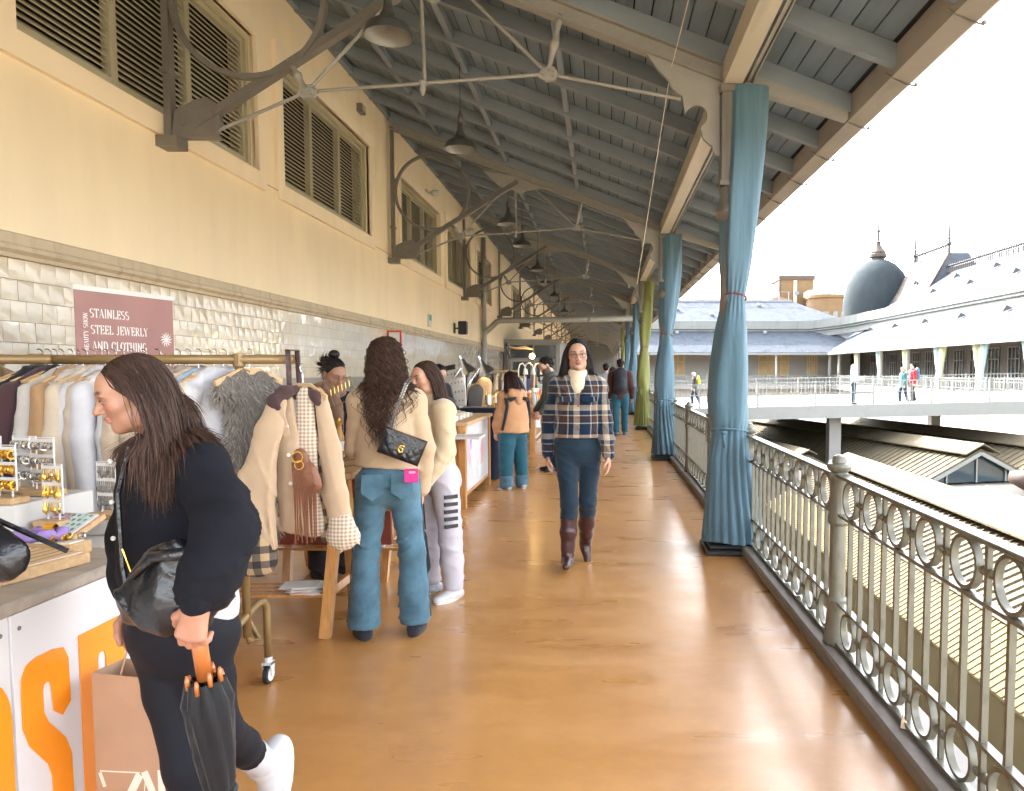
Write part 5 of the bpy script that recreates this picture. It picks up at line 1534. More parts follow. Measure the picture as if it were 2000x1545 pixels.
        for i in range(n):
            for _ in range(50):
                u = rr.uniform(-1, 1); ph = rr.uniform(0, 2*PI)
                z = u; q = math.sqrt(max(0, 1-z*z)); d = V((q*math.cos(ph), q*math.sin(ph), z))
                if d.y < -.25:
                    if d.z < .62-.15*abs(d.x): continue
                elif d.z < -.35: continue
                elif d.y < .12 and d.z < .05: continue
                break
            cc, er, _R = el[0]
            loc = V((d.x*er.x, d.y*er.y, d.z*er.z)); p0 = cc+R3 @ loc
            sx = 1 if d.x > 0 else -1
            t0 = V((sx*(.9 if part else .4), .45+(.5 if d.y < 0 else 0), -.25 if d.z > .5 else -.9))
            if d.y > .05: t0 = V((d.x*(1-d.y*.5), d.y+.3, -.35-.8*max(0, 1-d.z*1.3)))
            if back: t0 = V((sx*.15, 1.0, -.15))
            t0 = t0-d*max(0.0, t0.dot(d))*.97
            dr = (R3 @ t0).normalized()
            L_ = length*s*rr.uniform(minl, 1.05); st = L_/seg; pt = p0.copy(); pts = []; 
            ph0 = rr.uniform(0, 6.28); off = V((rr.gauss(0, 1), rr.gauss(0, 1), 0))*jit*s
            for j in range(seg+1):
                f = j/seg
                if curl > 0:
                    am = curl*s*min(1, f*2.2); ang = ph0+f*freq
                    pts.append(pt+V((am*math.cos(ang), am*math.sin(ang), 0))+off*f)
                else: pts.append(pt+off*f*f)
                g = V((0, 0, -1))
                if tgt is not None and f > tgt[1]:
                    g = (V(tgt[0])-pt).normalized()
                dr = (dr*(1-stiff)+g*stiff).normalized()
                pt = pt+dr*st
                for (ec, er2, eR) in el:
                    lq = eR.transposed() @ (pt-ec); k0 = math.sqrt((lq.x/er2.x)**2+(lq.y/er2.y)**2+(lq.z/er2.z)**2)
                    if k0 < 1.02:
                        lay = 1.012+rr.uniform(0, .035)
                        pt = ec+eR @ (lq*(lay/max(k0, .05)))
            if face is not None:
                for j in range(len(pts)):
                    lq = R3.transposed() @ (pts[j]-c)/hs
                    if -.17 < lq.z < .085 and lq.y < face-.8*max(0, lq.z+.02):
                        lq.y += (face-.8*max(0, lq.z+.02)-lq.y)*min(1, (lq.z+.17)/.05)*.96
                        if abs(lq.x) < .066 and lq.z > -.1: lq.x = math.copysign(.068+.006*rr.random(), lq.x if abs(lq.x) > .002 else sx)
                        pts[j] = c+R3 @ (lq*hs)
            b0 = len(m.v)
            rad = [r*s*(0.6+.6*math.sin(PI*min(1, .25+.75*j/seg)))*(1 if j < seg-1 else .25) for j in range(seg+1)]
            m.tube(pts, rad, 3, cap=False)
            tone = rr.random()**1.2
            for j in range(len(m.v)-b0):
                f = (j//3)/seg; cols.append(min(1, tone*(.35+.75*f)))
        me = m.mesh(name, mt, True)
        at = me.color_attributes.new('Col', 'FLOAT_COLOR', 'POINT')
        cv = np.array(cols); at.data.foreach_set('color', np.stack([cv, cv, cv, np.ones(len(cv))], 1).astype(np.float32).ravel())
        o = obj(name, me, p.root)
        if cap:
            D = Sdf(); rm = [[R3[i][j] for j in range(3)] for i in range(3)]
            D.ell(el[0][0], el[0][1]*1.0, .01, rm)
            D.ell(c+R3 @ (V((0, .045, -.02))*hs), V((.066, .055, .07))*hs, .03, rm)
            D.ell(c+R3 @ (V((0, -.088, -.035))*hs), V((.10, .088, .098))*hs, .015, rm, -1)
            a = D.mesh(capres)
            obj('hair_cap', np_mesh('hair_cap', [a], mt, np.full((len(a[0]), 3), .12)), o)
        return o
# ============================================================ PEOPLE
def leather(name, col, rough=0.32):
    return mat(name, col, rough, var=0.15, vs=14, bump=0.35, bs=45, spec=0.5)
M['leather'] = leather('black_leather', (0.010, 0.010, 0.012), 0.27)
M['boot'] = leather('dark_brown_leather', (0.045, 0.016, 0.016), 0.30)
M['brown_leather'] = leather('brown_leather', (0.17, 0.06, 0.025), 0.45)
M['black_wool'] = cloth('black_wool_knit', (0.005, 0.0055, 0.0095), 0.9, weave=420, wb=.35, sheen=0.0)
M['black_stretch'] = cloth('black_stretch_cloth', (0.005, 0.0055, 0.009), 0.75, weave=900, wb=.12, sheen=0.0)
M['beige_cotton'] = cloth('beige_cotton_twill', (0.50, 0.365, 0.235), 0.8, var=.06)
M['denim'] = cloth('washed_denim', (0.072, 0.15, 0.205), 0.85, var=.45, vs=6, weave=500, wb=.35)
M['denim_dark'] = cloth('dark_teal_denim', (0.014, 0.08, 0.115), 0.8, var=.2, vs=8)
M['cream_knit'] = cloth('cream_fleece', (0.58, 0.46, 0.30), 0.9, var=.06, sheen=.4)
M['lav_cotton'] = cloth('pale_lavender_jersey', (0.48, 0.455, 0.50), 0.9, var=.04)
M['black_cotton'] = cloth('charcoal_cotton', (0.020, 0.019, 0.024), 0.85)
M['navy'] = cloth('navy_twill', (0.005, 0.019, 0.034), 0.7, var=.15)
M['turtle'] = cloth('cream_rib_knit', (0.66, 0.55, 0.40), 0.9)
M['scarf'] = cloth('brown_scarf', (0.20, 0.115, 0.075), 0.95)
M['tan_nylon'] = cloth('tan_nylon', (0.47, 0.245, 0.12), 0.6, var=.06, sheen=.1)
M['green_wool'] = cloth('green_grey_wool', (0.085, 0.10, 0.095), 0.9)
M['plum'] = cloth('plum_parka_cloth', (0.045, 0.016, 0.016), 0.75)
M['pack'] = cloth('dark_backpack_nylon', (0.012, 0.016, 0.022), 0.6)
M['grey_cloth'] = cloth('light_grey_jersey', (0.30, 0.31, 0.33), 0.9)
M['teal_coat'] = cloth('teal_coat_cloth', (0.02, 0.085, 0.10), 0.8)
M['red_coat'] = cloth('red_coat_cloth', (0.22, 0.012, 0.022), 0.75)
M['blue_pack'] = cloth('blue_backpack_nylon', (0.03, 0.11, 0.18), 0.7)
M['lime'] = cloth('lime_backpack_nylon', (0.40, 0.38, 0.01), 0.7)
M['sneaker'] = mat('white_sneaker', (0.46, 0.46, 0.47), 0.5, var=.06, vs=30)
M['grey_sneaker'] = mat('grey_sneaker', (0.30, 0.32, 0.36), 0.55, var=.35, vs=38)
M['sole'] = mat('pale_sole', (0.66, 0.64, 0.60), 0.6)
M['dark_sole'] = mat('dark_sole', (0.03, 0.024, 0.02), 0.6)
M['bagchain'] = mat('dark_silver_chain', (0.32, 0.31, 0.30), 0.3, metal=.9)
M['wood_handle'] = mat('orange_wood_handle', (0.42, 0.13, 0.03), 0.28, var=.15, vs=8, coat=.5)
M['umbrella'] = cloth('black_umbrella_nylon', (0.006, 0.006, 0.008), 0.55, var=.2, weave=300, wb=.15)
M['white_sock'] = cloth('white_sock_rib', (0.48, 0.48, 0.52), 0.9)

def plaid_mat(name, fx=7.0, fz=7.4):
    m, nt, b = newmat(name); L = nt.links
    tc = nt.nodes.new('ShaderNodeTexCoord'); sp = nt.nodes.new('ShaderNodeSeparateXYZ'); L.new(tc.outputs['Object'], sp.inputs[0])
    def ramp(src, fr, off, ys=0.0):
        a = nt.nodes.new('ShaderNodeMath'); a.operation = 'MULTIPLY_ADD'; a.inputs[1].default_value = fr; a.inputs[2].default_value = off; L.new(src, a.inputs[0])
        fcn = nt.nodes.new('ShaderNodeMath'); fcn.operation = 'FRACT'; L.new(a.outputs[0], fcn.inputs[0])
        r = nt.nodes.new('ShaderNodeValToRGB'); r.color_ramp.interpolation = 'CONSTANT'; e = r.color_ramp.elements
        stops = [(0, (.012, .042, .085)), (.32, (.50, .45, .40)), (.36, (.014, .05, .10)), (.40, (.105, .055, .038)), (.58, (.50, .44, .38)), (.62, (.016, .055, .10)), (.76, (.50, .42, .34)), (.95, (.02, .03, .05))]
        e[0].position = stops[0][0]; e[0].color = (*stops[0][1], 1); e[1].position = stops[1][0]; e[1].color = (*stops[1][1], 1)
        for p_, c_ in stops[2:]:
            q = e.new(p_); q.color = (*c_, 1)
        L.new(fcn.outputs[0], r.inputs['Fac']); return r.outputs[0]
    xz = nt.nodes.new('ShaderNodeMath'); xz.operation = 'ADD'; L.new(sp.outputs['X'], xz.inputs[0])
    yy = nt.nodes.new('ShaderNodeMath'); yy.operation = 'MULTIPLY'; yy.inputs[1].default_value = .35; L.new(sp.outputs['Y'], yy.inputs[0]); L.new(yy.outputs[0], xz.inputs[1])
    A = ramp(xz.outputs[0], fx, .12); B = ramp(sp.outputs['Z'], fz, .33)
    mx = nt.nodes.new('ShaderNodeMixRGB'); mx.inputs['Fac'].default_value = .5; L.new(A, mx.inputs['Color1']); L.new(B, mx.inputs['Color2'])
    n = nt.nodes.new('ShaderNodeTexNoise'); n.inputs['Scale'].default_value = 160; n.inputs['Detail'].default_value = 3; L.new(tc.outputs['Object'], n.inputs['Vector'])
    ov = nt.nodes.new('ShaderNodeMixRGB'); ov.blend_type = 'OVERLAY'; ov.inputs['Fac'].default_value = .5; L.new(mx.outputs[0], ov.inputs['Color1']); L.new(n.outputs['Fac'], ov.inputs['Color2'])
    gm_ = nt.nodes.new('ShaderNodeGamma'); gm_.inputs[1].default_value = 1.35; L.new(ov.outputs[0], gm_.inputs[0]); L.new(gm_.outputs[0], b.inputs['Base Color']); b.inputs['Roughness'].default_value = .95; b.inputs['Sheen Weight'].default_value = .3; b.inputs['Specular IOR Level'].default_value = .15
    bp = nt.nodes.new('ShaderNodeBump'); bp.inputs['Strength'].default_value = .4; bp.inputs['Distance'].default_value = .006; L.new(n.outputs['Fac'], bp.inputs['Height']); L.new(bp.outputs[0], b.inputs['Normal'])
    return m
M['plaid'] = plaid_mat('plaid_wool', 4.3, 4.5)

# ---------- woman in the black sweater, stepping out to the left
def woman_black():
    J = skel(1.58, lean=(.06, -.02, 1), neck=(-.12, -.60, .80), head=(R(16), R(-30), R(3)), sh_rot=R(-6),
             armL=((.12, .58, -.78), (-.30, -.50, -.85)), armR=((.0, .0, -1), (.10, -.55, -.9)),
             legL=((.02, .06, -1), (-.043, .351, -.13)), legR=((-.03, -.10, -1), (0, .04, -1)), feet=((0, R(75)), (0, 0)))
    J['hs'] = .86; J['hdL'] = (-.10, -.18, -1); J['tlL'] = (-.9, -.4, 0)
    p = Person('woman in black sweater and leggings stepping past the jewellery counter, umbrella in hand', (-1.135, 1.93, 0), R(-28), J, skin=(.39, .205, .135), hi=True)
    Mi = p.M.inverted()
    for k_, w_ in dict(elL=(-.889, 1.72, 1.118), wrL=(-.905, 1.62, .985), elR=(-1.265, 1.99, 1.05), wrR=(-1.292, 2.01, .86), knR=(-1.085, 1.87, .47), anR=(-1.03, 1.88, .075), knL=(-1.045, 1.95, .532), anL=(-1.04, 2.20, .29)).items(): J[k_] = Mi @ V(w_)
    for k_ in 'LR': J['fd'+k_] = (J['wr'+k_]-J['el'+k_]).normalized()
    p.body(hres=.0027, handres=.0035, cres=.02, hands={'L': dict(curl=1.25, palm=(-.5, .85, 0), thumb=1.1, spread=.85), 'R': dict(curl=.9)}, squint=.75, lip=(.42, .15, .13), nose=1.03)
    s = J['s']
    D2 = Sdf(); D = Sdf(); fy = J['front']; ld = J['ld']
    D.cone(J['pelvis']+V((0, 0, .03)), J['waist'], .148, .142, .06, (fy, .80)); D.cone(J['waist'], J['chest'], .143, .143, .06, (fy, .80))
    D.cone(J['chest'], J['neck']-ld*.07, .140, .088, .05, (fy, .78)); trap(D, J, .024)
    D.cone(J['neck']-ld*.07, J['neck']+ld*.005, .098, .066, .03)
    D.cone(J['neck']-fy*.05-ld*.08, J['chest']-fy*.05, .085, .11, .05)
    for k in 'LR':
        e = J['el'+k]; w = J['wr'+k]
        D.cone(J['sh'+k], J['sh'+k]*.8+J['el'+k]*.2, .056, .058, .03); D2.chain([J['sh'+k]*.88+J['el'+k]*.12, J['sh'+k]*.5+e*.5+V((0, .01, 0)), e, e*.45+w*.55, e*.2+w*.8], [.055, .067, .072, .066, .054], .03)
    D.cut(J['pelvis']+V((0, 0, -.015)), V((0, 0, -1)))
    p.add('sweater', [D, D2], .0095, M['black_wool'], wrinkle(.008, 36, 4, (.3, .2, 1)))
    for k in 'LR':
        e = J['el'+k]; w = J['wr'+k]; D = Sdf().cone(e*.22+w*.78, e*.0+w*1.0, .045, .036, .01)
        p.add('cuff', D, .006, M['black_wool'], wrinkle(.0012, 300, 3, (1, .4, 0)))
    D = Sdf().cone(J['pelvis']+V((.02, .035, -.035)), J['pelvis']+V((.02, .035, .012)), .128, .132, .02, (fy, .8)); D.cut(J['pelvis']+V((0, 0, -.034)), V((0, 0, -1)))
    p.add('white_shirt_hem', D, .011, M['white_sock'])
    p.trousers(M['black_stretch'], (.086, .060, .046), res=.010, ends=.93, disp=wrinkle(.0016, 44, 2), name='leggings')
    a = J['anL']; kn = J['knL']
    D = Sdf().cone(kn*.30+a*.70, a-(a-kn).normalized()*.0, .047, .043, .01); p.add('sock', D, .008, M['white_sock'])
    a = J['anR']; kn = J['knR']; D = Sdf().cone(kn*.22+a*.78, a, .046, .043, .01); p.add('sock', D, .008, M['white_sock'])
    p.shoes(M['sneaker'], M['sole'], res=.007, fat=1.12)
    c = J['head']
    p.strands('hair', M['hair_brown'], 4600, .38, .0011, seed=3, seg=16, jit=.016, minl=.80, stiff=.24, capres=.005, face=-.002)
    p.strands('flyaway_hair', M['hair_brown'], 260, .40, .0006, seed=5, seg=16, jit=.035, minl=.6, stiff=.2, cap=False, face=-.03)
    o = MB().tube([J['neck']+V((-.02, -.10, -.02)), J['chest']+V((.01, -.145, .0)), J['waist']+V((.04, -.155, 0)), J['waist']+V((.08, -.16, -.10))], .006, 6).build('bag_strap', M['leather'], p.root)
    m = MB()
    for t in (.02, .12, .21): m.ball(tuple(J['chest']+V((-.01, -.150, .10-t))), .006, 8, 5)
    m.build('button', M['greypl'], p.root)
    return p
pB = woman_black()

# ---------- woman in beige jacket and jeans seen from behind
def woman_jeans():
    J = skel(1.685, lean=(0, -.02, 1), neck=(.05, -.2, 1), head=(R(14), R(20), R(-3)),
             armL=((.10, -.25, -1), (-.25, -.95, -.1)), armR=((-.20, .06, -1), (.08, -.22, -1)),
             legL=((.10, 0, -1), (.05, .03, -1)), legR=((-.10, 0, -1), (-.03, .03, -1)), feet=((R(15), 0), (R(-12), 0)))
    p = Person('woman in beige jacket and flared jeans seen from behind, long curly hair', (-1.205, 4.12, 0), R(194), J, skin=(.50, .28, .19))
    p.body(hres=.006, handres=.0055, hands={'L': dict(curl=.7), 'R': dict(curl=.5)})
    D2 = Sdf(); D = Sdf(); fy = J['front']; ld = J['ld']
    D.cone(J['pelvis']+V((0, 0, .02)), J['waist'], .186, .155, .05, (fy, .72)); D.cone(J['waist'], J['chest'], .155, .15, .05, (fy, .74))
    D.cone(J['chest'], J['neck']-ld*.07, .142, .09, .05, (fy, .74)); trap(D, J, .016)
    D.cone(J['neck']-ld*.06, J['neck']+ld*.03, .075, .064, .02)
    for k in 'LR':
        e = J['el'+k]; w = J['wr'+k]
        D.cone(J['sh'+k], J['sh'+k]*.8+J['el'+k]*.2, .056, .058, .03); D2.chain([J['sh'+k]*.88+J['el'+k]*.12, J['sh'+k]*.5+e*.5, e, e*.5+w*.5, w], [.052, .056, .058, .054, .048], .02)
    D.cut(J['pelvis']+V((0, 0, .035)), V((.10, .05, -1)))
    ja = p.add('jacket', [D, D2], .0085, M['beige_cotton'], wrinkle(.0085, 52, 8, (.8, .2, .7)))
    # storm flap across the back
    D = Sdf(); D.cone(J['chest']-ld*.015, J['neck']-ld*.10, .160, .105, .04, (fy, .745)); D.cut(J['chest']+V((0, 0, -.035)), V((0, 0, -1))); D.cut(J['chest']+V((0, .02, 0)), V((0, -1, 0)))
    p.add('back_flap', D, .008, M['beige_cotton'], wrinkle(.002, 30, 3), ja)
    p.trousers(M['denim'], (.095, .074, .090), res=.0085, ends=.98, disp=wrinkle(.0085, 88, 6, (.5, .2, 1)), name='jeans', hipr=.137)
    for k, sg in (('L', 1), ('R', -1)):
        m = MB(); c = J['pelvis']+V((sg*.078, .0, -.055))
        pts = [(-.055, .07), (.055, .07), (.058, -.03), (0, -.075), (-.058, -.03)]
        m.prism([(c.x+x, .133+.012*math.cos(x*20)-abs(z)*.12, c.z+z) for x, z in pts], (0, .006, 0)); m.build('back_pocket', M['denim'], p.root)
    for k, sg in (('L', 1), ('R', -1)):
        h_, kn_, an_ = J['hp'+k], J['kn'+k], J['an'+k]
        MB().tube([h_+V((sg*.085, .01, .05)), h_*.5+kn_*.5+V((sg*.083, .01, 0)), kn_+V((sg*.074, .0, 0)), kn_*.5+an_*.5+V((sg*.081, 0, 0)), an_+V((sg*.088, 0, .02))], .0035, 5).build('side_seam', M['denim_dark'], p.root, True)
    p.shoes(M['black_cotton'], M['dark_sole'], res=.01)
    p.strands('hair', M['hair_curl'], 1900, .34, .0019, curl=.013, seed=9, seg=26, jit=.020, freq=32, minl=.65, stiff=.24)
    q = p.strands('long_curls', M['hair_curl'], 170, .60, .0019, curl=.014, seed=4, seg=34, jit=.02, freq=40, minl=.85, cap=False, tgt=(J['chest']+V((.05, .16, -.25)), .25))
    return p
pJ = woman_jeans()

# ---------- woman in cream fleece and pale joggers
def woman_cream():
    J = skel(1.57, lean=(0, -.08, 1), neck=(.0, -.35, .9), head=(R(8), R(8), R(0)),
             armL=((.20, -.05, -1), (-.10, -.55, -.8)), armR=((-.15, -.1, -1), (.1, -.9, -.3)),
             legL=((.08, .06, -1), (.02, .04, -1)), legR=((-.08, -.08, -1), (0, .05, -1)), feet=((R(15), 0), (R(-10), 0)))
    p = Person('woman in cream fleece, black hood and pale joggers beside the jeans woman', (-1.085, 4.86, 0), R(-50), J, skin=(.55, .30, .20))
    p.body(hres=.005, hands={'L': dict(curl=.6), 'R': dict(curl=.6)})
    p.top('fleece', M['cream_knit'], grow=.028, hem=-.05, sleeve=.055, cuff=.042, res=.0115, disp=wrinkle(.008, 34, 5))
    D = Sdf(); ld = J['ld']; n = J['neck']
    D.cone(n+V((-.10, .0, -.02)), n+V((0, .10, -.05)), .04, .055, .03).cone(n+V((.10, .0, -.02)), n+V((0, .10, -.05)), .04, .055, .03).cone(n+V((.09, .0, -.03)), n+V((.05, -.12, -.16)), .035, .025, .03).cone(n+V((-.09, 0, -.03)), n+V((-.05, -.12, -.16)), .035, .025, .03)
    p.add('hood', D, .010, M['black_cotton'], wrinkle(.003, 40, 2))
    p.trousers(M['lav_cotton'], (.108, .085, .075), res=.011, ends=.98, disp=wrinkle(.008, 48, 9, (.4, .2, 1)), name='joggers', hipr=.15)
    m = MB()
    kn = J['knL']; hp = J['hpL']
    for t in range(5):
        c = hp*.35+kn*.65+V((.072, -.02, .12-t*.048)); m.box(c.x-.006, c.x+.014, c.y-.045, c.y+.045, c.z-.012, c.z+.012)
    m.build('black_stripe_print', M['black'], p.root)
    p.shoes(M['sneaker'], M['sole'], res=.009, fat=1.1, which='L'); p.shoes(M['grey_sneaker'], M['sole'], res=.009, fat=1.1, which='R')
    p.strands('hair', M['hair_brown'], 1100, .42, .0026, seed=12, seg=14, jit=.012)
    return p
pC = woman_cream()

# ---------- woman in the plaid overshirt walking towards us
def woman_plaid():
    J = skel(1.71, lean=(.0, -.03, 1), neck=(-.02, -.16, 1), head=(R(4), R(3), R(-3)),
             armL=((.22, -.06, -1), (.06, -.22, -1)), armR=((-.26, .14, -1), (-.02, -.02, -1)),
             legL=((-.02, .0, -1), (-.03, .50, -.86)), legR=((.05, -.20, -1), (-.04, .02, -1)), feet=((R(6), R(48)), (R(-10), R(0))), bulk=1.06, hip_rot=R(5), sh_rot=R(-4))
    p = Person('woman with glasses in plaid overshirt and tall brown boots walking towards the camera', (-0.185, 5.60, 0), R(3), J, skin=(.43, .25, .175))
    p.body(hres=.0036, handres=.0048, hands={'L': dict(curl=.55), 'R': dict(curl=.65)}, lip=(.36, .10, .10), nose=1.02)
    D2 = Sdf(); D = Sdf(); fy = J['front']; ld = J['ld']
    D.cone(J['pelvis']+V((0, 0, .0)), J['waist'], .182, .168, .05, (fy, .76)); D.cone(J['waist'], J['chest'], .168, .162, .05, (fy, .78))
    D.cone(J['chest'], J['neck']-ld*.08, .152, .095, .05, (fy, .74)); trap(D, J, .024)
    for sg in (-1, 1): D.ell(J['chest']+V((sg*.075, -.085, -.01)), (.07, .065, .075), .05)
    for k in 'LR':
        e = J['el'+k]; w = J['wr'+k]
        D.cone(J['sh'+k], J['sh'+k]*.8+J['el'+k]*.2, .056, .058, .03); D2.chain([J['sh'+k]*.88+J['el'+k]*.12, J['sh'+k]*.5+e*.5, e, e*.5+w*.5, w], [.054, .058, .058, .054, .048], .02)
    D.ell(J['neck']+V((0, -.085, -.05)), (.045, .05, .12), .015, None, -1)
    D.cut(J['pelvis']+V((0, 0, .03)), V((0, 0, -1)))
    sh = p.add('overshirt', [D, D2], .0085, M['plaid'], wrinkle(.007, 36, 7, (.5, .3, 1)))
    D = Sdf(); n = J['neck']
    for sg in (-1, 1):
        D.chain([n+V((sg*.035, .062, .025)), n+V((sg*.080, .01, .012)), n+V((sg*.088, -.055, -.035)), n+V((sg*.055, -.118, -.105))], [.017, .018, .019, .012], .008)
        D.cone(n+V((sg*.10, -.045, -.045)), n+V((sg*.085, -.105, -.115)), .012, .012, .015)
    p.add('collar', D, .0065, M['plaid'], None, sh)
    for sg in (-1, 1):
        c = J['chest']+V((sg*.085, -.166, -.035))
        m = MB(); m.prism([(c.x-.055, c.y-.004, c.z+.02), (c.x+.055, c.y-.004, c.z+.02), (c.x+.055, c.y-.014, c.z-.012), (c.x, c.y-.020, c.z-.026), (c.x-.055, c.y-.014, c.z-.012)], (0, .012, 0)); m.build('pocket_flap', M['plaid'], sh)
    m = MB()
    for t in range(4): 
        z = n.z-.14-t*.085; m.ball((0.0+J['chest'].x*.5, -.158-(.012 if 1 <= t <= 2 else 0), z), .008, 8, 5, (1, .6, 1))
    m.build('button', M['brown_leather'], sh)
    D = Sdf(); D.cone(n+V((0, -.012, -.03)), n+V((0, -.032, .055)), .070, .062, .02); D.cone(n+V((0, -.06, -.10)), n+V((0, -.03, .0)), .07, .065, .03); D.cut(n+V((0, -.03, .042)), V((0, -.2, 1)))
    p.add('turtleneck', D, .007, M['turtle'], wrinkle(.0025, 210, 3, (0, 0, 1), .2))
    p.trousers(M['navy'], (.096, .066, .056), res=.009, ends=.45, disp=wrinkle(.006, 95, 3, (.3, .1, 1)), name='trousers', hipr=.142)
    for k in 'LR':
        kn = J['kn'+k]; an = J['an'+k]; t = J['toe'+k]
        D, lp, up, tt, sd = shoe_sdf(J, k, high=.06, fat=.98)
        b = kn*.72+an*.28
        D.chain([b, b*.6+an*.4, b*.22+an*.78, an], [.064, .064, .049, .047], .02)
        D.cut(kn*.78+an*.22, (kn-an))
        bo = p.add('boot', D, .0085, M['boot'], wrinkle(.003, 70, 4, (0, .2, 1)))
        h = lp-t*.045; m = MB(); m.lathe([(.030, .03), (.033, 0), (.033, -.022)], 14, (0, 0, 0))
        o = m.build('heel', M['dark_sole'], bo, True); o.location = h; o.rotation_euler = up.to_track_quat('Z', 'Y').to_euler()
    p.strands('hair', M['hair_dark'], 2400, .40, .0016, seed=21, seg=14, jit=.018, minl=.8, stiff=.26)
    # glasses
    T = p.T; g = MB()
    for sg in (-1, 1):
        pts = []
        for i in range(16):
            a = 2*PI*i/16; pts.append(T((sg*.033+.023*math.copysign(abs(math.cos(a))**.7, math.cos(a)), -.103-.004*abs(math.cos(a))*0, -.001+.016*math.copysign(abs(math.sin(a))**.7, math.sin(a)))))
        g.tube(pts, .0017, 5, closed=True); g.tube([T((sg*.056, -.102, .005)), T((sg*.074, -.07, .006)), T((sg*.077, .0, .002))], .0016, 5)
    g.tube([T((-.011, -.104, .002)), T((0, -.107, .005)), T((.011, -.104, .002))], .0016, 5)
    g.build('glasses', M['black'], p.root)
    return p
pP = woman_plaid()

# ---------- girl in tan jacket
def girl_tan():
    J = skel(1.50, lean=(0, -.05, 1), neck=(0, -.35, .9), head=(R(18), R(10), 0), armL=((.2, -.05, -1), (.02, -.35, -1)), armR=((-.2, .0, -1), (0, -.3, -1)),
             legL=((.10, 0, -1), (.02, .03, -1)), legR=((-.08, .02, -1), (-.02, .05, -1)), feet=((R(10), 0), (R(-10), R(10))), bulk=1.1)
    p = Person('girl in tan and black hooded jacket with long auburn hair at the far stalls', (-1.13, 9.35, 0), R(222), J, skin=(.55, .32, .22))
    p.body(hres=.009, handres=.008, cres=.03)
    D2 = Sdf(); D = Sdf(); fy = J['front']; ld = J['ld']
    D.cone(J['pelvis']-V((0, 0, .10)), J['waist'], .225, .20, .05, (fy, .8)); D.cone(J['waist'], J['chest'], .20, .175, .05, (fy, .8)); D.cone(J['chest'], J['neck']-ld*.06, .165, .10, .05, (fy, .8)); trap(D, J, .03)
    for k in 'LR':
        e = J['el'+k]; w = J['wr'+k]; D.cone(J['sh'+k], J['sh'+k]*.8+J['el'+k]*.2, .056, .058, .03); D2.chain([J['sh'+k]*.88+J['el'+k]*.12, e, e*.4+w*.6, w], [.062, .076, .076, .048], .03)
    D.cut(J['pelvis']-V((0, 0, .10)), V((0, 0, -1)))
    ja = p.add('jacket', [D, D2], .014, M['tan_nylon'], wrinkle(.009, 36, 3, (.8, .2, .5)))
    D = Sdf().cone(J['neck']+V((-.07, .09, -.05)), J['neck']+V((.07, .09, -.05)), .07, .07, .04).cone(J['neck']+V((0, .12, -.10)), J['neck']+V((0, .14, -.15)), .07, .05, .04)
    p.add('hood', D, .014, M['tan_nylon'], wrinkle(.005, 40, 1), ja)
    for sg, k in ((1, 'L'), (-1, 'R')):
        n_ = J['neck']; e = J['el'+k]
        m = MB(); m.tube([n_+V((sg*.05, .155, -.10)), n_+V((sg*.13, .145, -.12)), J['sh'+k]+V((sg*.03, .10, -.03)), J['chest']+V((sg*.165, .125, -.08)), J['waist']+V((sg*.185, .10, -.05)), J['pelvis']+V((sg*.21, .06, -.06))], [.02, .028, .026, .022, .020, .018], 8); m.build('black_panel', M['black_cotton'], ja, True)
    p.trousers(M['denim_dark'], (.125, .105, .085), res=.014, ends=.90, disp=wrinkle(.007, 34, 2), name='wide_jeans', hipr=.16)
    for k in 'LR':
        a = J['kn'+k]*.14+J['an'+k]*.86; D = Sdf().cone(a+V((0, 0, .02)), a-V((0, 0, .03)), .088, .088, .01); p.add('turn_up', D, .012, M['denim'])
    p.shoes(M['grey_sneaker'], M['sole'], res=.011, fat=1.15)
    p.strands('hair', M['hair_auburn'], 700, .48, .0036, seed=31, seg=10, jit=.014)
    return p
girl_tan()

def simple(label, loc, rz_, J, topm, legm, shoem, hairm, hl=.12, hn=160, res=.018, skin=(.52, .30, .21), female=False, grow=.03, hem=-.08, beard=None, topname='coat', hr=.007, bk=False, hres=.010, cres=.035, **kw):
    p = Person(label, loc, rz_, J, skin=skin)
    p.body(female=female, hres=hres, handres=.009, cres=cres, beard=beard)
    p.top(topname, topm, grow=grow, hem=hem, sleeve=.058, cuff=.045, res=res, disp=wrinkle(.005, 30, 4), **kw)
    p.trousers(legm, (.105, .08, .075), res=res, ends=.97)
    p.shoes(shoem, None, res=res*.8)
    if hairm: p.strands('hair', hairm, hn, hl, hr, seed=int(abs(loc[0]*100)), seg=6, jit=.01, back=bk, part=not bk, capres=.011)
    return p
# man in green coat looking down at a stall
J = skel(1.72, True, lean=(0, -.06, 1), neck=(0, -.5, .85), head=(R(28), 0, 0), armL=((.15, -.1, -1), (-.1, -.6, -.7)), armR=((-.15, -.1, -1), (.1, -.6, -.7)), feet=((R(12), 0), (R(-12), 0)))
p = simple('bearded man in long green grey coat looking down at a far stall', (-.74, 11.05, 0), R(-72), J, M['green_wool'], M['navy'], M['black_cotton'], M['hair_dark'], .12, 200, hem=-.30, beard=(.03, .02, .016), bk=True, topname='long_coat', hres=.008)
D = Sdf().ell(J['head']+J['hrot'] @ V((0, .085, .075)), (.035, .035, .035), .01); D.disp = wrinkle(.003, 60, 1); a = D.mesh(.008)
obj('hair_knot', np_mesh('hair_knot', [a], M['hair_dark'], np.full((len(a[0]), 3), .2)), p.root)
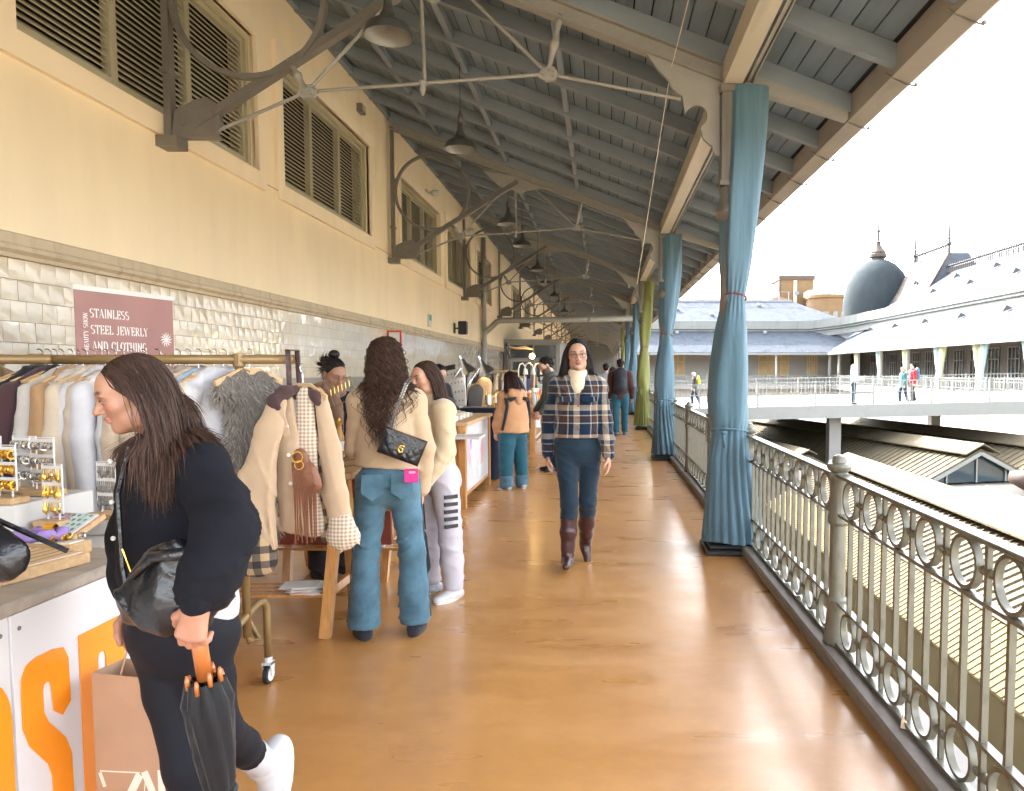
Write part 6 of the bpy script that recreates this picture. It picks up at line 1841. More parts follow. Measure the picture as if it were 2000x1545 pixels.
# man with backpack walking away
J = skel(1.78, True, neck=(0, -.15, 1), armL=((.25, .05, -1), (.05, -.4, -.9)), armR=((-.25, .05, -1), (-.05, -.4, -.9)), legL=((.03, .12, -1), (0, .18, -1)), legR=((-.03, -.12, -1), (0, .05, -1)), feet=((0, R(12)), (0, 0)), bulk=1.1)
p = simple('man in plum parka with dark backpack walking away past the lime curtain', (.43, 17.3, 0), R(180), J, M['plum'], M['denim_dark'], M['denim'], M['hair_dark'], .06, 120, grow=.05, hem=-.12, topname='parka', bk=True)
def backpack(label, p, mt, sc=1.0, group=None):
    J = p.J; c = J['chest']+J['front']*(-.22*J['s'])-J['ld']*.06
    D = Sdf(); D.cone(c+V((0, 0, .16*sc)), c-V((0, 0, .15*sc)), .145*sc, .155*sc, .03, (J['front'], .62)); D.cone(c-J['front']*.075+V((0, 0, -.02)), c-J['front']*.075-V((0, 0, .14*sc)), .095*sc, .105*sc, .03, (J['front'], .5))
    D.disp = wrinkle(.004, 40, 6); P, Q = D.mesh(.014)
    me = np_mesh('backpack', [(P, Q)], mt)
    o = obj('backpack', me); tag(o, label, 'backpack', group); o.matrix_world = p.M; return o
backpack('dark nylon backpack on the man in the plum parka', p, M['pack'])
# distant walkers down the gallery
J = skel(1.70, True, armL=((.2, 0, -1), (.0, -.3, -1)))
simple('distant walker in pale grey jacket, left of the backpack man', (.10, 19.6, 0), R(180), J, M['grey_cloth'], M['navy'], M['black_cotton'], M['hair_dark'], .06, 90, res=.026, bk=True, topname='jacket', hres=.014)
J = skel(1.62)
simple('distant walker in dark red coat beside the backpack man', (.30, 20.6, 0), R(180), J, M['plum'], M['navy'], M['black_cotton'], M['hair_auburn'], .2, 90, res=.026, hres=.014)
# sellers
J = skel(1.60, lean=(0, -.08, 1), neck=(0, -.45, .9), head=(R(24), 0, 0), armL=((.2, -.2, -1), (-.1, -.9, -.3)), armR=((-.2, -.2, -1), (.1, -.9, -.3)))
p = simple('seller with high hair bun and brown scarf behind the jewellery table', (-2.0, 5.35, 0), R(52), J, M['black_wool'], M['black_cotton'], M['black_cotton'], None, res=.014, skin=(.30, .15, .09), female=True, hres=.005, topname='dark_coat')
D = Sdf(); n = J['neck']
for q in range(3): D.chain([n+V((.085*math.cos(a), .08*math.sin(a)-.01, .01+.025*q+.02*math.sin(a+q))) for a in [2*PI*i/10 for i in range(11)]], [.030]*11, .008)
D.chain([n+V((-.03, -.09, 0)), n+V((-.035, -.14, -.10)), n+V((-.03, -.15, -.20))], [.04, .045, .04], .02)
p.add('scarf', D, .009, M['scarf'], wrinkle(.004, 60, 3, (0, .3, 1)))
p.strands('hair', M['hair_dark'], 600, .15, .003, seed=41, seg=6, back=True, part=False, tgt=(J['head']+J['hrot'] @ V((0, .075, .10)), .1), jit=.003, minl=.9, capres=.007)
D = Sdf().ell(J['head']+J['hrot'] @ V((0, .05, .132)), (.040, .040, .034), .01); D.disp = wrinkle(.004, 90, 1, (1, .3, .2)); a = D.mesh(.006)
obj('hair_bun', np_mesh('hair_bun', [a], M['hair_dark'], np.full((len(a[0]), 3), .15)), p.root)
J = skel(1.52, lean=(0, -.05, 1)); 
simple('person behind the clothes rack, only dark hair showing over the bar', (-2.56, 4.9, 0), R(20), J, M['black_cotton'], M['black_cotton'], M['black_cotton'], M['hair_dark'], .10, 160, res=.024, bk=True, hres=.010)
J = skel(1.60, lean=(0, -.12, 1), neck=(0, -.5, .85), head=(R(30), 0, 0), armL=((.2, -.3, -1), (-.1, -.9, -.3)), armR=((-.2, -.3, -1), (.1, -.9, -.3)))
simple('stallholder in black with short dark hair bending over the black clothed table', (-2.18, 9.55, 0), R(48), J, M['black_cotton'], M['black_cotton'], M['black_cotton'], M['hair_dark'], .09, 200, res=.018, hres=.008)

# people on the footbridge
J = skel(1.76, True, head=(R(25), 0, 0), armL=((.15, -.2, -1), (-.15, -.95, .1)), armR=((-.15, -.2, -1), (.15, -.95, .1)))
p = simple('man in light grey hoodie standing on the footbridge looking at his phone', (11.25, 33.0, dz(11.25)), R(75), J, M['grey_cloth'], M['navy'], M['black_cotton'], None, res=.024, hres=.014, cres=.05, topname='hoodie', grow=.045)
D = Sdf().ell(J['head']+V((0, .03, .01)), (.105, .12, .145), .02).cone(J['head']+V((0, .05, -.08)), J['neck']+V((0, .03, -.03)), .10, .11, .04); D.ell(J['head']+V((0, -.13, -.02)), (.07, .09, .10), .02, None, -1)
p.add('hood', D, .016, M['grey_cloth'])
Jw = skel(1.63, neck=(0, -.2, 1), legL=((.03, .2, -1), (0, .3, -1)), legR=((-.03, -.25, -1), (0, .02, -1)), feet=((0, R(15)), (0, 0)))
simple('blond woman in teal coat on the footbridge beside the red coated companion', (13.95, 34.2, dz(13.9)), R(-80), Jw, M['teal_coat'], M['navy'], M['black_cotton'], M['hair_blond'], .22, 90, res=.026, hres=.014, cres=.05, hem=-.25, female=True)
Jr = skel(1.76, True, neck=(0, -.2, 1), legL=((.03, -.2, -1), (0, .02, -1)), legR=((-.03, .2, -1), (0, .3, -1)), feet=((0, 0), (0, R(15))))
p = simple('person in dark red coat with blue backpack on the footbridge', (14.55, 34.6, dz(14.5)), R(-80), Jr, M['red_coat'], M['black_cotton'], M['black_cotton'], M['hair_dark'], .05, 80, res=.026, hres=.014, cres=.05, bk=True, grow=.04)
backpack('blue backpack worn on the footbridge over a dark red coat', p, M['blue_pack'])
J = skel(1.60, neck=(0, -.25, 1), legL=((.03, -.35, -1), (0, .05, -1)), legR=((-.03, .35, -1), (0, .45, -1)), feet=((0, 0), (0, R(20))))
p = simple('white haired walker in black on the footbridge between the blue curtains', (4.62, 37.0, dz(4.6)), R(-85), J, M['black_cotton'], M['navy'], M['black_cotton'], M['hair_white'], .08, 90, res=.026, hres=.014, cres=.05, female=True)
backpack('lime yellow backpack on the white haired walker', p, M['lime'], .85)
# ============================================================ MARKET STALLS
def arc(cx, cy, rx, ry, a0, a1, n=9):
    return [(cx+rx*math.cos(R(a0+(a1-a0)*i/n)), cy+ry*math.sin(R(a0+(a1-a0)*i/n))) for i in range(n+1)]
GLY = {
 'S': (.52, [arc(.26, .74, .19, .23, 40, 270, 10)+arc(.26, .26, .20, .25, 90, -140, 10)[1:]]),
 'T': (.56, [[(.02, .98), (.54, .98)], [(.28, .98), (.28, .02)], [(.18, .01), (.38, .01)], [(.03, .98), (.03, .80)], [(.53, .98), (.53, .80)]]),
 'A': (.64, [[(.06, .02), (.31, 1)], [(.31, 1), (.56, .02)], [(.15, .34), (.45, .34)], [(.0, .01), (.16, .01)], [(.44, .01), (.64, .01)]]),
 'I': (.28, [[(.14, 0), (.14, 1)], [(.04, .01), (.24, .01)], [(.04, .99), (.24, .99)]]),
 'N': (.68, [[(.12, .02), (.12, .98)], [(.10, .98), (.54, .04)], [(.56, .02), (.56, .98)], [(.02, .01), (.22, .01)], [(.46, .99), (.66, .99)], [(.02, .99), (.14, .99)]]),
 'L': (.50, [[(.14, 0), (.14, 1)], [(.04, .01), (.46, .01)], [(.04, .99), (.24, .99)], [(.46, .01), (.47, .24)]]),
 'E': (.54, [[(.14, 0), (.14, 1)], [(.04, .01), (.48, .01)], [(.04, .99), (.47, .99)], [(.14, .51), (.38, .51)], [(.48, .01), (.49, .22)], [(.47, .99), (.47, .8)], [(.38, .40), (.38, .62)]]),
 'J': (.42, [[(.27, 1), (.27, .2)]+arc(.15, .2, .12, .2, 0, -150, 6)[1:], [(.17, .99), (.37, .99)]]),
 'W': (.90, [[(.08, .98), (.26, .02)], [(.26, .02), (.45, .98)], [(.45, .98), (.63, .02)], [(.63, .02), (.82, .98)], [(.0, .99), (.18, .99)], [(.74, .99), (.9, .99)]]),
 'R': (.62, [[(.14, 0), (.14, 1)], [(.14, .99), (.28, .99)]+arc(.28, .76, .19, .23, 90, -90, 8)+[(.14, .53)], [(.30, .53), (.54, .02)], [(.04, .01), (.24, .01)], [(.46, .01), (.62, .01)]]),
 'Y': (.60, [[(.08, .98), (.30, .46)], [(.52, .98), (.30, .46)], [(.30, .46), (.30, .02)], [(.2, .01), (.4, .01)], [(.0, .99), (.18, .99)], [(.44, .99), (.6, .99)]]),
 'D': (.64, [[(.14, 0), (.14, 1)], [(.05, .99), (.26, .99)]+arc(.26, .5, .30, .49, 90, -90, 12)+[(.05, .01)]]),
 'C': (.58, [arc(.31, .5, .25, .5, 50, 310, 14), [(.48, .92), (.48, .72)]]),
 'O': (.66, [arc(.33, .5, .26, .49, 0, 360, 20)]),
 'H': (.68, [[(.14, 0), (.14, 1)], [(.54, 0), (.54, 1)], [(.14, .51), (.54, .51)], [(.04, .01), (.24, .01)], [(.44, .01), (.64, .01)], [(.04, .99), (.24, .99)], [(.44, .99), (.64, .99)]]),
 'G': (.64, [arc(.31, .5, .25, .5, 50, 320, 14), [(.52, .46), (.52, .08)], [(.42, .46), (.62, .46)]]),
 'B': (.60, [[(.14, 0), (.14, 1)], [(.04, .99), (.27, .99)]+arc(.27, .76, .18, .23, 90, -90, 8)+[(.14, .53)], [(.27, .53)]+arc(.27, .27, .23, .26, 90, -90, 8)+[(.04, .01)]]),
 'U': (.64, [[(.14, 1), (.14, .25)]+arc(.33, .25, .19, .24, 180, 360, 8)+[(.52, 1)], [(.04, .99), (.24, .99)], [(.44, .99), (.62, .99)]]),
 ' ': (.34, []), }
def text_strip(txt, h, place, thick=.075, thin=.022):
    """place(u, v) -> 3d point; serif lettering with heavy uprights"""
    out = []; u0 = 0
    for ch in txt:
        w_, strokes = GLY[ch]; m = MB()
        if strokes: out.append(m)
        for st in strokes:
            n = len(st); L = []; Rr = []
            for i, (x, y) in enumerate(st):
                a = st[max(i-1, 0)]; b = st[min(i+1, n-1)]; dx, dy = b[0]-a[0], b[1]-a[1]; l = math.hypot(dx, dy) or 1
                hw = thin+(thick-thin)*abs(dy/l)**1.5
                if n == 2 and dx*dy > 0 and ch in 'AWNYV': hw = thin
                nx, ny = -dy/l*hw, dx/l*hw
                L.append((x+nx, y+ny)); Rr.append((x-nx, y-ny))
            for i in range(n-1):
                q = [L[i], L[i+1], Rr[i+1], Rr[i]]
                m.quad(*[place((u0+a)*h, b*h) for a, b in q])
        u0 += w_+.06
    return out

# ---------------- jewellery counter with big orange letters
CZ = 0.915
ct = thing('market_counter', 'white fronted jewellery counter with huge orange letters on its side', 'counter', (0, 0, 0))
MB().box(-2.45, -1.495, .55, 2.42, CZ-.035, CZ-.0, .006).build('worktop', mat('grey_wood_laminate', (.36, .31, .26), .45, var=.2, vs=3, vscale=(1, 8, 8)), ct)
MB().box(-2.42, -1.503, .55, 1.829, .05, CZ-.036).build('front_panel', M['white'], ct)
MB().box(-2.42, -1.500, 1.834, 2.40, .05, CZ-.036).build('front_panel', M['white'], ct)
MB().box(-2.40, -1.52, .57, 2.38, 0, .05).build('plinth', M['black'], ct)
for y in (1.80, 1.86): MB().lathe([(.006, 0), (.006, .003)], 10, (-1.5015, y, CZ-.075), 'x').build('screw', M['iron'], ct)
def yz(pts, x=-1.4985): return [(x, y, z) for y, z in pts]
def flat_letter(outline):
    m = MB(); m.prism(yz(outline), (.0025, 0, 0)); return m
E_ = [(2.066, .745), (2.262, .745), (2.262, .590), (2.176, .590), (2.176, .642), (2.170, .660), (2.157, .664), (2.145, .660), (2.141, .642), (2.141, .02+.05), (2.066, .07)]
flat_letter(E_).build('orange_letter', M['orange'], ct)
lb = [(1.853, .66), (1.855, .705), (1.872, .735), (1.905, .745), (1.965, .745), (2.005, .735), (2.022, .70), (2.025, .575), (1.992, .548), (1.960, .575), (1.955, .645), (1.950, .660), (1.940, .664), (1.929, .660), (1.925, .645), (1.926, .585), (1.940, .553), (2.000, .480), (2.020, .425), (2.022, .18), (2.005, .12), (1.965, .10), (1.90, .10), (1.866, .12), (1.852, .17), (1.852, .33), (1.895, .36), (1.925, .325), (1.926, .20), (1.934, .185), (1.942, .19), (1.945, .20), (1.945, .40), (1.932, .44), (1.872, .52), (1.853, .575)]
flat_letter(lb).build('orange_letter', M['orange'], ct)
m = MB(); ol = arc(1.735, .62, .085, .125, 0, 180, 12)+arc(1.735, .22, .085, .12, 180, 360, 12)
il = arc(1.735, .60, .030, .06, 0, 180, 12)+arc(1.735, .24, .030, .06, 180, 360, 12)
n = len(ol)
for i in range(n):
    j = (i+1) % n; m.quad((-1.496, *ol[i]), (-1.496, *ol[j]), (-1.496, *il[j]), (-1.496, *il[i])); m.quad((-1.4985, *ol[i]), (-1.4985, *ol[j]), (-1.496, *ol[j]), (-1.496, *ol[i])); m.quad((-1.4985, *il[i]), (-1.496, *il[i]), (-1.496, *il[j]), (-1.4985, *il[j]))
m.build('orange_letter', M['orange'], ct)
# stock on the counter
def tray(label, x, y, w_, d, rz_, top, kind, hgt=.028, grp='jewellery trays'):
    t = thing('display_tray', label, 'tray', (x, y, CZ+.001), rz_, grp)
    MB().box(-w_/2, w_/2, -d/2, d/2, 0, hgt, .003).build('wooden_board', M['oak'], t)
    MB().box(-w_/2+.012, w_/2-.012, -d/2+.012, d/2-.012, hgt, hgt+.004).build('lining', top, t)
    rr = random.Random(int(x*99))
    z = hgt+.006
    if kind == 'necklace':
        for k in range(7):
            xx = -w_/2+.04+k*(w_-.08)/6
            MB().tube([(xx, d/2-.02, z), (xx+.004, .0, z), (xx+.01, -d*.22, z)], .0016, 4).build('chain', M['gold'], t)
            m = MB(); m.ring((xx+.01, -d*.22-.018, z), .017, .005, .004, 'z', 12); m.ball((xx+.012, -d*.22-.04, z), .007, 6, 4); m.build('pendant', M['gold'], t)
    elif kind == 'coins':
        for k in range(9):
            MB().lathe([(.018, 0), (.018, .006)], 12, (rr.uniform(-w_*.35, w_*.35), rr.uniform(-d*.35, d*.1), z)).build('medallion', M['gold'] if k % 3 else M['silver'], t)
        for k in range(8): MB().tube([(-w_/2+.03+k*.03, d/2-.015, z), (-w_/2+.04+k*.03, -d*.1, z)], .0014, 4).build('chain', M['gold'], t)
    elif kind == 'rings':
        for k in range(22):
            m = MB(); m.ring((rr.uniform(-w_*.42, w_*.42), rr.uniform(-d*.4, d*.4), z+.008), .013, .004, .006, rr.choice('xyz'), 12); m.build('finger_ring', M['gold'] if rr.random() < .6 else M['silver'], t)
    elif kind == 'studs':
        for i in range(7):
            for j in range(5):
                MB().ball((-w_/2+.03+i*(w_-.06)/6, -d/2+.025+j*(d-.05)/4, z), .006, 6, 4, (1, 1.4, .6)).build('stud', M['iron'] if (i+j) % 3 else M['silver'], t)
    return t
tray('wooden necklace tray nearest the counter edge, gold pendants in a row', -1.74, 2.13, .30, .26, R(-14), M['cork'], 'necklace', .034)
tray('plain necklace board cut by the photo edge at the counter corner', -1.83, 1.92, .26, .20, R(-10), M['cork'], 'necklace', .022)
tray('cream board of round coin medallions behind the necklace tray', -2.02, 2.36, .28, .22, R(-8), M['cork'], 'coins', .02)
M['lilac'] = mat('lilac_fabric', (.30, .20, .48), .9, var=.15, vs=30)
M['pinkcard'] = mat('pink_card', (.62, .38, .44), .8); M['mintcard'] = mat('mint_card', (.55, .70, .64), .8)
tray('shallow box of loose rings with a lilac scrunchie on it', -1.76, 2.33, .20, .085, R(-6), M['cream'], 'rings', .04)
t = thing('hair_scrunchie', 'crumpled lilac scrunchie lying on the ring box', 'scrunchie', (-1.80, 2.33, CZ+.055))
m = MB(); m.tube([(.055*math.cos(a)*1.3, .028*math.sin(a), .01+.006*math.sin(5*a)) for a in [2*PI*k/24 for k in range(24)]], [.016+.005*math.sin(k*1.9) for k in range(24)], 7, closed=True); m.build('ruffle', M['lilac'], t, True)
m = MB(); m.ring((.045, -.01, .03), .017, .004, .03, 'x', 14); m.build('gold_clip', M['gold'], t)
t = tray('tilted pink and mint card of tiny stud earrings', -1.86, 2.52, .20, .16, R(-10), M['pinkcard'], 'studs', .02)
t.rotation_euler = (R(22), 0, R(-10)); t.location.z += .035
MB().box(-.0, .088, -.068, .068, .0245, .026).build('mint_half', M['mintcard'], t)
for k, (x0, x1, y0, y1, z1, lab) in enumerate(((-2.42, -1.98, 2.46, 2.60, .13, 'upper white display box under the gold earring stands'), (-2.05, -1.72, 2.60, 2.78, .05, 'low white display box under the front earring stands'))):
    t = thing('display_box', lab, 'box', (0, 0, CZ+.001), 0, 'white display boxes')
    MB().box(x0, x1, y0, y1, 0, z1, .003).build('case', M['whitepaint'], t)
    if k == 0: MB().box(x0-.001, x1+.001, y0-.0015, y1+.001, z1*.5-.002, z1*.5+.001).build('lid_seam', M['greypl'], t)
# the counter's rear shelf that carries those boxes
MB().box(-2.45, -1.66, 2.421, 2.95, CZ-.035, CZ-.0005).build('rear_worktop', M['whitepaint'], ct)
MB().box(-2.40, -1.72, 2.45, 2.92, .05, CZ-.036).build('rear_panel', M['whitepaint'], ct)
def earring_stand(label, x, y, z, w_, h, mt, rz_, drop=False, seed=0, rows=3):
    t = thing('earring_stand', label, 'earring stand', (x, y, z), rz_, 'white wire earring stands')
    rr = random.Random(seed)
    MB().box(-w_*.62, w_*.62, -.035, .035, 0, .022, .003).build('wooden_base', M['oak'], t)
    f = MB(); z0 = .045
    f.tube([(-w_/2, 0, z0), (w_/2, 0, z0), (w_/2, 0, z0+h), (-w_/2, 0, z0+h)], .0032, 5, closed=True)
    for sx in (-.3, .3): f.tube([(sx*w_, 0, .02), (sx*w_, 0, z0)], .003, 5)
    for r_ in range(rows): f.box(-w_/2, w_/2, -.002, .002, z0+h*(.93-.34*r_)-.006, z0+h*(.93-.34*r_)+.006)
    f.build('wire_frame', M['whitepaint'], t)
    hoop = MB(); hoop.ring((0, 0, -.014), .014, .004, .006, 'x', 12); hm = hoop.mesh('hoop', mt)
    dp = MB(); dp.tube([(0, 0, 0), (0, 0, -.02)], .0014, 4); dp.ball((0, 0, -.028), .0075, 6, 4, (1, .6, 1.5)); dme = dp.mesh('drop', mt)
    for r_ in range(rows):
        n = 9
        for k in range(n):
            xx = -w_/2+.008+k*(w_-.016)/(n-1)
            o = obj('earring', dme if drop else hm, t, None, (xx, -.006, z0+h*(.93-.34*r_)-.004), (rr.uniform(-.2, .2), 0, rr.uniform(-.5, .5)))
            o.scale = (1, 1, rr.uniform(.8, 1.25))
    return t
zb = CZ+.132
for k, x in enumerate((-2.385, -2.285, -2.165, -2.05)):
    earring_stand('gold hoop earring stand, %s in the near row on the upper box' % NUM[k], x, 2.515, zb, .095, .155, M['gold'], R(-12), False, k)
for k, x in enumerate((-2.27, -2.14, -2.03)):
    earring_stand('silver hoop earring stand, %s in the back row behind the gold ones' % NUM[k], x, 2.72 if k < 2 else 2.66, CZ+.135 if k < 3 else zb, .10, .165, M['silver'], R(-10), False, 10+k)
earring_stand('front stand of coloured drop earrings with a tiny gold cross', -1.90, 2.53, CZ+.05, .085, .17, M['gold'], R(-14), True, 21)
earring_stand('front stand of dark drop earrings half behind the black sweater', -1.80, 2.66, CZ+.052, .085, .16, M['iron'], R(-14), True, 22)
t = thing('riser_box', 'white riser with wooden edge carrying the back row of stands', 'box', (0, 0, CZ+.001), 0, 'white display boxes')
MB().box(-2.40, -1.95, 2.62, 2.80, 0, .132, .003).build('case', M['whitepaint'], t)
t = thing('price_stand', 'white card holder on a wooden foot cut by the photo edge', 'card holder', (-2.42, 2.66, CZ+.14))
MB().box(-.09, .08, -.05, .05, 0, .09).build('white_block', M['whitepaint'], t); MB().box(-.09, .085, -.055, .055, .09, .105).build('wooden_top', M['oak'], t)
MB().box(-.09, .0, -.01, .0, .106, .25).build('card', M['whitepaint'], t)
# black tote poking in from the photo edge
t = thing('leather_tote', 'black leather tote bag poking in at the photo edge over the counter', 'bag', (-1.30, 1.48, 1.08))
D = Sdf(); D.cone((-.20, 0, .25), (-.05, 0, .09), .10, .085, .04, ((.3, -.95, 0), .5)); D.cone((-.05, 0, .10), (.085, .0, .045), .085, .045, .04, ((.3, -.95, 0), .6)); D.cone((-.22, 0, .06), (.06, 0, .035), .06, .035, .04)
D.disp = wrinkle(.005, 60, 3, (1, .3, .4)); a = D.mesh(.007); obj('pouch', np_mesh('pouch', [a], M['leather']), t)
MB().tube([(-.10, -.02, .20), (.02, .04, .12), (.14, .10, .03)], .006, 6).build('strap', M['leather'], t)

# ---------------- banner
bn = thing('roll_up_banner', 'dusty rose roll-up banner with white serif lettering behind the clothes racks', 'banner', (-2.77, 3.9, 0), 0)
du = V((.14, .64, 0)).normalized(); nn = V((du.y, -du.x, 0))
def bp(u, v, o=0): return V((0, 0, 0))+du*u+V((0, 0, v))+nn*o
M['rose'] = mat('dusty_rose_print', (.30, .145, .125), .35, var=.16, vs=2.2, bump=.05, bs=5)
m = MB(); m.prism([bp(0, .1), bp(.66, .1), bp(.66, 1.93), bp(0, 1.93)], nn*-.004); m.build('print', M['rose'], bn)
m = MB(); m.prism([bp(-.005, 1.93), bp(.665, 1.93), bp(.665, 1.955), bp(-.005, 1.955)], nn*-.012); m.build('top_rail', M['whitepaint'], bn)
MB().tube([bp(.33, .05, -.02), bp(.33, 1.94, -.02)], .01, 6).build('pole', M['silver'], bn)
m = MB(); m.prism([bp(-.01, 0, .1), bp(.67, 0, .1), bp(.67, .1, .06), bp(-.01, .1, .06)], nn*-.2); m.build('foot_case', M['silver'], bn)
M['printwhite'] = mat('white_print', (.80, .74, .70), .5, var=.02)
for k, (s_, u) in enumerate((('STAINLESS', .085), ('STEEL JEWERLY', .088), ('AND CLOTHING', .092))):
    for m in text_strip(s_, .048, lambda a, b, u=u, k=k: bp(u+a, 1.79-k*.088+b, .002)): m.build('letter', M['printwhite'], bn)
for m in text_strip('BEAUTY SHOW', .028, lambda a, b: bp(.072-b, 1.61+a, .002)): m.build('letter', M['printwhite'], bn)
for (u, v, r_) in ((.60, 1.69, .05), (.60, 1.49, .08)):
    m = MB(); 
    for k in range(12):
        a = R(k*30); a2 = a+.28; pts = [bp(u+.35*r_*math.cos(a-.2), v+.35*r_*math.sin(a-.2), .002), bp(u+.35*r_*math.cos(a+.2), v+.35*r_*math.sin(a+.2), .002), bp(min(u+.75*r_*math.cos(a+.12), .658), v+.75*r_*math.sin(a+.12), .002), bp(min(u+r_*math.cos(a2), .658), v+r_*math.sin(a2), .002), bp(min(u+.7*r_*math.cos(a-.05), .658), v+.7*r_*math.sin(a-.05), .002)]
        m.poly(pts)
    m.poly([bp(min(u+.30*r_*math.cos(R(k*30)), .658), v+.30*r_*math.sin(R(k*30)), .002) for k in range(12)]); m.build('sun_ornament', M['printwhite'], bn)

# ---------------- clothes racks
RYK = 3.27; BZ = 1.552
def rack(label, x0, x1, y, feet=True, z=BZ):
    t = thing('clothes_rack', label, 'clothes rack', (0, y, 0), 0, 'wheeled gold clothes racks')
    MB().tube([(x0-.05, 0, z), (x1+.24, 0, z)], .0215, 12).build('hanging_bar', M['brass'], t, True)
    for x in (x0, x1):
        MB().tube([(x, 0, z-.005), (x, 0, .30)], .0185, 10).build('upright', M['brass'], t, True)
        MB().lathe([(.026, z-.03), (.026, z+.024)], 10, (x, 0, 0)).build('joint', M['brass'], t)
        f = MB(); f.tube([(x, -.235, .125), (x, -.235, .29), (x, -.225, .335), (x, -.19, .36), (x, .10, .42), (x, .16, .415), (x, .19, .38), (x, .195, .33), (x, .195, .125)], .0175, 10); f.build('foot_frame', M['brass'], t, True)
        MB().tube([(x, 0, .31), (x, .02, .27), (x, .10, .26), (x, .0, .39)], .012, 8).build('brace', M['brass'], t, True)
        for dy in (-.235, .195):
            c = MB(); c.lathe([(.020, .132), (.020, .10)], 10, (x, dy, 0)); c.prism([(x-.022, dy-.022, .105), (x-.022, dy+.022, .105), (x-.022, dy+.014, .045), (x-.022, dy-.008, .04)], (.006, 0, 0)); c.prism([(x+.016, dy-.022, .105), (x+.016, dy+.022, .105), (x+.016, dy+.014, .045), (x+.016, dy-.008, .04)], (.006, 0, 0)); c.box(x-.022, x+.022, dy-.022, dy+.022, .095, .108)
            cc = c.build('caster', M['greypl'], t)
            MB().lathe([(.036, -.013), (.046, -.010), (.046, .010), (.036, .013)], 18, (x, dy, .047), 'x').build('tyre', M['rubber'], cc)
            MB().lathe([(.034, -.0145), (.034, .0145)], 16, (x, dy, .047), 'x').build('hub', M['greypl'], cc)
    MB().tube([(x0, .0, .36), (x1, .0, .36)], .014, 8).build('lower_bar', M['brass'], t, True)
    return t
rack('gold tube clothes rack on casters beside the jewellery counter', -2.50, -1.605, RYK)
rack('second clothes rack whose bar ends at the photo edge', -3.25, -2.66, RYK-.02)
MBh = MB(); MBh.bar((0, -.20, -.105), (0, -.06, -.055), .012, .026); MBh.bar((0, -.06, -.055), (0, .06, -.055), .012, .028); MBh.bar((0, .06, -.055), (0, .20, -.105), .012, .026)
HGM = MBh.mesh('hanger', M['oak'])
MBk = MB(); MBk.tube([(0, 0, -.05), (0, 0, .0)]+[(0, .022*math.sin(a)-.0, .022-.022*math.cos(a)+.0) for a in [R(40*k) for k in range(1, 6)]], .0028, 5)
HKM = MBk.mesh('hook', M['silver'])
def garment(label, x, mt, L=.72, w_=.19, seed=0, sleeve=True, z=BZ+.0, y=RYK, rot=0.0, th=.30, collar=None, flare=.02, amp=.006, name='garment', fur=None, cuff=None, sl=.55, group='garments on the clothes racks'):
    t = thing(name, label, 'garment', (x, y, z+.002), rot, group)
    h = obj('hanger', HGM, t); obj('hook', HKM, h)
    rr = random.Random(seed); D = Sdf(); nx = (1, 0, 0)
    D.cone((0, -.06, -.085), (0, -w_, -.145), .040, .045, .03, (nx, .7)); D.cone((0, .06, -.085), (0, w_, -.145), .040, .045, .03, (nx, .7))
    D.cone((0, 0, -.20), (rr.uniform(-.02, .02), 0, -L*.6), w_*.86, w_*.84, .04, (nx, th)); D.cone((0, 0, -L*.55), (rr.uniform(-.02, .02), 0, -L), w_*.84, w_*.86+flare, .04, (nx, th))
    if sleeve:
        for sg in (-1, 1):
            o = rr.uniform(-.02, .03)
            D.chain([(0, sg*w_, -.15), (o, sg*(w_+.035), -.33), (o*1.5, sg*(w_+.03), -.15-sl)], [.045, .050, .045], .02)
    D.cut((0, 0, -L-.01), (0, 0, -1))
    D.disp = wrinkle(amp, 46, seed, (.4, 1, .06), .7); a = D.mesh(.0105)
    o = obj('cloth', np_mesh('cloth', [a], mt), t)
    if collar:
        C = Sdf(); C.chain([(0, -.065, -.10), (.02, -.055, -.055), (.02, .055, -.055), (0, .065, -.10)], [.028]*4, .01); C.chain([(.0, -.065, -.09), (-.035, -.03, -.15)], [.022, .014], .01); C.disp = wrinkle(.003, 80, seed); a = C.mesh(.009); obj('collar', np_mesh('collar', [a], collar), t)
    if fur:
        m = MB(); P = a[0] if False else None
        vs = o.data.vertices; n = len(vs)
        for k in range(2600):
            v = vs[rr.randrange(n)]; p0 = v.co.copy(); nrm = v.normal
            q = p0+nrm*.012+V((rr.gauss(0, .006), rr.gauss(0, .006), -.016)); e = q+nrm*.004+V((rr.gauss(0, .006), rr.gauss(0, .006), -.014))
            m.tube([p0, q, e], [.0028, .002, .0005], 3, cap=False)
        m.build('fur', fur, o)
    return t
G = dict(
 dkbrown=cloth('dark_brown_wool', (.028, .014, .016)), black=cloth('black_coat_wool', (.010, .009, .012)), plum=cloth('plum_brown_wool', (.055, .024, .028)), offwhite=cloth('off_white_cotton', (.46, .425, .39)),
 cream=cloth('cream_wool', (.45, .37, .285)), white=cloth('white_cotton', (.50, .49, .51)), tan=cloth('tan_knit', (.34, .20, .10)), beige=cloth('oatmeal_knit', (.40, .31, .23), weave=200, wb=.5), taupe=cloth('taupe_wool', (.27, .205, .165)),
 sherpa=cloth('cream_sherpa', (.55, .45, .33), weave=120, wb=.9), stripe=cloth('pale_blue_stripe_cotton', (.30, .39, .50)), grey=cloth('grey_fur_base', (.13, .115, .10)), teal=cloth('teal_cloth', (.02, .12, .15)), pale=cloth('pale_beige_cotton', (.50, .41, .31)))
M['furgrey'] = mat('grey_fur', (.22, .195, .17), .8, var=.3, vs=40)
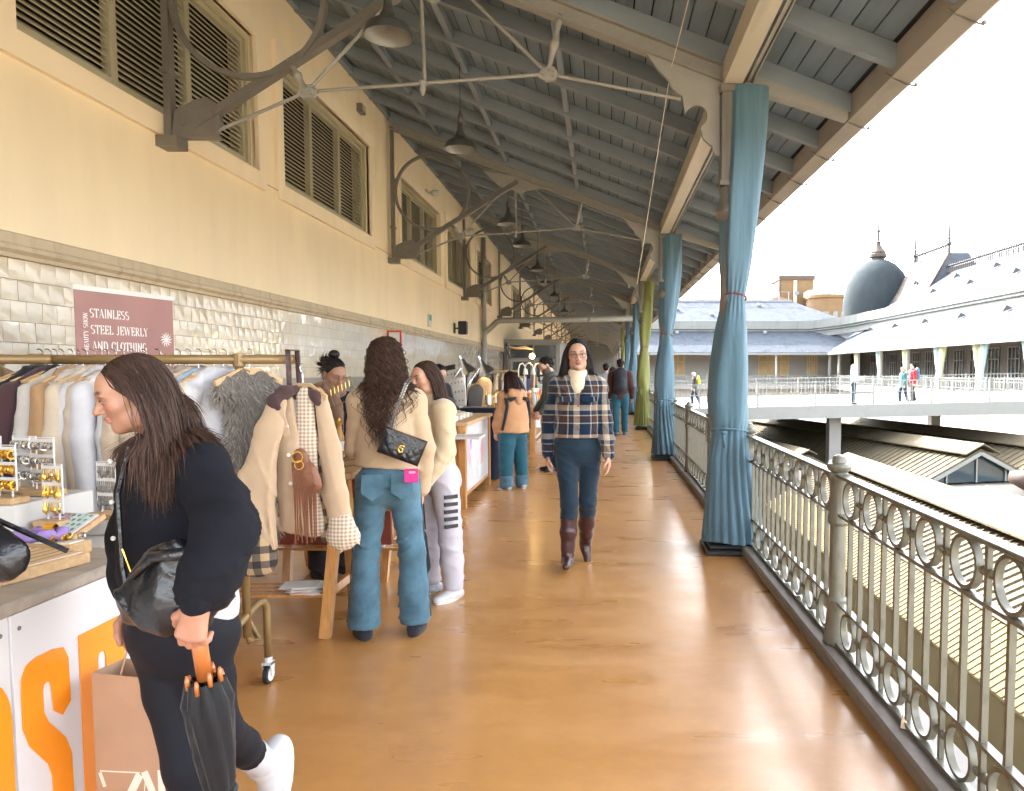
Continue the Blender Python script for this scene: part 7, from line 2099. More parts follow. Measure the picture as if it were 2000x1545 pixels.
left = [(-2.49, 'dkbrown', .78, 'dark brown wool coat at the very end of the rack'), (-2.455, 'black', .74, 'black coat beside the dark brown coat'), (-2.425, 'plum', .76, 'plum brown coat in the dark group'), (-2.395, 'black', .70, 'second black jacket, next to the white shirts'),
        (-2.355, 'offwhite', .72, 'off white shirt, first after the dark coats'), (-2.325, 'tan', .60, 'tan knit peeping between the white shirts'), (-2.295, 'cream', .72, 'cream wool jacket among the white shirts'), (-2.262, 'offwhite', .70, 'off white blouse with a soft collar'), (-2.23, 'pale', .64, 'pale yellow beige shirt between white ones'),
        (-2.197, 'white', .74, 'bright white shirt near the profile of the woman'), (-2.165, 'cream', .70, 'cream shirt behind the bright white one'), (-2.13, 'white', .72, 'white shirt hidden mostly by the dark haired woman'), (-2.085, 'offwhite', .70, 'long off white blouse behind her head'), (-2.03, 'white', .70, 'white top behind her hair'),
        (-1.97, 'beige', .66, 'oatmeal knit just behind her hair')]
for k, (x, c_, L, lab) in enumerate(left):
    garment(lab+', hanging on the gold rack', x, G[c_], L, .185+.01*(k % 3), 100+k, rot=R(rnd.uniform(-14, 6)-6), collar=G[c_] if k % 2 else None)
rgt = [(-1.88, 'beige', .70, 'chunky oatmeal jumper with rolled neck on the rack', None), (-1.835, 'taupe', .76, 'taupe wool coat with turned collar on the rack', 'taupe'), (-1.785, 'pale', .70, 'pale embroidered blouse beside the taupe coat', None), (-1.745, 'stripe', .58, 'pale blue striped shirt inside the cream jackets', None),
       (-1.715, 'sherpa', .72, 'cream fleece lined jacket with curly collar on the rack', 'sherpa'), (-1.675, 'white', .92, 'long white dress hanging low on the rack', None)]
for k, (x, c_, L, lab, co) in enumerate(rgt):
    garment(lab, x, G[c_], L, .19, 200+k, rot=R(rnd.uniform(-22, -8)), collar=G[co] if co else None, amp=.008, th=.36)
garment('grey fur vest hanging next to the beige coat', -1.560, G['grey'], .80, .155, 300, sleeve=False, rot=R(-16), th=.45, fur=M['furgrey'], amp=.010)
# small embroidered flowers on the pale blouse
t = thing('orange_jacket', 'orange brown jacket at the photo edge on the second rack', 'garment', (-2.70, RYK-.02, BZ), R(-10), 'garments on the clothes racks')
D = Sdf(); D.cone((0, -.05, -.09), (0, -.2, -.15), .05, .05, .03).cone((0, .05, -.09), (0, .2, -.15), .05, .05, .03).cone((0, 0, -.2), (0, 0, -.7), .17, .17, .04, ((1, 0, 0), .35)); D.disp = wrinkle(.006, 40, 2); a = D.mesh(.012)
obj('cloth', np_mesh('cloth', [a], G['tan']), t); h = obj('hanger', HGM, t); obj('hook', HKM, h)
garment('black jacket at the photo edge on the second rack', -2.76, G['black'], .7, .19, 77, y=RYK-.02)
# wooden clip hanger facing the camera
t = thing('clip_hanger', 'flat wooden clip hanger facing the camera behind the garments', 'hanger', (-1.94, RYK+.16, 1.49))
MB().box(-.105, .105, -.008, .008, -.018, .018, .004).build('bar', M['oak'], t)
for x in (-.07, -.045, .06): MB().tube([(x, -.01, -.01), (x, -.014, -.06), (x+.01, -.01, -.075)], .003, 5).build('clip', M['silver'], t)
MB().tube([(0, 0, .018), (0, 0, .045), (0, -.08, .075), (0, -.16, .085)], .003, 5).build('hook', M['silver'], t)

# ---------------- the beige coat shown open on the rack end
def check_mat(name, c1, c2, c3, f1, f2):
    m, nt, b = newmat(name); L = nt.links
    tc = nt.nodes.new('ShaderNodeTexCoord'); sp = nt.nodes.new('ShaderNodeSeparateXYZ'); L.new(tc.outputs['Object'], sp.inputs[0])
    def st(src, f):
        a = nt.nodes.new('ShaderNodeMath'); a.operation = 'MULTIPLY'; a.inputs[1].default_value = f; L.new(src, a.inputs[0])
        q = nt.nodes.new('ShaderNodeMath'); q.operation = 'FRACT'; L.new(a.outputs[0], q.inputs[0])
        g = nt.nodes.new('ShaderNodeMath'); g.operation = 'GREATER_THAN'; g.inputs[1].default_value = .5; L.new(q.outputs[0], g.inputs[0]); return g.outputs[0]
    s_ = nt.nodes.new('ShaderNodeMath'); s_.operation = 'ADD'; L.new(st(sp.outputs['X'], f1), s_.inputs[0]); L.new(st(sp.outputs['Z'], f2), s_.inputs[1])
    cr = nt.nodes.new('ShaderNodeValToRGB'); cr.color_ramp.interpolation = 'CONSTANT'; e = cr.color_ramp.elements
    e[0].color = (*c1, 1); e[1].position = .34; e[1].color = (*c2, 1); q = e.new(.68); q.color = (*c3, 1)
    mp = nt.nodes.new('ShaderNodeMath'); mp.operation = 'MULTIPLY'; mp.inputs[1].default_value = .5; L.new(s_.outputs[0], mp.inputs[0]); L.new(mp.outputs[0], cr.inputs['Fac'])
    L.new(cr.outputs[0], b.inputs['Base Color']); b.inputs['Roughness'].default_value = .9; return m
M['bw_check'] = check_mat('dark_checked_lining', (.022, .017, .017), (.10, .075, .06), (.38, .27, .15), 16, 16)
M['pale_check'] = check_mat('fine_pale_check', (.60, .53, .44), (.47, .38, .29), (.30, .22, .16), 62, 62)
ctm = cloth('trench_cotton', (.47, .34, .225), .75, var=.05)
CY = 3.12
t = thing('trench_coat', 'open beige coat with checked lining and dark collar on the rack end', 'coat', (0, CY, 0))
h = obj('hanger', HGM, t, None, (-1.285, .05, 1.49), (0, 0, R(70))); h.scale = (1, .62, 1); obj('hook', HKM, h)
D = Sdf(); yv = (0, 1, 0)
D.chain([(-1.345, .01, 1.375), (-1.335, .0, 1.20), (-1.325, -.005, 1.0), (-1.305, -.01, .84)], [.040, .052, .062, .072], .025, (yv, .40))      # front panel
D.cut((-1.4, 0, .825), (-.18, 0, -1)); D.disp = wrinkle(.010, 54, 12, (1, .3, .15), .8)
a1 = D.mesh(.008)
D = Sdf()
D.chain([(-1.372, -.035, 1.365), (-1.395, -.06, 1.25), (-1.430, -.085, 1.05), (-1.452, -.09, .90), (-1.448, -.085, .755)], [.040, .060, .080, .092, .094], .02, (yv, .50))      # wide sleeve
D.cut((-1.45, 0, .742), (.15, 0, -1)); D.disp = wrinkle(.013, 46, 5, (1, .2, .22), .9); a3 = D.mesh(.008)
D = Sdf(); D.chain([(-1.195, .02, 1.37), (-1.165, .02, 1.17), (-1.135, .0, .97), (-1.118, .0, .86)], [.030, .044, .050, .054], .02, (yv, .55)); D.disp = wrinkle(.007, 44, 4, (1, .3, .2), .8); D.cut((-1.13, 0, .862), (-.15, 0, -1)); a2 = D.mesh(.008)
obj('shell', np_mesh('shell', [a1, a3, a2], ctm), t)
D = Sdf(); D.cone((-1.445, -.085, .765), (-1.44, -.085, .725), .092, .085, .02, (yv, .55)); D.disp = wrinkle(.006, 70, 3, (1, 0, 0)); a = D.mesh(.009); obj('checked_cuff', np_mesh('checked_cuff', [a], M['bw_check']), t)
D = Sdf(); D.cone((-1.115, 0, .86), (-1.11, 0, .80), .058, .075, .02, (yv, .6)); D.disp = wrinkle(.009, 90, 3, (1, 0, 0)); a = D.mesh(.009); obj('frilled_cuff', np_mesh('frilled_cuff', [a], M['pale_check']), t)
D = Sdf(); D.chain([(-1.225, .05, 1.40), (-1.215, .05, 1.2), (-1.20, .05, .80)], [.035, .045, .05], .02, (yv, .35)); D.disp = wrinkle(.004, 40, 5); a = D.mesh(.010); obj('checked_lining', np_mesh('checked_lining', [a], M['bw_check']), t)
D = Sdf(); D.chain([(-1.30, .01, 1.425), (-1.335, -.02, 1.410), (-1.37, -.05, 1.375), (-1.345, -.065, 1.35)], [.020, .030, .026, .016], .015, (yv, .45)); D.chain([(-1.25, .02, 1.42), (-1.215, .0, 1.395), (-1.20, -.01, 1.365)], [.018, .022, .016], .015, (yv, .5)); D.chain([(-1.31, .045, 1.405), (-1.25, .045, 1.405)], [.03, .03], .01)
a = D.mesh(.009); obj('dark_collar', np_mesh('dark_collar', [a], cloth('brown_corduroy', (.065, .035, .035))), t)
m = MB()
for x, z in ((-1.315, 1.27), (-1.31, 1.15), (-1.305, 1.03)): m.ball((x, -.055, z), .009, 8, 5, (1, .5, 1))
m.build('button', M['cream'], t)
m = MB(); m.prism([(-1.365, -.048, 1.33), (-1.325, -.050, 1.33), (-1.30, -.052, 1.235), (-1.325, -.054, 1.225)], (0, -.008, 0)); m.build('lapel', ctm, t)
t2 = thing('checked_shirt', 'fine pale checked shirt hung inside the open beige coat', 'shirt', (0, CY, 0), 0, 'garments on the clothes racks')
D = Sdf(); D.chain([(-1.265, .02, 1.40), (-1.262, .015, 1.2), (-1.26, .02, 1.0), (-1.25, .03, .83)], [.042, .05, .05, .055], .02, (yv, .5)); D.disp = wrinkle(.006, 50, 9, (1, .2, .1)); a = D.mesh(.009); obj('cloth', np_mesh('cloth', [a], M['pale_check']), t2)
t3 = thing('fringed_bag', 'brown suede bag with long fringe and gold ring on the open coat', 'bag', (-1.262, CY-.055, 1.10))
D = Sdf(); D.cone((0, 0, .05), (.03, 0, -.06), .03, .045, .02, (yv, .45)); D.cone((.04, 0, -.02), (.06, 0, -.08), .03, .03, .02, (yv, .45)); a = D.mesh(.007); obj('pouch', np_mesh('pouch', [a], M['brown_leather']), t3)
m = MB()
for k in range(16): m.tube([(-.03+k*.005, -.01, .02), (-.02+k*.006, -.02, -.1), (-.02+k*.006+rnd.uniform(-.01, .01), -.012, -.27-rnd.uniform(0, .06))], .003, 4)
m.build('fringe', M['brown_leather'], t3)
MB().ring((0, -.028, .045), .024, .004, .004, 'y', 18).ring((.008, -.03, .012), .02, .004, .004, 'y', 18).build('gold_ring', M['gold'], t3)
t4 = thing('leather_strap', 'dark brown leather belt looped over the end of the rack bar', 'belt', (-1.372, RYK-.02, 0))
MB().bar((0, -.02, 1.59), (.02, -.05, 1.25), .022, .006, (0, 1, 0)).bar((.02, .03, 1.59), (.045, .0, 1.30), .022, .006, (0, 1, 0)).bar((0, -.03, 1.592), (.02, .04, 1.592), .022, .005).build('strap', M['boot'], t4)

# ---------------- pine trestle table with jewellery
tt = thing('trestle_table', 'pine trestle table with red stained panel behind the jeans woman', 'table', (0, 0, 0))
MB().box(-2.35, -1.42, 4.15, 5.55, .885, .925, .004).build('table_top', M['oak'], tt)
def trestle(y):
    for (a, b) in (((-1.50, y-.04, .88), (-1.56, y-.16, 0)), ((-1.50, y+.04, .88), (-1.535, y+.27, 0)), ((-2.25, y-.04, .88), (-2.25, y-.16, 0)), ((-2.25, y+.04, .88), (-2.25, y+.27, 0))):
        MB().bar(a, b, .055, .058, (0, 1, 0)).build('leg', M['pine'], tt)
    MB().box(-1.56, -1.49, y-.07, y+.07, .84, .884).build('leg_head', M['pine'], tt)
    MB().bar((-1.53, y-.10, .26), (-1.53, y+.18, .26), .03, .05).build('cross_rail', M['pine'], tt)
    MB().bar((-2.25, y-.05, .855), (-1.5, y-.05, .855), .03, .05).build('top_rail', M['pine'], tt)
trestle(4.23); trestle(5.35)
for k in range(4): MB().box(-2.3, -1.54, 4.12+k*.075, 4.17+k*.075, .215, .232).build('shelf_slat', M['pine'], tt)
for k in range(4): MB().box(-2.3, -1.40, 5.0+k*.075, 5.05+k*.075, .27, .287).build('shelf_slat', M['pine'], tt)
MB().box(-2.30, -1.34, 4.62, 4.66, .40, .87).build('red_panel', M['redwood'], tt)
MB().box(-2.30, -1.33, 4.605, 4.618, .62, .70).build('panel_rail', M['pine'], tt)
def paper_stack(label, x, y, z, n, mts, w_=.2, d=.15, nm='paper_stack'):
    t = thing(nm, label, 'papers', (x, y, z)); rr = random.Random(n)
    for k in range(n):
        o = MB().box(-w_/2, w_/2, -d/2, d/2, 0, .004).build('sheet', mts[k % len(mts)], t, False, (rr.uniform(-.05, .05), rr.uniform(-.03, .03), k*.0045), (0, 0, rr.uniform(-.4, .4)))
M['coral'] = mat('coral_paper', (.62, .25, .18), .7)
paper_stack('loose white and coral papers on the trestle shelf', -1.70, 4.2, .233, 9, [M['whitepaint'], M['cream'], M['coral'], M['whitepaint']])
for k, (x, z, h_) in enumerate(((-1.66, .289, .10), (-1.67, .391, .07))):
    t = thing('cardboard_box', '%s grey shoe box stacked under the table' % ('lower' if k == 0 else 'upper'), 'box', (x, 5.1, z), 0, 'boxes under the trestle table')
    MB().box(-.16, .16, -.1, .1, 0, h_, .003).build('case', M['greypl'], t); MB().box(-.165, .165, -.105, .105, h_*.6, h_+.001).build('lid', M['lilac'] if k else M['greypl'], t)
tray2 = thing('jewellery_tray', 'wooden tray of jumbled jewellery on the trestle table', 'tray', (-1.72, 4.62, .927), R(8))
MB().box(-.24, .24, -.2, .2, 0, .03, .003).build('wooden_board', M['oak'], tray2)
for k in range(26):
    m = MB(); m.ring((rnd.uniform(-.2, .2), rnd.uniform(-.17, .15), .04), .02, .005, .006, rnd.choice('xyz'), 10); m.build('bangle', rnd.choice([M['gold'], M['silver'], M['cream']]), tray2)
t = thing('necklace_stand', 'tilted wire necklace stand in front of the bun haired seller', 'display stand', (-1.72, 4.9, .928), R(-20))
f = MB(); f.tube([(-.02, 0, 0), (.0, .0, .30), (-.10, 0, .50)], .003, 6); f.tube([(-.13, 0, .47), (.06, 0, .54), (.11, 0, .42), (-.07, 0, .33)], .003, 6, closed=True); f.build('frame', M['brass'], t)
for k in range(6): MB().tube([(-.1+k*.03, -.005, .45+k*.012), (-.09+k*.03, -.01, .41+k*.012)], .0018, 4).build('chain', M['gold'], t)
t = thing('juice_bottle', 'tall glass bottle of amber juice on the trestle table', 'bottle', (-1.70, 4.75, .928))
MB().lathe([(.03, 0), (.032, .02), (.032, .15), (.016, .20), (.014, .25)], 14).build('glass', mat('amber_juice', (.42, .20, .03), .15, var=.2), t, True); MB().lathe([(.015, .25), (.015, .27)], 10).build('cap', M['gold'], t); MB().lathe([(.033, .06), (.033, .12)], 14).build('label_band', M['whitepaint'], t)
t = thing('leather_pouch', 'brown leather pouch on the trestle table', 'pouch', (-1.86, 4.85, .94))
D = Sdf(); D.cone((-.09, 0, .14), (.06, 0, .08), .035, .04, .02, ((0, 1, 0), .6)); D.disp = wrinkle(.004, 60, 2); a = D.mesh(.008); obj('pouch_body', np_mesh('pouch_body', [a], M['brown_leather']), t)
MB().box(-.06, .0, -.03, .03, -.012, .11).build('stand', M['oak'], t)

# ---------------- second counter with poster front
c2 = thing('poster_counter', 'wooden counter with pale floral poster on its front, beyond the jeans woman', 'counter', (0, 0, 0))
MB().box(-2.3, -1.46, 7.95, 9.80, .905, .945, .004).build('counter_top', M['oak'], c2)
for (x, y) in ((-1.52, 8.0), (-1.52, 9.72), (-2.25, 8.0), (-2.25, 9.72)): MB().box(x-.035, x+.035, y-.05, y+.05, 0, .904).build('leg', M['pine'], c2)
MB().box(-1.535, -1.505, 8.055, 9.665, .16, .90).build('poster_panel', M['white'], c2)
MB().box(-2.25, -1.53, 7.985, 8.02, .1, .9).build('end_panel', M['pine'], c2)
MB().box(-1.52, -1.50, 8.06, 9.66, .12, .16).build('bottom_rail', M['pine'], c2)
for k, (y, z, r_, mm) in enumerate(((8.28, .60, .085, 'pinkcard'), (8.42, .68, .06, 'lilac'), (8.38, .48, .05, 'pinkcard'), (8.6, .40, .10, 'mintcard'), (9.2, .5, .12, 'pinkcard'), (9.0, .30, .07, 'mintcard'))):
    m = MB(); m.poly([(-1.5035, y+r_*math.cos(a)*(1+.3*math.sin(5*a)), z+r_*1.4*math.sin(a)*(1+.3*math.sin(5*a))) for a in [2*PI*q/20 for q in range(20)]]); m.build('printed_flower', M[mm], c2)
MB().box(-1.62, -1.28+.02, 7.55, 7.93, .80, .825).build('side_shelf', M['whitepaint'], c2)
t = thing('soap_boxes', 'rows of small cream boxes laid out on the poster counter', 'boxes', (0, 0, .946))
for k in range(34):
    x = -2.15+(k % 6)*.10+rnd.uniform(-.01, .01); y = 8.2+(k//6)*.24+rnd.uniform(-.02, .02)
    MB().box(x-.035, x+.035, y-.06, y+.06, 0, .03+.03*rnd.random(), .003).build('small_box', rnd.choice([M['cream'], M['whitepaint'], M['cork']]), t)

# ---------------- black clothed table
c3 = thing('black_table', 'table draped with black cloth to the floor beyond the poster counter', 'table', (0, 0, 0))
MB().box(-2.5, -1.46, 10.02, 12.1, .95, .99).build('table_top', M['oak'], c3)
D = Sdf(); 
m = MB(); n = 60; path = [(-2.5, 10.0), (-1.44, 10.0), (-1.44, 12.12)]
pts = []
for i in range(n+1):
    f = i/n*3.18
    pts.append((-2.5+f, 10.0) if f < 1.06 else (-1.44, 10.0+f-1.06))
for i, (x, y) in enumerate(pts):
    o = .018*math.sin(i*1.1)+.012*math.sin(i*2.3)
    dx, dy = (0, -1) if i/n*3.18 < 1.06 else (1, 0)
    m.v += [(x, y, 1.0), (x+dx*.01, y+dy*.01, .9), (x+dx*(.03+o), y+dy*(.03+o), .03)]
for i in range(n):
    for k in range(2): a = i*3+k; m.f.append((a, a+3, a+4, a+1)); m.m.append(0)
m.poly([(-2.5, 10.0, 1.0), (-1.44, 10.0, 1.0), (-1.44, 12.12, 1.0), (-2.5, 12.12, 1.0)])
M['dark_cloth'] = cloth('midnight_table_cloth', (.009, .013, .028), .8)
m.build('cloth', M['dark_cloth'], c3, True)
def desk_lamp(label, x, y, rz_):
    t = thing('desk_lamp', label, 'lamp', (x, y, 1.0), rz_, 'angled desk lamps')
    MB().lathe([(.08, 0), (.08, .02), (.02, .03)], 14).build('base', M['silver'], t); MB().tube([(0, 0, .02), (-.14, 0, .28), (.06, 0, .56)], .010, 6).build('arm', M['silver'], t)
    s_ = MB(); s_.lathe([(.03, .12), (.04, .09), (.045, .03), (.09, -.03), (.125, -.10)], 18, cap=False); o = s_.build('shade', M['silver'], t, True, (.10, 0, .56), (0, R(-28), 0))
    MB().ball((0, 0, -.05), .04, 10, 6).build('bulb', M['lit'], o, True)
    MB().lathe([(.025, .10), (.025, .17)], 10).build('neck', M['silver'], o)
desk_lamp('silver angled desk lamp nearest the stallholder in black', -1.98, 10.15, R(10)); desk_lamp('second silver desk lamp, by the drain pipe', -1.80, 10.6, R(20))
for k, (x, y, w_, h_, lab) in enumerate(((-2.02, 10.12, .34, .55, 'leaning white card board of earrings at the front of the black table'), (-2.18, 10.3, .34, .6, 'dark framed board leaning behind the white earring card'))):
    t = thing('display_board', lab, 'board', (x, y, 1.0), R(-14), 'boards on the black table')
    b = MB().box(-w_/2, w_/2, -.01, .01, 0, h_).build('panel', M['whitepaint'] if k == 0 else M['black'], t, False, None, (R(-16), R(-10), 0))
    if k == 0:
        for i in range(4):
            MB().box(-w_/2, w_/2, -.016, -.010, .02+i*.135, .027+i*.135).build('rail', M['greypl'], b)
            for j in range(6): MB().ball((-.13+j*.052, -.018, .08+i*.135), .009, 6, 4, (1, .5, 2)).build('earring', M['iron'], b)
t = thing('table_mirror', 'round topped table mirror with wooden rim on the black table', 'mirror', (-1.80, 10.35, 1.0), R(-20))
m = MB(); pr = [(-.12, 0), (.12, 0), (.12, .2)]+[(.12*math.cos(R(a)), .2+.12*math.sin(R(a))) for a in range(20, 180, 20)]+[(-.12, .2)]
m.prism([(x*1.15, .0, z*1.06) for x, z in pr], (0, .015, 0)); m.build('rim', M['oak'], t, False, None, (R(-14), 0, 0))
m = MB(); m.prism([(x, -.003, z+.008) for x, z in pr], (0, .002, 0)); m.build('glass', mat('mirror_glass', (.5, .5, .5), .06, metal=1), t, False, None, (R(-14), 0, 0))
t = thing('straw_bag', 'small straw bag with dark hoop handle on the black table', 'bag', (-1.72, 10.75, 1.0))
D = Sdf(); D.cone((0, 0, .08), (0, 0, .30), .10, .12, .03, ((0, 1, 0), .5)); D.disp = wrinkle(.003, 120, 1, (0, 0, 1)); a = D.mesh(.012); obj('basket', np_mesh('basket', [a], M['oak']), t)
MB().tube([(.11*math.cos(R(a)), 0, .32+.2*math.sin(R(a))) for a in range(0, 181, 18)], .010, 6).build('handle', M['boot'], t, True)
for k in range(9):
    x, y = -1.62+rnd.uniform(-.12, .12), 10.3+k*.19
    t = thing('trinket_stand', 'small gold trinket stand on the black table, %s along its edge' % NUM[k], 'trinket stand', (x, y, 1.001), rnd.uniform(0, 3), 'trinkets on the black table')
    hh = .07+.12*rnd.random()
    MB().lathe([(.04, 0), (.04, .012), (.008, .02), (.006, hh)], 10).build('foot', M['oak'] if k % 2 else M['gold'], t); MB().ring((0, 0, hh+.03), .035, .008, .01, 'y', 12).build('ring', M['gold'], t)
    if k in (2, 5): MB().box(-.05, .05, -.01, .01, .02, .16).build('card', M['cream'], t)

# ---------------- farther stalls
c4 = thing('wooden_stall', 'far wooden stall table with baskets and white lamps', 'table', (0, 0, 0))
MB().box(-2.4, -1.15, 12.6, 15.5, .88, .92).build('table_top', M['oak'], c4)
for (x, y) in ((-1.2, 12.7), (-1.2, 15.3), (-2.3, 12.7), (-2.3, 15.3)): MB().box(x-.04, x+.04, y-.04, y+.04, 0, .88).build('leg', M['pine'], c4)
MB().box(-2.3, -1.2, 12.75, 15.3, .3, .33).build('shelf', M['oak'], c4)
rk = rack('far clothes rack by the drain pipe with small dark and pale clothes', -3.2, -1.75, 13.4, z=1.50)
for k in range(12):
    c_ = ['black', 'white', 'grey', 'offwhite', 'teal', 'dkbrown', 'white', 'grey', 'stripe', 'black', 'pale', 'white'][k]
    garment('%s small garment on the far rack by the drain pipe, %s along the bar' % ({'black': 'black', 'white': 'white', 'grey': 'grey', 'offwhite': 'off white', 'teal': 'teal', 'dkbrown': 'dark brown', 'stripe': 'pale blue', 'pale': 'beige'}[c_], NUM[k]), -3.1+k*.12, G[c_], .55, .17, 400+k, y=13.4, z=1.50, th=.3, group='garments on the far rack', sleeve=k % 2 == 0)
t = thing('bulb_stand', 'tall black stand holding a driftwood branch with one lit bulb', 'lamp', (-1.62, 12.9, 0))
MB().tube([(0, 0, 0), (0, 0, 1.95)], .014, 6).tube([(-.06, 0, 1.95), (.02, 0, 1.72), (.1, 0, 1.78)], .02, 6).ball((-.04, 0, 1.97), .035, 8, 5).build('stand', M['black'], t)
MB().tube([(-.05, 0, 1.93), (.12, 0, 1.90), (.28, .02, 1.915), (.42, 0, 1.88)], [.012, .02, .03, .012], 7).build('branch', M['oak'], t, True)
MB().lathe([(.014, 1.86), (.018, 1.83), (.018, 1.80)], 10, (.40, 0, 0)).build('socket', M['black'], t); MB().ball((.40, 0, 1.762), .045, 12, 8).build('bulb', M['bulb'], t, True)
for k, x in enumerate((-1.35, -1.20, -1.50)):
    t = thing('goose_lamp', 'small white gooseneck lamp on the far wooden stall, %s of three' % NUM[k], 'lamp', (x, 12.85+.2*k, .922), R(20*k), 'white gooseneck lamps')
    MB().lathe([(.05, 0), (.05, .02)], 12).build('base', M['whitepaint'], t); MB().tube([(0, 0, .02), (0, 0, .62), (.03, 0, .70), (.09, 0, .72), (.14, 0, .67), (.15, 0, .60)], .012, 7).build('neck', M['whitepaint'], t, True); MB().lathe([(.03, .62), (.05, .52)], 12, (.15, 0, 0)).build('shade', M['whitepaint'], t)
cl = [G['stripe'], G['white'], G['pale'], G['teal'], M['orange'], G['cream']]
for k in range(14):
    x, y = -1.18-.13*(k % 4)-rnd.uniform(0, .05), 12.7+.28*(k//4)+rnd.uniform(0, .1)
    t = thing('small_doll', 'little cloth doll on the far wooden stall, %s in the cluster' % NUM[k], 'doll', (x, y, .922), rnd.uniform(-.5, .5), 'cloth dolls on the far stall')
    h_ = .16+.16*rnd.random()
    MB().lathe([(.05, 0), (.042, h_*.5), (.02, h_*.75)], 9).build('body', rnd.choice(cl), t, True); MB().ball((0, 0, h_*.87), h_*.16, 8, 6).build('head', M['cream'], t, True)
for k in range(3):
    t = thing('wicker_basket', 'wicker basket under the far stall, %s from the aisle' % NUM[k], 'basket', (-1.28-.3*k, 12.95, .331), 0, 'baskets under the far stall')
    MB().lathe([(.10, 0), (.13, .16), (.135, .17)], 14, cap=False).build('weave', M['oak'], t); MB().lathe([(.10, .005), (.10, .012)], 14).build('base', M['oak'], t)
    for q in range(4): MB().ball((.04*math.cos(q*1.6), .04*math.sin(q*1.6), .12), .045, 8, 5).build('yarn_ball', rnd.choice([M['lilac'], M['coral'], M['mintcard']]), t, True)
for k in range(4):
    y = 16.5+k*2.2
    t = thing('far_stall', 'distant stall table with stacked goods, %s after the wooden stall' % NUM[k], 'table', (-1.95, y, 0), 0, 'distant stall tables')
    MB().box(-.6, .55, -.7, .7, .85, .9).build('table_top', M['oak'], t); MB().box(.5, .53, -.68, .68, .05, .85).build('front_cloth', [M['whitepaint'], M['coral'], M['dark_cloth'], M['whitepaint']][k], t)
    for q in range(9):
        a_, b_ = rnd.uniform(-.5, .45), rnd.uniform(-.6, .6); s_ = rnd.uniform(.05, .12)
        MB().box(a_-s_, a_+s_, b_-s_, b_+s_, .9, .9+rnd.uniform(.1, .5), .01).build('goods', rnd.choice([M['coral'], M['oak'], M['cream'], M['lilac'], M['mintcard'], G['tan'], M['black']]), t)

# ---------------- carried things
# black leather crossbody
Jb = pB.J; HL = pB.M @ (Jb['wrL']+V(Jb['hdL']).normalized()*.078*Jb['s']+V((-.5, .85, 0)).normalized()*.028); HRt = pB.M @ (Jb['wrR']+Jb['fdR']*.09)
BAGP = HL+V((-.06, .055, .085))
t = thing('crossbody_bag', 'slouchy black leather crossbody bag at the hip of the black sweater woman', 'bag', BAGP)
D = Sdf(); fl = ((.25, -.97, 0), .5)
D.chain([(-.095, 0, -.03), (-.02, -.02, -.03), (.065, .0, -.01)], [.055, .075, .055], .035, fl); D.chain([(-.075, 0, .035), (-.01, -.015, .065), (.065, .01, .045)], [.038, .042, .032], .035, fl); D.chain([(-.125, 0, -.075), (.05, .0, -.085)], [.016, .018], .02)
D.disp = wrinkle(.007, 46, 11, (.7, .3, 1), .8); a = D.mesh(.0055); obj('pouch', np_mesh('pouch', [a], M['leather']), t)
m = MB(); m.tube([(-.09, -.045, .035), (-.03, -.062, .085), (.035, -.055, .09), (.08, -.035, .065), (.10, -.02, .035)], [.01, .014, .016, .014, .008], 8); m.build('folded_flap', M['leather'], t, True)
MB().tube([(-.09, -.045, .04), (-.098, -.05, .075), (-.106, -.05, .10)], .002, 5).build('zip_pull', M['gold'], t)
# umbrella
t = thing('folded_umbrella', 'folded black umbrella with orange wooden handle hanging from her hand', 'umbrella', (0, 0, 0))
A = HL+V((-.006, 0, .045)); B = HL+V((.014, .0, -.115)); C_ = B+V((.05, .03, -.68))
MB().tube([A, B], .0175, 14).ball(tuple(A), .0175, 12, 6).build('handle', M['wood_handle'], t, True)
dn = (C_-B).normalized(); sx = dn.orthogonal().normalized(); sy = dn.cross(sx)
m = MB(); ns = 40; K = [(0.0, .034, .35), (.05, .046, .30), (.10, .044, .22), (.17, .040, .22), (.24, .034, .2), (.275, .026, .12), (.30, .030, .15), (.36, .037, .25), (.46, .030, .25), (.56, .020, .2), (.66, .012, .1)]
for (l, r_, am) in K:
    for k in range(ns):
        a = 2*PI*k/ns; q = r_*(1+am*(abs(math.sin(4*a+l*9))*1.5-.75)); m.v.append(tuple(B+dn*l+sx*q*math.cos(a)+sy*q*math.sin(a)))
for i in range(len(K)-1):
    for k in range(ns): k2 = (k+1) % ns; m.f.append((i*ns+k, i*ns+k2, (i+1)*ns+k2, (i+1)*ns+k)); m.m.append(0)
cn = m.build('canopy', M['umbrella'], t, True)
MB().tube([B+dn*.272+sx*.031*math.cos(a)+sy*.031*math.sin(a) for a in [2*PI*k/20 for k in range(20)]], .008, 6, closed=True).build('strap', M['umbrella'], t, True)
for k in range(8):
    a = 2*PI*k/8; p0 = B+dn*(.012+.01*math.sin(k*2))+(sx*math.cos(a)+sy*math.sin(a))*.036; MB().tube([p0, p0-dn*.02, p0-dn*.034], [.0055, .006, .003], 6).build('rib_tip', M['wood_handle'], t, True)
MB().tube([B, C_], .005, 6).build('shaft', M['black'], t)
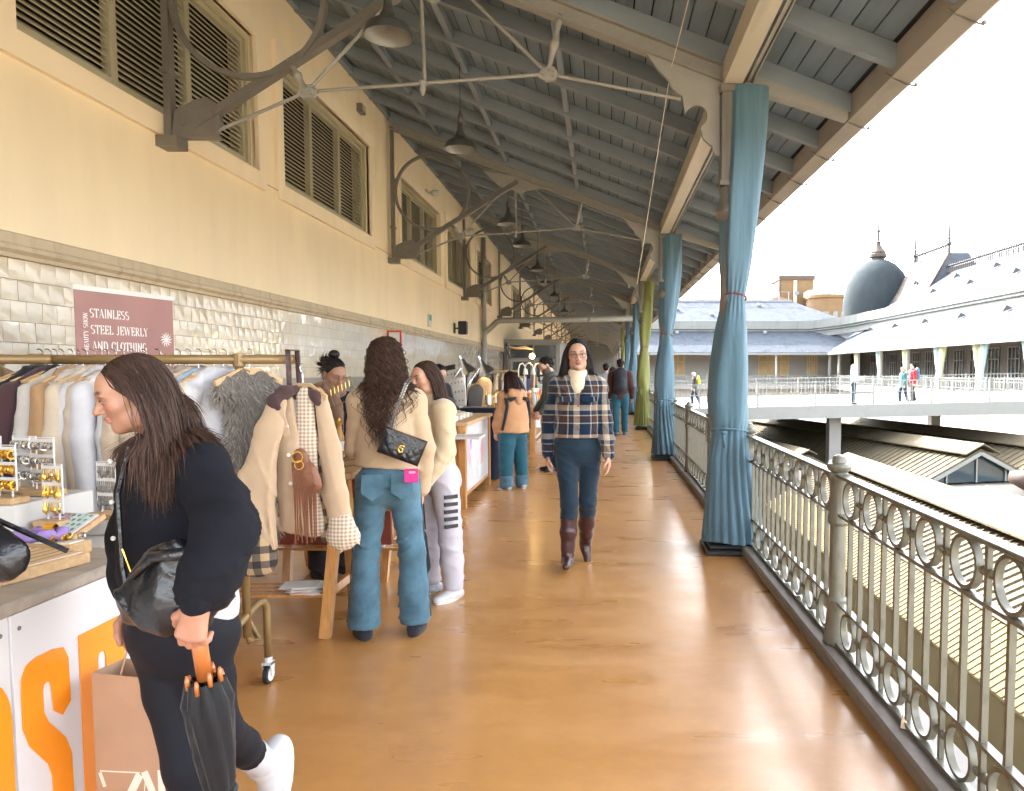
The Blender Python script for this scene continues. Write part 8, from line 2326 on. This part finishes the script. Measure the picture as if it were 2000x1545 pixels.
# paper shopping bag
t = thing('paper_bag', 'brown paper shopping bag with white line lettering held beside her leg', 'bag', (HRt.x-.005, HRt.y+.05, HRt.z-.655), R(-12))
w_, d_, h_ = .26, .11, .53
o = MB(); 
for (x0, x1, y0, y1) in ((-w_/2, w_/2, -d_/2, -d_/2+.0012), (-w_/2, w_/2, d_/2-.0012, d_/2), (-w_/2, -w_/2+.0012, -d_/2+.0013, d_/2-.0013), (w_/2-.0012, w_/2, -d_/2+.0013, d_/2-.0013)): o.box(x0, x1, y0, y1, 0, h_)
o.box(-w_/2+.002, w_/2-.002, -d_/2+.002, d_/2-.002, 0, .002)
o.build('paper', M['kraft'], t)
for sy_ in (-1, 1): MB().tube([(-.05, sy_*(d_/2-.004), h_-.04), (-.035, sy_*.02, h_+.08), (0, 0, h_+.13), (.035, sy_*.02, h_+.08), (.05, sy_*(d_/2-.004), h_-.04)], .0028, 6).build('cord_handle', M['kraft'], t)
pl = MB(); yv_ = -d_/2-.0008
def ln(a, b, wd):
    a = V((a[0], 0, a[1])); b = V((b[0], 0, b[1])); n_ = V((b.z-a.z, 0, -(b.x-a.x))).normalized()*wd/2
    pl.quad(*[(p_.x, yv_, p_.z) for p_ in (a-n_, b-n_, b+n_, a+n_)])
for a, b, wd in (((-.115, .245), (.02, .255), .004), ((-.105, .03), (.02, .25), .024), ((-.11, .03), (.03, .03), .006), ((-.115, .24), (-.10, .20), .012), ((.035, .26), (.125, .06), .024), ((.01, .05), (.04, .25), .003), ((.09, .27), (.09, .10), .022), ((.0, .155), (.125, .175), .003)): ln(a, b, wd)
pl.build('white_lettering', M['cream'], t)
# quilted shoulder bag with chain
qb = thing('quilted_bag', 'black quilted leather shoulder bag with gold clasp on the beige jacket back', 'bag', (-1.062, 3.905, 1.10))
rm = (Matrix.Rotation(R(12), 3, 'Z') @ Matrix.Rotation(R(22), 3, 'Y'))
m = MB(); nx_, nz_ = 40, 26; W2, H2, T2 = .112, .070, .040
def qs(u, v, s_):
    x = u*W2; z = v*H2; e = (1-abs(u)**6)*(1-abs(v)**6)
    q = abs(math.sin((x+z)*62))*abs(math.sin((x-z)*62)); y = -s_*(T2*(.55+.45*e**.5)+.006*q**.5*e)
    return tuple(rm @ V((x, y, z)))
for s_ in (1, -1):
    b0 = len(m.v)
    for i in range(nx_+1):
        for j in range(nz_+1): m.v.append(qs(2*i/nx_-1, 2*j/nz_-1, s_))
    for i in range(nx_):
        for j in range(nz_):
            a = b0+i*(nz_+1)+j; f = (a, a+nz_+1, a+nz_+2, a+1); m.f.append(f if s_ > 0 else f[::-1]); m.m.append(0)
m.build('quilted_body', M['leather'], qb, True)
m = MB(); 
for s_, (u0, u1) in ((1, (-1, 1)),):
    for (a, b) in (((-1, -1), (1, -1)), ((1, -1), (1, 1)), ((1, 1), (-1, 1)), ((-1, 1), (-1, -1))):
        P4 = [V((a[0]*W2, -T2*.58, a[1]*H2)), V((b[0]*W2, -T2*.58, b[1]*H2)), V((b[0]*W2, T2*.58, b[1]*H2)), V((a[0]*W2, T2*.58, a[1]*H2))]; m.quad(*[rm @ q for q in P4])
m.build('gusset', M['leather'], qb)
m = MB(); m._add([rm @ V(p_) for p_ in ((-W2*1.01, -T2-.010, H2*.95), (W2*1.01, -T2-.010, H2*.95), (.035, -T2-.014, -.018), (-.035, -T2-.014, -.018), (-W2*1.01, -T2*.5, H2*1.03), (W2*1.01, -T2*.5, H2*1.03))], [(0, 3, 2, 1), (4, 0, 1, 5)]); m.build('flap', M['leather'], qb)
m = MB(); m.tube([rm @ V((.016*math.cos(R(a)), -T2-.020, -.006+.018*math.sin(R(a)))) for a in range(40, 330, 20)], .0042, 6); m.tube([rm @ V((-.002+.011*math.cos(R(a)), -T2-.021, -.014+.012*math.sin(R(a)))) for a in range(-140, 150, 24)], .0034, 6); m.build('gold_clasp', M['gold'], qb, True)
st = [rm @ V((-.085, 0, H2))+V((0, 0, .0)), V((-.03, -.035, .17)), V((.005, -.035, .26)), V((.03, -.01, .335)), V((.04, .05, .365))]
path = []
for i in range(len(st)-1):
    for k in range(10): path.append(st[i].lerp(st[i+1], k/10))
lm = MB(); lm.ring((0, 0, 0), .0085, .0035, .004, 'z', 10, 1.4); lme = lm.mesh('chain_link', M['bagchain'])
for k in range(len(path)-1):
    d = path[k+1]-path[k]; o = obj('chain_link', lme, qb, None, path[k]); q = d.to_track_quat('Y', 'Z'); o.rotation_euler = (q.to_matrix() @ Matrix.Rotation(R(90)*(k % 2), 3, 'Y')).to_euler()
t = thing('mobile_phone', 'bright pink phone sticking out of the jeans back pocket', 'phone', (-1.03, 3.955, .945), R(8))
MB().box(-.036, .036, -.005, .005, -.045, .03, .003).build('case', mat('hot_pink_plastic', (.55, .02, .22), .35), t); MB().box(-.012, .022, -.0062, -.0052, .005, .016).build('logo_strip', M['pinkcard'], t)
# tote of the cream woman
t = thing('black_tote', 'black cloth tote hanging low between the two women at the trestle table', 'bag', (-1.16, 4.62, .38))
D = Sdf(); D.cone((0, 0, .08), (0, 0, -.10), .06, .09, .03, ((.4, .9, 0), .4)); D.disp = wrinkle(.005, 50, 2); a = D.mesh(.010); obj('pouch', np_mesh('pouch', [a], M['black_cotton']), t)
MB().tube([(-.04, 0, .12), (-.01, 0, .42), (.02, 0, .45), (.04, 0, .12)], .005, 6).build('handle', M['black_cotton'], t)
# litter by the kerb
tag(MB().prism([(1.19, 2.86, .079), (1.23, 2.84, .079), (1.21, 2.89, .11)], (.012, .03, 0)).build('paper_scrap', M['cork']), 'small crumpled paper scrap on the kerb under the railing', 'litter')
